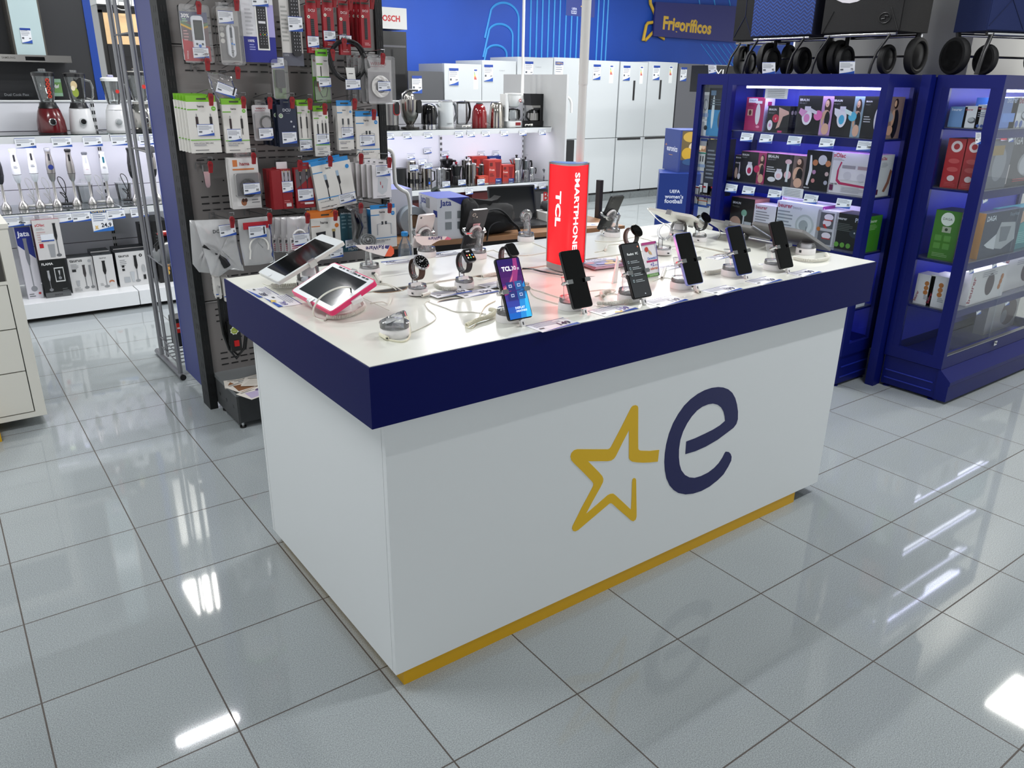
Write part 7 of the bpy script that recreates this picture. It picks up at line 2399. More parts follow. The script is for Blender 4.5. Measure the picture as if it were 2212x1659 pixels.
def watch(label, u, v, face, strap, y=None, hf=.105, rz=-1.45, dial=True, white=False, sq=None, x=None):
    q = S(u, v, 2, TZ)
    if y is not None:
        q = S(u, v, 1, y)
    X = x if x is not None else q.x
    Y = q.y if y is None else y
    stn = thing('watch_stand', 'clear loop stand under the ' + label.split(',')[0], 'display stand', (X, Y, TZ), (0, 0, rz), 'clear watch stands')
    m = MB(); puck(m, .031, .018); m.box((.012, -.0315, .006), (.02, -.030, .011), M('303238')); m.build('base', stn, label='white round base')
    m = MB()
    m.lathe([(.027, .018), (.029, .022), (.027, .03), (.001, .031)], ACR(), 24)
    zc, ra, rz_ = hf - .030, .021, .027
    m.tube([(-.012, 0, .02), (-.013, 0, zc - .03), (-.012, 0, zc - rz_ * .8)], .009, ACR(), 10)
    m.tube([(ra * math.cos(a / 20 * 6.283), 0, zc + rz_ * math.sin(a / 20 * 6.283)) for a in range(20)], .004, ACR(), 8, True, flat=1)
    m.build('loop', stn, label='clear acrylic loop')
    t = thing('wrist_watch', label, 'watch', (X, Y, TZ), (0, 0, rz), 'display watches')
    a0 = math.radians(42)
    def band(A0, A1, col):
        m = MB()
        n = 14
        v_, f_ = [], []
        R1, R2 = .004, .0062
        for i in range(n + 1):
            a = math.radians(A0 + (A1 - A0) * i / n)
            for r in (R1, R2):
                for w in (-.0112, .0112):
                    v_.append(((ra + r) * math.cos(a), w, zc + (rz_ + r) * math.sin(a)))
        for i in range(n):
            b = i * 4
            f_ += [(b, b + 1, b + 5, b + 4), (b + 2, b + 6, b + 7, b + 3), (b, b + 4, b + 6, b + 2), (b + 1, b + 3, b + 7, b + 5)]
        f_ += [(0, 2, 3, 1), (n * 4, n * 4 + 1, n * 4 + 3, n * 4 + 2)]
        m.add(v_, f_, M(col, .5))
        return m
    band(70, 250, strap[0]).build('strap', t)
    band(-100, 25, strap[1]).build('strap', t)
    m = MB()
    cx, cz = (ra + .009) * math.cos(a0), zc + (rz_ + .009) * math.sin(a0)
    m.T = Matrix.Translation((cx, 0, cz)) @ Euler((0, math.pi / 2 - a0, 0)).to_matrix().to_4x4()
    if sq:
        m.rr(.045, .038, .009, -.005, .004, M(face, .2, .6))
        m.rr(.041, .034, .008, .004, .0046, M('050507', .05))
        m.frame((.020, -.017, .0046), (0, 1, 0), (-1, 0, 0), .034, .040)
        if dial:
            m.gtext(.3, .78, .4, '10:09', M('d8d8dc', emis=.6), 1)
            for k in range(6):
                m.gell(.2 + .3 * (k % 3), .5 - .22 * (k // 3), .08, M(['c83828', 'e8c040', '3a80c8', 'd8d8d8', '40a050', 'e89030'][k], emis=.6))
    else:
        m.lathe([(.022, -.005), (.0252, -.002), (.0252, .003), (.022, .0055), (.0215, .0045), (.001, .0045)], M(face, .15, .9), 32)
        m.lathe([(.001, .0048), (.0212, .0048)], M('07080a', .08), 30)
        m.frame((0, 0, .0048), (0, 1, 0), (-1, 0, 0), 1.2, 1.2)
        if dial:
            for k in range(12):
                a = k * math.pi / 6
                m.gpoly([(.0145 * math.cos(a) - .0008 * math.sin(a), .0145 * math.sin(a) + .0008 * math.cos(a)), (.0145 * math.cos(a) + .0008 * math.sin(a), .0145 * math.sin(a) - .0008 * math.cos(a)), (.0115 * math.cos(a), .0115 * math.sin(a))], M('c8ccd0'))
                m.lay -= .0002
            m.gpoly([(0, -.001), (.010, .006), (0, .001)], M('d8dce0')).gpoly([(-.001, 0), (-.004, .008), (.001, 0)], M('d8dce0')).gell(-.006, 0, .003, M('4a5058'), .003)
        m.cyl((0, .0215, 0), .003, .003, M('b8b8ba', .2, 1), 10)
    m.build('watch_case', t)
    m = MB()
    m.T = Matrix.Translation((.018, -.018, .035)) @ Euler((0, -.25, 0)).to_matrix().to_4x4()
    m.rr(.016, .03, .003, -.005, .005, PK())
    m.build('security_plug', stn, label='white plug under the strap')
    return t


watch('round black-dialled watch on brown leather strap, leftmost of the watches', 902, 634, 'b8b8bc', ('3a2a22', '4a3020'))
watch('square-faced smartwatch with coloured icons and black strap', 1003, 620, '3a3a3e', ('2a2c2e', '121214'), sq=True, hf=.108)
watch('black fitness watch peeping over the purple TCL phone', 1095, 535, '1a1a1c', ('2c2e30', '121214'), y=.44, sq=True, dial=False, hf=.125)
watch('round black watch with brown lining, behind the Redmi phone', 1364, 500, '1a1712', ('5a4030', '141210'), y=.47, dial=False, hf=.128)
watch('round black watch on white-edged strap beside the upturned tablets', 1512, 500, '0c0c0e', ('3a3c3e', '141416'), y=.637, dial=False, hf=.105)
q = S(1432, 548, 2, TZ)
t = thing('watch_stand', 'empty clear loop stand left of the lilac-edged phone', 'display stand', (q.x, q.y, TZ), (0, 0, -.7), 'clear watch stands')
m = MB(); puck(m, .033, .018); m.box((.012, -.0335, .006), (.02, -.032, .011), M('303238')); m.build('base', t, label='white round base')
m = MB()
m.lathe([(.028, .018), (.03, .024), (.028, .03), (.001, .031)], ACR(), 24)
m.tube([(-.012, 0, .02), (-.013, 0, .05), (-.012, 0, .06)], .009, ACR(), 10)
m.tube([(.024 * math.cos(a / 20 * 6.283), 0, .084 + .028 * math.sin(a / 20 * 6.283)) for a in range(20)], .005, ACR(), 8, True, flat=1)
m.build('loop', t, label='clear acrylic loop')

# ---------------------------------------------------------------- tablets
def tablet(label, pos, rot, w, h, body, bezel, screen='0b0c0e', back=None, port=False, bz=(.012, .012), logo=False, dots=False, edge=.004, st=None, inner=None):
    """w along local X, h along local Y, face +Z"""
    t = thing('tablet', label, 'tablet', pos, rot, 'display tablets on the counter')
    m = MB()
    m.rr(w, h, .012 if edge > .005 else .009, -.0075 - edge, -.0008, M(body, .35))
    m.build('body', t)
    m = MB()
    m.rr(w - edge, h - edge, .008, -.001, 0, M(bezel, .25))
    m.frame((-w / 2 + bz[0], -h / 2 + bz[1], 0), (1, 0, 0), (0, 1, 0), w - 2 * bz[0], h - 2 * bz[1])
    m.grect(0, 0, 1, 1, M(screen, .06))
    m.frame((-w / 2, -h / 2, 0.0002), (1, 0, 0), (0, 1, 0), w, h)
    if inner:
        inner(m)
    m.build('screen', t)
    for s in (-1, 1):
        m = MB()
        y = s * (h / 2)
        x0 = 0
        if w > h:
            m.prism([(y - s * .012, .003), (y + s * .004, .003), (y + s * .004, -.018), (y - s * .002, -.018), (y - s * .002, -.001), (y - s * .012, -.001)], M('c8c8ca', .15, .9), -.012, .012, ax=0)
        else:
            y = s * (w / 2)
            m.T = Euler((0, 0, math.pi / 2)).to_matrix().to_4x4()
            m.prism([(y - s * .012, .003), (y + s * .004, .003), (y + s * .004, -.018), (y - s * .002, -.018), (y - s * .002, -.001), (y - s * .012, -.001)], M('c8c8ca', .15, .9), -.012, .012, ax=0)
        m.build('clamp', t, label='chrome corner clamp')
    return t


def tstand(label, x, y, zt, tilt_dir):
    t = thing('tablet_stand', label, 'display stand', (x, y, TZ), 0, 'clear tablet stands')
    m = MB(); puck(m, .037, .024); m.box((-.0375, -.006, .008), (-.036, .004, .018), M('303238')); m.build('base', t, label='white round base')
    m = MB()
    top = zt - TZ
    m.lathe([(.034, .0245), (.036, .03), (.033, top * .8), (.026, top), (.001, top)], ACR(), 28)
    m.lathe([(.02, top * .5), (.02, top * .9)], M('d0d0d4', .2), 20)
    m.build('column', t, label='clear acrylic head')
    return t


def home(m):
    m.gell(.5, .035, .035, M('b8bcc0', .3)).gell(.5, .035, .03, M('dfe3e6', .3)).gell(.5, .97, .008, M('404044'))


tablet('large white tablet tilted on its stand at the back left corner', (.165, .775, 1.046), (.42, -.01, -1.5608), .165, .238, 'd9d9d4', 'dfe3e4', inner=home, bz=(.010, .030))
tstand('clear stand under the large white tablet', .185, .775, 1.024, 0)


def dots(m):
    for k in range(8):
        m.grect(.2 + k * .09, .925, .2 + k * .09 + (.05 if k % 2 else .07), .96, M('26282c'))
        m.lay -= .0002


tablet('white tablet in a pink bumper with a cable looped over it', (.138, .49, 1.018), (.445, .033, -1.523), .245, .155, 'e02868', 'dfe3e6', screen='1c2126', inner=dots, bz=(.022, .018), edge=.007)
tstand('clear stand under the pink-edged tablet', .150, .49, 1.000, 0)
for lab, (x, y, z), w, L, col in (('white-backed tablet tipped away at the far right of the counter', (1.765, .625, 1.066), .245, .158, 'd6d5cf'),
                                  ('grey-backed tablet tipped away behind the dark blue edged phone', (1.936, .455, 1.031), .247, .155, '88888a'),
                                  ('grey-backed tablet tipped away at the right end, near the rightmost phone', (1.92, .208, 1.052), .24, .225, '7c7c7e')):
    th = math.radians(24.5)
    c = (x + math.cos(th) * L / 2 - .004, y + w / 2, z - math.sin(th) * L / 2)
    tablet(lab, c, (th, 0, math.pi / 2), w, L, col, '1a1a1c' if col[0] != 'd' else 'dcdcd8', bz=(.01, .01))
tstand('clear stand under the white-backed tablet', 1.835, .755, 1.012, 0)
tstand('clear stand under the middle grey-backed tablet', 2.0, .58, .972, 0)
q = S(1738, 557, 2, TZ)
tstand('clear stand under the rightmost grey-backed tablet', 1.985, .235, .995, 0)

# ---------------------------------------------------------------- red lightbox
A, B, C_ = Vector((.987, .591, 0)), Vector((.968, .457, 0)), Vector((1.085, .51, 0))
lb = thing('lightbox', 'red lit TCL SMARTPHONE lightbox column on the counter', 'lit sign', (0, 0, TZ))
def face2(m, P, Q, z0, z1, mat, bul=.0):
    m.add([(P.x, P.y, z0), (Q.x, Q.y, z0), (Q.x, Q.y, z1), (P.x, P.y, z1)], [(0, 1, 2, 3)], mat)
# plan: three rounded sides
R1 = M('f5101c', .4, emis=.85)
alum = M('a8a8aa', .3, .8)
def curve3(P, Q, R, n=14):
    """rounded plan line from P over the corner Q to R"""
    out = []
    for i in range(n + 1):
        a = i / n
        out.append(P * (1 - a) ** 2 + Q * 2 * a * (1 - a) + R * a ** 2)
    return out
plan = curve3(A, B - (A + C_ - 2 * B) * .12, C_)
zb0, zb1, zt0 = .0, .022, .357
m = MB()
n = len(plan)
v = [(p.x, p.y, zb1) for p in plan] + [(p.x, p.y, zt0 - .006) for p in plan]
m.add(v, [(i, i + 1, i + 1 + n, i + n) for i in range(n - 1)], R1, True)
m.add([(A.x, A.y, zb1), (C_.x, C_.y, zb1), (C_.x, C_.y, zt0 - .006), (A.x, A.y, zt0 - .006)], [(0, 3, 2, 1)], R1)
m.build('lit_panel', lb, label='red lit panels')
m = MB()
cen = (A + C_) / 2
def grow(P, k):
    return [((p - cen) * k + cen) for p in P]
for z0, z1, k in ((zb0, zb1, 1.04), (zt0 - .006, zt0, 1.03)):
    P = grow(plan, k)
    m.prism([(p.x, p.y) for p in P], alum, z0, z1)
for p in (A, C_):
    d = (p - cen).normalized() * .002
    m.box((p.x + d.x - .002, p.y + d.y - .002, zb1), (p.x + d.x + .002, p.y + d.y + .002, zt0), alum)
m.build('frame', lb, label='aluminium frame')
m = MB()
P = grow(plan, .97)
m.prism([(p.x, p.y) for p in P], M('6a8ac0', .2, emis=.25), zt0, zt0 + .002)
m.build('top_plate', lb)
wl_ = M('fff0f4', .3, emis=1.3)
def letter_col(i0, i1, txt, z_top, length, hgt, bold):
    """vertical lettering reading downwards, laid on the bulging panel"""
    m = MB()
    P0, P1 = plan[i0], plan[i1]
    c = (P0 + P1) / 2
    d = (P1 - P0).normalized()
    nrm = Vector((d.y, -d.x, 0))
    O = c + nrm * .0035 - d * (hgt / 2)
    # text direction = downwards, its up direction = towards +d
    m.frame((O.x, O.y, z_top), (0, 0, -1), (d.x, d.y, 0), length, hgt)
    m.gtext(0, 0, 1, txt, wl_, bold, hf=1)
    return m


letter_col(2, 5, 'TCL', .268, .118, .026, 2).build('lettering', lb, label='white TCL lettering')
letter_col(8, 11, 'SMARTPHONE', .33, .255, .021, 1).build('lettering', lb, label='white SMARTPHONE lettering')
l = bpy.data.lights.new('lightbox_glow', 'POINT')
l.energy, l.color, l.shadow_soft_size = .9, (1, .16, .16), .04
o = bpy.data.objects.new('lightbox_glow', l)
o.location = (.90, .33, TZ + .10)
COL.objects.link(o)
m = MB()
P = [(1078 + 8 * k, 582 - 1.2 * k + (3 if k > 6 else 0)) for k in range(13)] + [(1188, 590)]
m.tube([tuple(S(u, v, 2, TZ + .003)) for u, v in ((1128, 580), (1150, 581), (1168, 586), (1190, 590), (1215, 594))], .0028, BLACKP(), 6)
m.build('lightbox_lead', None, 'thin black power lead running to the base of the red lightbox', 'cable')

# ---------------------------------------------------------------- papers on the counter
def flatcard(name, label, u, v, w, h, rz, ops=None, price='149', base='e9e9ec', offer=False, t=.0008, cat='price card', dz=0):
    q = S(u, v, 2, TZ)
    q.y = min(q.y, D_ - h / 2 - .008)
    m = MB()
    m.box((-w / 2, -h / 2, 0), (w / 2, h / 2, t), M(base, .4))
    m.frame((-w / 2, -h / 2, t), (1, 0, 0), (0, 1, 0), w, h)
    if ops:
        gfx(m, ops)
    else:
        m.grect(.0, .96, 1, 1, M('2a2a80'))
        m.glines(.08, .84, .7, 4, .1, M('a8a8b8')).grect(.08, .3, .2, .4, M('505458'))
        m.gpoly([(.02, 0), (1, 0), (1, .2), (.6, .12)], M('1e4aa4'))
        m.gtext(.6, .26, .3, price, M('5a50a0' if offer else '2a2a50'), 1)
        if offer:
            m.gpoly([(.34, .1), (.44, .3), (.5, .16), (.62, .24), (.54, .06), (.6, 0), (.46, .04)], M('e0c060'))
    return m.build(name, None, label, cat, 'price cards lying on the counter' if cat == 'price card' else None, None, (q.x, q.y, TZ + dz), (0, 0, rz))


flatcard('price_card', 'price card at the front edge below the purple TCL phone', 1195, 702, .135, .07, .04, price='149')
flatcard('price_card', 'price card with orange star and 159 below the black-screened phone', 1325, 670, .135, .07, .04, price='159', offer=True)
flatcard('price_card', 'price card at the front edge below the Redmi phone', 1438, 651, .13, .07, .06, price='119')
flatcard('price_card', 'price card at the front edge below the lilac-edged phone', 1560, 627, .13, .065, .05, price='179')
flatcard('price_card', 'price card at the front edge below the dark blue edged phone', 1650, 607, .12, .065, .05, price='129')
flatcard('price_card', 'price card at the front edge right of the rightmost phone', 1738, 590, .12, .06, .05, price='99')
flatcard('price_card', 'price card at the left edge before the white tablet', 566, 632, .12, .062, -math.pi / 2, price='389')
flatcard('price_card', 'price card reading 79,9 at the left edge under the pink-edged tablet', 610, 650, .13, .07, -math.pi / 2 - .02, price='79,9', offer=True)
flatcard('price_card', 'price card at the back edge between the ReWare flags', 862, 566, .12, .05, math.pi - .1, price='299')
flatcard('price_card', 'price card at the back edge right of the white phone', 963, 549, .13, .06, math.pi + .05, price='249')
flatcard('price_card', 'price card lying left of the square smartwatch stand', 972, 633, .13, .06, .04, price='219')
flatcard('price_card', 'price card lying right of the square smartwatch stand', 1030, 633, .13, .06, .04, price='199')
flatcard('price_card', 'price card lying before the fitness watch', 1070, 615, .10, .06, .1, price='39')
flatcard('price_card', 'price card at the back edge left of the red lightbox', 1165, 500, .12, .05, math.pi, price='269')
flatcard('price_card', 'price card behind the two right front phones', 1553, 556, .10, .05, .1, price='59')
flatcard('price_card', 'price card between the Redmi and lilac-edged phones', 1449, 577, .11, .05, .1, price='89')
MAG = [('R', 0, 0, 1, 1, '343478'), ('R', 0, .72, 1, 1, 'c8c8d8'), ('B', .08, .8, .7, '2a3a8a', 'EURONICS'), ('E', .14, .56, .12, .1, 'b85068'), ('E', .5, .45, .1, .12, '6a6ab0'), ('E', .72, .5, .12, .16, 'c8a040'), ('P', 'd0a848', (.3, .3), (.6, .36), (.9, .2), (.7, .1), (.4, .16)), ('E', .3, .3, .12, .1, '8080c8'), ('E', .85, .4, .1, .12, '20205c'), ('R', 0, 0, 1, .06, 'c890b8')]
for k in range(3):
    flatcard('magazine', ['bottom magazine of the stack beside the red lightbox', 'middle magazine of the stack beside the red lightbox', 'top magazine with a crowd cover, beside the red lightbox'][k], 1303, 572, .15, .105, -.12 + .03 * k, ops=MAG, t=.003, cat='magazine', base='c8a8bc', dz=.0032 * k)
# standing warranty leaflet
q = S(1408, 600, 2, TZ)
m = MB()
h = .115
n = 8
vs = []
for i in range(n + 1):
    z = h * i / n
    y = .03 * (z / h) ** 1.5
    vs += [(-.035, y, z), (.035, y, z)]
m.add(vs, [(2 * i, 2 * i + 1, 2 * i + 3, 2 * i + 2) for i in range(n)], M('e8e6ea', .4), True)
m.add([(x, y + .0008, z) for x, y, z in vs], [(2 * i, 2 * i + 2, 2 * i + 3, 2 * i + 1) for i in range(n)], M('d8d6da', .4), True)
d = Vector((0, .25, .97)).normalized()
m.frame((-.035, -.002, .004), (1, 0, 0), tuple(d), .07, .115)
gfx(m, [('R', 0, .93, 1, 1, 'b03a80'), ('R', .0, 0, 1, .09, '5a9a3a'), ('C', .3, .8, .12, 'c84038'), ('P', 'c8a878', (.4, .8), (.6, .7), (.65, .62), (.45, .66)), ('B', .28, .5, .64, '3a6ac0', 'Garantía3'), ('R', .2, .42, .95, .48, 'b02a68'), ('B', .45, .3, .25, '5a4ab0', '+2'), ('T', .72, .3, .22, '3a6ac0', 'años'), ('B', .28, .2, .64, 'c86030', 'y además'), ('T', .3, .025, .6, 'e0f0d8', 'contrátala'), ('R', .96, 0, 1, 1, '4a3a90')])
m.build('warranty_leaflet', None, 'standing Garantía3 warranty leaflet behind the Redmi phone', 'leaflet', None, None, (q.x, q.y, TZ), (0, 0, .05))
m = MB()
m.prism([(-.03, 0), (.0, 0), (.004, .07), (-.006, .085)], M('e4dcd8', .5), 0, .004, ax=1)
m.build('paper_tag', None, 'blank white paper tag leaning behind the Redmi phone', 'paper', None, None, (q.x - .14, q.y + .02, TZ), (0, 0, .3))
m = MB()
m.lathe([(.017, 0), (.017, .002), (.009, .002), (.009, 0)], M('f0f0f2', .3), 24)
m.T = Matrix.Identity(4)
q = S(1648, 572, 2, TZ)
m.lathe([(.0089, .0), (.0089, .0015), (.001, .0015)], M('b8bac0', .3), 24)
m.build('round_sticker', None, 'small round white sensor left of the rightmost phone', 'sensor', None, None, (q.x, q.y, TZ))


# ---------------------------------------------------------------- cables on the counter
def spline(pts, n=6):
    out = []
    P = [pts[0]] + pts + [pts[-1]]
    for i in range(1, len(P) - 2):
        a, b, c, d = P[i - 1], P[i], P[i + 1], P[i + 2]
        for k in range(n):
            t = k / n
            out.append(0.5 * ((2 * b) + (c - a) * t + (2 * a - 5 * b + 4 * c - d) * t * t + (3 * b - a - 3 * c + d) * t ** 3))
    out.append(pts[-1])
    return out


def tcable(label, px, r=.0016, col='dedcd2', coil=None, z=TZ + .0017, hs=None, plug=None):
    P = [S(p[0], p[1], 2, z + (p[2] if len(p) > 2 else 0)) for p in px]
    m = MB()
    m.tube([tuple(p) for p in spline(P)], r, M(col, .4), 6)
    if coil:
        a = spline([S(u, v, 2, z + .006) for u, v in coil], 8)
        L = sum((a[i + 1] - a[i]).length for i in range(len(a) - 1))
        turns = int(L / .0042)
        pts = []
        N = turns * 8
        for i in range(N + 1):
            f = i / N * (len(a) - 1)
            j = min(int(f), len(a) - 2)
            p = a[j].lerp(a[j + 1], f - j)
            t = (a[j + 1] - a[j]).normalized()
            s = t.cross(Vector((0, 0, 1))).normalized()
            an = i / 8 * 2 * math.pi
            pts.append(tuple(p + s * (.0052 * math.cos(an)) + Vector((0, 0, .0052 * math.sin(an)))))
        m.tube(pts, .0017, M(col, .4), 5)
    if plug:
        for (u, v, u2, v2) in plug:
            a, b = S(u, v, 2, z + .004), S(u2, v2, 2, z + .004)
            m.tube([tuple(a), tuple(a.lerp(b, .5)), tuple(b)], .0055, M(col, .35), 10)
            m.tube([tuple(b), tuple(b + (b - a).normalized() * .001)], .0025, M('3a3a38'), 8)
    return m.build('security_cable', None, label, 'cable', 'white cables on the counter')


tcable('white cable wound round the low puck stand, with a dark-tipped plug', [(835, 733), (870, 738), (885, 725), (883, 700), (878, 680), (872, 676)], r=.0026, col='e4e0c8', plug=[(822, 722, 836, 731)])
tcable('white cable from the puck stand to the left round cable hole', [(880, 720), (905, 710), (938, 692), (939, 680), (925, 668), (918, 655), (928, 650)])
tcable('white coiled cable lying left of the purple TCL phone', [(1070, 650), (1050, 660), (1040, 675), (1022, 707), (1005, 705)], coil=[(1008, 702), (1035, 690), (1060, 682), (1070, 672), (1058, 668)], col='e6e2cc')
tcable('white cable from the left cable hole towards the purple TCL phone', [(925, 652), (960, 664), (985, 673), (1020, 674), (1050, 678)])
tcable('white coiled cable in front of the pink-edged tablet', [(845, 640), (838, 655), (825, 652), (800, 655)], coil=[(706, 684), (735, 684), (765, 676), (785, 664), (784, 655)])
tcable('thick white cable looping over the pink-edged tablet', [(772, 632, .055), (760, 622, .07), (730, 622, .09), (695, 640, .07), (678, 665, .03), (680, 684, 0), (700, 692, 0), (706, 684, 0)], r=.0026, col='e4e2d8')
m = MB()
p = S(775, 632, 2, TZ + .075)
m.T = Matrix.Translation((.152, .368, 1.003)) @ Euler((.4, -.35, -.3)).to_matrix().to_4x4()
m.rr(.032, .018, .004, -.006, .006, PK())
m.build('cable_clip', None, 'white adhesive clip holding the cable on the pink-edged tablet', 'clip')
tcable('white coiled cable below the large white tablet', [(568, 612), (580, 616), (600, 618)], coil=[(586, 617), (610, 617), (640, 615)])
tcable('white cable from the ReWare stand to the wooden cable hole', [(806, 596), (818, 610), (832, 612), (850, 618), (870, 628)], plug=[(810, 590, 822, 609)])
tcable('second white cable running from the ReWare stand', [(803, 598), (812, 612), (840, 616), (856, 626)])
tcable('white coiled cable beside the square smartwatch stand', [(945, 618), (938, 612), (950, 606)], coil=[(940, 616), (950, 622), (970, 624), (985, 622)])
tcable('white plug and cable of the brown strap watch', [(903, 620), (905, 632), (912, 638)], plug=[(928, 633, 912, 638)])
tcable('white cables between the lightbox and the black-screened phone', [(1142, 614), (1150, 624), (1170, 630), (1200, 640), (1220, 645)])
tcable('white cable behind the black-screened phone', [(1140, 618), (1155, 640), (1190, 652), (1225, 660)], plug=[(1130, 612, 1142, 613)])
tcable('white cable bundle left of the Redmi phone', [(1285, 640), (1310, 634), (1335, 636), (1365, 650)], coil=[(1290, 655), (1315, 656), (1340, 653), (1365, 650)])
tcable('second coiled cable left of the Redmi phone', [(1260, 630), (1300, 626), (1330, 627), (1310, 636)], coil=[(1303, 640), (1300, 632), (1318, 628)])
tcable('white cable between the Redmi phone and the Garantía3 leaflet', [(1410, 607), (1430, 600), (1450, 602), (1462, 610)], plug=[(1437, 580, 1430, 600)])
tcable('white cable in front of the lilac-edged phone', [(1464, 604), (1480, 608), (1500, 622), (1512, 630)], plug=[(1500, 622, 1512, 631)])
tcable('white coiled cable between the lilac and dark blue edged phones', [(1520, 590), (1545, 592)], coil=[(1524, 589), (1545, 587), (1565, 582)])
tcable('coiled cable round the rightmost tablet stand', [(1790, 558), (1795, 552)], coil=[(1715, 556), (1740, 562), (1770, 562), (1788, 557), (1785, 548)])
tcable('white cable loops around the middle cable hole', [(1440, 530), (1450, 538), (1475, 540), (1500, 545), (1520, 540)], plug=[])
tcable('long white cable across the back of the counter', [(1285, 520), (1310, 522), (1340, 520), (1370, 512), (1400, 518), (1430, 528)])
tcable('pinkish white cable left of the third watch', [(1046, 548), (1055, 552), (1075, 560), (1080, 572)])
tcable('white cable behind the dark grey phone', [(1045, 545), (1065, 540), (1080, 545), (1130, 552), (1180, 545)])
tcable('white cable at the empty ring stand', [(1150, 524), (1165, 530), (1180, 536)])
tcable('white cable with clip beside the lightbox', [(1285, 545), (1305, 540), (1312, 530), (1340, 527)], plug=[(1308, 540, 1312, 530)])
tcable('white coiled cable by the wooden cable hole before the fitness watch', [(1045, 598), (1060, 594), (1075, 590)], coil=[(1042, 597), (1060, 593), (1080, 588)])
tcable('white charging cable under the white-backed tablet', [(1398, 450, .04), (1408, 462, .03), (1425, 478, .01), (1440, 486, 0)], r=.0022)
tcable('white charging cable under the middle grey-backed tablet', [(1538, 482, .03), (1550, 490, .03), (1556, 505, 0), (1550, 516, 0)], r=.002)
# ================================================================= work desk behind the counter
DZ_ = .70
dang = -.145
dk = thing('work_desk', 'wooden topped desk behind the counter with laptop and black bag', 'desk', (1.30, 2.395, 0), (0, 0, dang))
m = MB()
m.box((0, 0, DZ_ - .028), (1.62, .62, DZ_), M('8c6544', .4, var=.2, bscale=5))
m.build('desktop', dk)
for x, y in ((.06, .08), (1.56, .08), (.06, .56), (1.56, .56)):
    m = MB()
    m.box((x - .02, y - .02, 0), (x + .02, y + .02, DZ_ - .028), M('16130f', .5))
    m.build('leg', dk)
m = MB()
m.box((.08, .5, .25), (1.54, .515, DZ_ - .03), M('14110f', .6))
m.build('modesty_panel', dk)


def ondesk(u, v):
    return S(u, v, 2, DZ_ + .0005)


def dbox(nm, lab, uL, uR, vb, vt, d, col, rz=dang, **k):
    a, b = ondesk(uL, vb), ondesk(uR, vb)
    q = (a + b) / 2
    c_, s_ = math.cos(rz), math.sin(rz)
    w = (b - a).length
    h = S(uL, vt, 1, a.y).z - S(uL, vb, 1, a.y).z
    loc = (q.x - s_ * d / 2, q.y + c_ * d / 2, DZ_ + .0005)
    return carton(nm, lab, 'box', loc, rz, w, d, h, col, **k)


JT = [('P', '1a2680', (.3, 1), (1, 1), (1, .72)), ('B', .08, .82, .36, '1c2c80', 'Jata'), ('R', .24, .5, .44, .68, '8a9094'), ('R', .62, .5, .82, .68, '6a7074'), ('R', .24, .24, .44, .42, '7a8084'), ('R', .62, .24, .82, .42, '5a6064')]
a = ondesk(944, 517)
carton('fryer_box', 'open white and blue Jata box on the desk, front one', 'box', (a.x + .11, a.y + .10, DZ_ + .0005), dang, .20, .28, .235, 'c8cad0', topc='3a48a0', front=JT, left=[('B', .1, .8, .3, '1c2c80', 'Jata'), ('R', .4, .7, .6, .95, '8a8c8e'), ('P', '202024', (.7, .4), (.74, .4), (.8, .2), (.76, .2)), ('R', .8, .55, 1, .7, '1c2c80')])
carton('fryer_box', 'long white box wrapped in glossy film behind the Jata box', 'box', (a.x - .12, a.y + .38, DZ_ + .0005), dang, .24, .24, .262, 'c4c6d2', topc='8a90c8', left=[('L', .1, .8, .6, 3, .1, '7a80a8')])
m = MB()
m.T = Euler((math.pi / 2, 0, 0)).to_matrix().to_4x4()
q = ondesk(880, 496)
zc = S(881, 468, 1, q.y).z - DZ_
m.lathe([(.05 * .8, -.03), (.105 * .8, -.03), (.105 * .8, .2), (.05 * .8, .2), (.05 * .8, -.03)], M('8a949c', .4), 36)
m.lathe([(.051 * .8, -.028), (.04 * .8, -.028), (.04 * .8, .19), (.051 * .8, .19)], M('7a6048', .7), 30)
m.T = Matrix.Translation((0, .0, .0)) @ Euler((math.pi / 2, 0, 0)).to_matrix().to_4x4()
m.lathe([(.108 * .8, -.2), (.108 * .8, -.031)], M('1a2458', .3), 30)
m.build('film_roll', None, 'grey roll with brown core and navy wrap standing on edge on the desk', 'roll', loc=(q.x - .03, q.y - .02, DZ_ + .0869), rot=(0, 0, -.2))
# white bent tube stand
m = MB()
P = [(818, 322), (843, 325), (850, 345), (852, 375), (855, 398), (868, 410), (880, 418), (885, 440), (886, 470), (888, 512)]
y = 2.33
pts = spline([S(u, v, 1, y) for u, v in P], 5)
m.tube([(p.x, y, p.z) for p in pts], .0105, M('dcdcd8', .25), 12)
e = pts[-1]
m.cyl((e.x, y, DZ_), .02, .006, M('dcdcd8', .3), 18) if e.z > DZ_ else None
m.cyl((S(886, 464, 1, y).x, y - .013, S(886, 464, 1, y).z), .003, .003, M('555558'), 8)
m.tube([(e.x, y, e.z), (e.x, y, .001)], .0105, M('dcdcd8', .25), 12)
m.build('tube_stand', None, 'bent white steel tube rising beside the desk, right of the pegboard', 'stand')
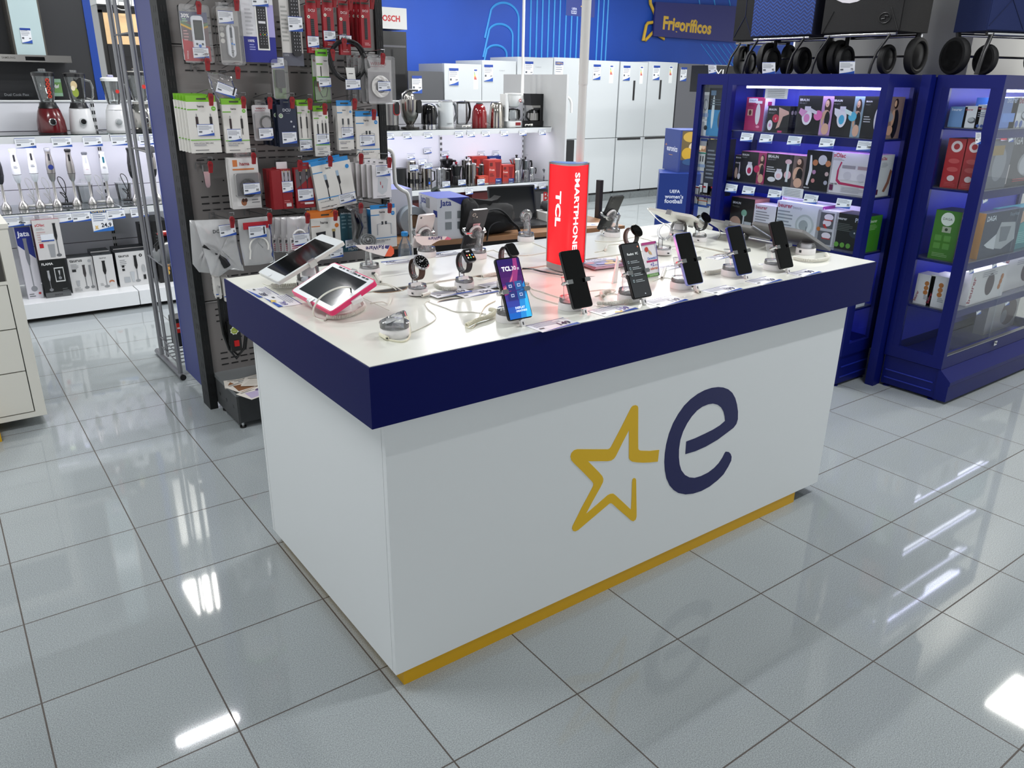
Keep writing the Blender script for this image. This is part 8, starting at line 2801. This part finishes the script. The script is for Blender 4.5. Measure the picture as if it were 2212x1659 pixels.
# water bottle on the desk front
q = S(876, 575, 1, 2.1)
bt_ = thing('water_bottle', 'clear water bottle with blue cap behind the counter', 'bottle', (S(875, 540, 1, 1.88).x, 1.88, 0))
zc = S(877, 507, 1, 1.88).z
m = MB()
m.lathe([(.034, zc - .25), (.036, zc - .24), (.036, zc - .09), (.034, zc - .06), (.014, zc - .015), (.014, zc)], clear('pet_bottle', (.86, .93, .97), .12, .03, .9), 24)
m.build('bottle_body', bt_)
m = MB()
m.lathe([(.0165, zc - .004), (.0165, zc + .014), (.012, zc + .016)], M('2a86c8', .3), 20)
m.build('cap', bt_, label='blue cap')
m = MB()
m.lathe([(.0365, zc - .2), (.0365, zc - .12)], M('4a80c0', .4), 24)
m.build('bottle_label', bt_)
m = MB()
m.box((bt_.location.x - .12, 1.80, 0), (bt_.location.x + .10, 1.95, zc - .2505), M('0e0d0c', .6))
m.build('low_cabinet', None, 'black low cabinet under the water bottle, behind the counter', 'cabinet')
# laptop
lp_ = thing('laptop', 'open black laptop on the desk beside the red lightbox', 'laptop', tuple(ondesk(1128, 487)), (0, 0, -.18))
m = MB()
m.rr(.34, .24, .01, 0, .016, M('1a1b1e', .4), cx=-.0, cy=.0)
m.frame((-.16, -.03, .016), (1, 0, 0), (0, 1, 0), .32, .12).grect(0, 0, 1, 1, M('101113', .5))
for r in range(4):
    for k in range(12):
        m.grect(.02 + k * .081, .06 + r * .235, .085 + k * .081, .24 + r * .235, M('242528', .5))
        m.lay -= .00025
m.frame((-.05, -.11, .0162), (1, 0, 0), (0, 1, 0), .1, .06).grect(0, 0, 1, 1, M('26272a', .3))
m.build('keyboard_base', lp_)
m = MB()
m.T = Matrix.Translation((0, .12, .016)) @ Euler((-.22, 0, 0)).to_matrix().to_4x4()
m.rr(.34, .22, .008, 0, .008, M('151619', .4), ax=1, cy=.11)
m.frame((-.16, -.0, .01), (1, 0, 0), (0, 0, 1), .32, .2).grect(0, 0, 1, 1, M('05070c', .06))
m.build('lid', lp_)


def lump(name, label, u, v, y, sx, sy, sz, col, cat, seed=1, rz=0, z=None, flat=.0):
    """soft folded cloth-like body"""
    q = S(u, v, 1, y)
    m = MB()
    random.seed(seed)
    n, k = 18, 9
    vs, fs = [], []
    ph_ = [random.uniform(0, 6) for _ in range(6)]
    for j in range(k + 1):
        th = math.pi * j / k
        for i in range(n):
            a = 2 * math.pi * i / n
            r = 1 + .10 * math.sin(3 * a + ph_[0] + j) + .07 * math.sin(5 * a + ph_[1] - j * 1.3) + .05 * math.sin(7 * a + 2 * j)
            s_ = max(.02, math.sin(th)) ** .55
            vs.append((sx * r * s_ * math.cos(a), sy * r * s_ * math.sin(a), sz * (1 - math.cos(th)) * (1 + .05 * math.sin(2 * a + ph_[2]))))
    for j in range(k):
        for i in range(n):
            i2 = (i + 1) % n
            fs.append((j * n + i, j * n + i2, (j + 1) * n + i2, (j + 1) * n + i))
    fs += [tuple(range(n))[::-1], tuple(range(k * n, k * n + n))]
    m.add(vs, fs, FAB(col), True)
    return m, (q.x, y, z if z is not None else DZ_ + .001)


bgt = thing('shoulder_bag', 'large black fabric bag slumped on the desk before the laptop', 'bag', (0, 0, 0), 0)
m, loc = lump('b', '', 1090, 530, 2.28, .19, .10, .085, '0b0b0c', 'bag', 4)
m.build('bag_body', bgt, loc=(S(1085, 520, 1, 2.22).x + .03, 2.40, DZ_ + .001))
m = MB()
pts = [S(u, v, 1, 2.40) for u, v in ((998, 424), (1014, 427), (1040, 432), (1062, 434), (1074, 431), (1082, 424), (1080, 434), (1066, 446), (1050, 470), (1030, 500), (998, 505))]
m.prism([(p.x, p.z) for p in pts], FAB('0b0b0c'), 2.40, 2.47, ax=1)
m.build('flap', bgt)
m = MB()
a = [S(u, v, 1, 2.3) for u, v in ((1050, 455), (1075, 452), (1092, 462), (1105, 478), (1118, 490), (1122, 500))]
m.tube([tuple(p) for p in spline(a)], .012, FAB('17181a'), 8, flat=.5)
a = [S(u, v, 1, 2.3) for u, v in ((1052, 520), (1058, 492), (1075, 480), (1100, 482), (1118, 492))]
m.tube([tuple(p) for p in spline(a)], .004, FAB('1c1d20'), 6)
m.build('strap', bgt)
m, loc = lump('b', '', 1010, 540, 2.2, .06, .07, .11, '0c0c0d', 'bag', 9)
m.build('side_pocket', bgt, loc=(S(1003, 520, 1, 2.25).x + .09, 2.34, DZ_ + .001))
m, loc = lump('c', '', 1160, 442, 2.75, .06, .05, .03, '26272a', 'cloth', 6)
m.build('folded_cloth', None, 'crumpled dark cloth on the white box behind the laptop', 'cloth', loc=(2.60, 2.58, DZ_ + .068))
q = ondesk(1165, 468)
carton('paper_box', 'low white box at the back of the desk behind the laptop', 'box', (2.62, 2.55, DZ_ + .001), dang, .2, .16, .066, 'd0cfca', top=[('L', .1, .8, .6, 3, .1, 'a8a8a4')])
m = MB()
m.tube([(-.05, 0, .014), (.0, 0, .014), (.06, .01, .012)], [.01, .013, .008], BLACKP(), 10)
m.build('cutter_knife', None, 'black knife handle lying on the low white box', 'tool', loc=(2.60, 2.50, DZ_ + .0675))
# goods glimpsed under the lower lit shelf
x = S(982, 440, 1, 4.62).x
zt_ = S(982, 431, 1, 4.62).z
carton('voice_speaker_box', 'tall white box with green edge reading Dile hola, below the lit shelf', 'box', (x + .03, 4.64, .1305), 0, .28, .1, zt_ - .1305, 'c6c8c2', front=[('R', 0, 0, .06, 1, '7ab02c'), ('T', .12, .9, .75, '7a7c78', 'Dile hola a un nuevo'), ('L', .12, .84, .5, 2, .05, 'a0a29c')])
x = S(930, 440, 1, 4.7).x
carton('appliance_box', 'dark red box below the lit shelf behind the Jata box', 'box', (x - .08, 4.78, .1305), 0, .3, .16, S(930, 436, 1, 4.7).z - .1305, '5a1c18')
x = S(1040, 420, 1, 4.75).x
carton('appliance_box', 'dark red box below the lit shelf above the black bag', 'box', (x, 4.8, .1305), 0, .28, .2, S(1040, 414, 1, 4.75).z - .1305, '6a1618')
x = S(1172, 420, 1, 4.62).x
carton('appliance_box', 'grey and white box with red B beside the lightbox, below the lit shelf', 'box', (x - .05, 4.66, .1305), 0, .24, .16, S(1172, 412, 1, 4.62).z - .1305, '3a3a3c', front=[('R', .5, 0, 1, .95, 'c4c2c0'), ('B', .62, .8, .25, 'b01820', 'B'), ('L', .55, .6, .4, 6, .08, '8a8a8c')])
# green patterned handle in front of the shelf
m = MB()
y = 3.2
a = [S(u, v, 1, y) for u, v in ((938, 408), (944, 418), (949, 432), (955, 446))]
m.tube([tuple(p) for p in a], [.028, .03, .028, .022], M('10201c', .4, bump=.8, bscale=60), 12)
m.tube([(a[-1].x, y, a[-1].z), (a[-1].x + .02, y, a[-1].z - .1), (a[-1].x + .02, y, .0)], .01, M('14181a', .4), 8)
m.build('display_pole', None, 'dark green patterned pole standing before the lit shelf', 'pole')
# right of the lightbox
m = MB()
x0, x1 = S(1266, 460, 1, 2.6).x, S(1272, 460, 1, 2.6).x
m.box((2.98, 2.50, .0), (3.01, 2.54, S(1269, 391, 1, 2.52).z), M('1c1416', .4))
m.build('dark_post', None, 'narrow dark brown post right of the red lightbox', 'post')
q = ondesk(1277, 478)
m = MB()
m.box((-.1, -.06, 0), (.1, .06, .002), M('d8d8d4'))
gfx(m.frame((-.1, -.06, .002), (1, 0, 0), (0, 1, 0), .2, .12), [('L', .1, .8, .6, 4, .14, 'a8aab0'), ('R', .6, .2, .75, .4, '6a7ab0')])
m.build('paper_sheet', None, 'sheet of paper on the desk corner right of the red lightbox', 'paper', loc=(2.72, 2.32, DZ_ + .0006), rot=(0, 0, -.5))
# faucet display behind the end panel
yf = 4.75
fx = S(1213, 300, 1, yf).x
m = MB()
m.box((S(1206, 320, 1, yf).x + .0, yf, 0), (S(1240, 320, 1, yf).x, yf + .3, S(1220, 303, 1, yf).z), M('161616', .4))
m.build('display_plinth', None, 'black display plinth carrying the white tap', 'plinth')
tp = thing('kitchen_tap', 'white high-arched kitchen tap right of the grey end panel', 'tap', (fx + .02, yf + .1, S(1220, 303, 1, yf).z))
m = MB()
m.cyl((0, 0, 0), .026, .03, CHROME(), 20)
m.cyl((0, 0, .03), .022, .12, CHROME(), 20)
m.tube([(.02, 0, .06), (.055, 0, .062)], .012, CHROME(), 12)
m.tube([(.055, 0, .06), (.058, 0, .15)], .005, CHROME(), 8)
m.build('tap_body', tp)
m = MB()
zz = S(1230, 207, 1, yf + .1).z - tp.location.z
m.tube([(0, 0, .15), (0, 0, zz - .09)] + [(.088 - .088 * math.cos(math.radians(a)), 0, zz - .09 + .085 * math.sin(math.radians(a))) for a in range(15, 180, 15)] + [(.176, 0, zz - .09), (.178, 0, zz - .16)], .012, M('dfdfdd', .25), 12)
m.build('spout', tp)
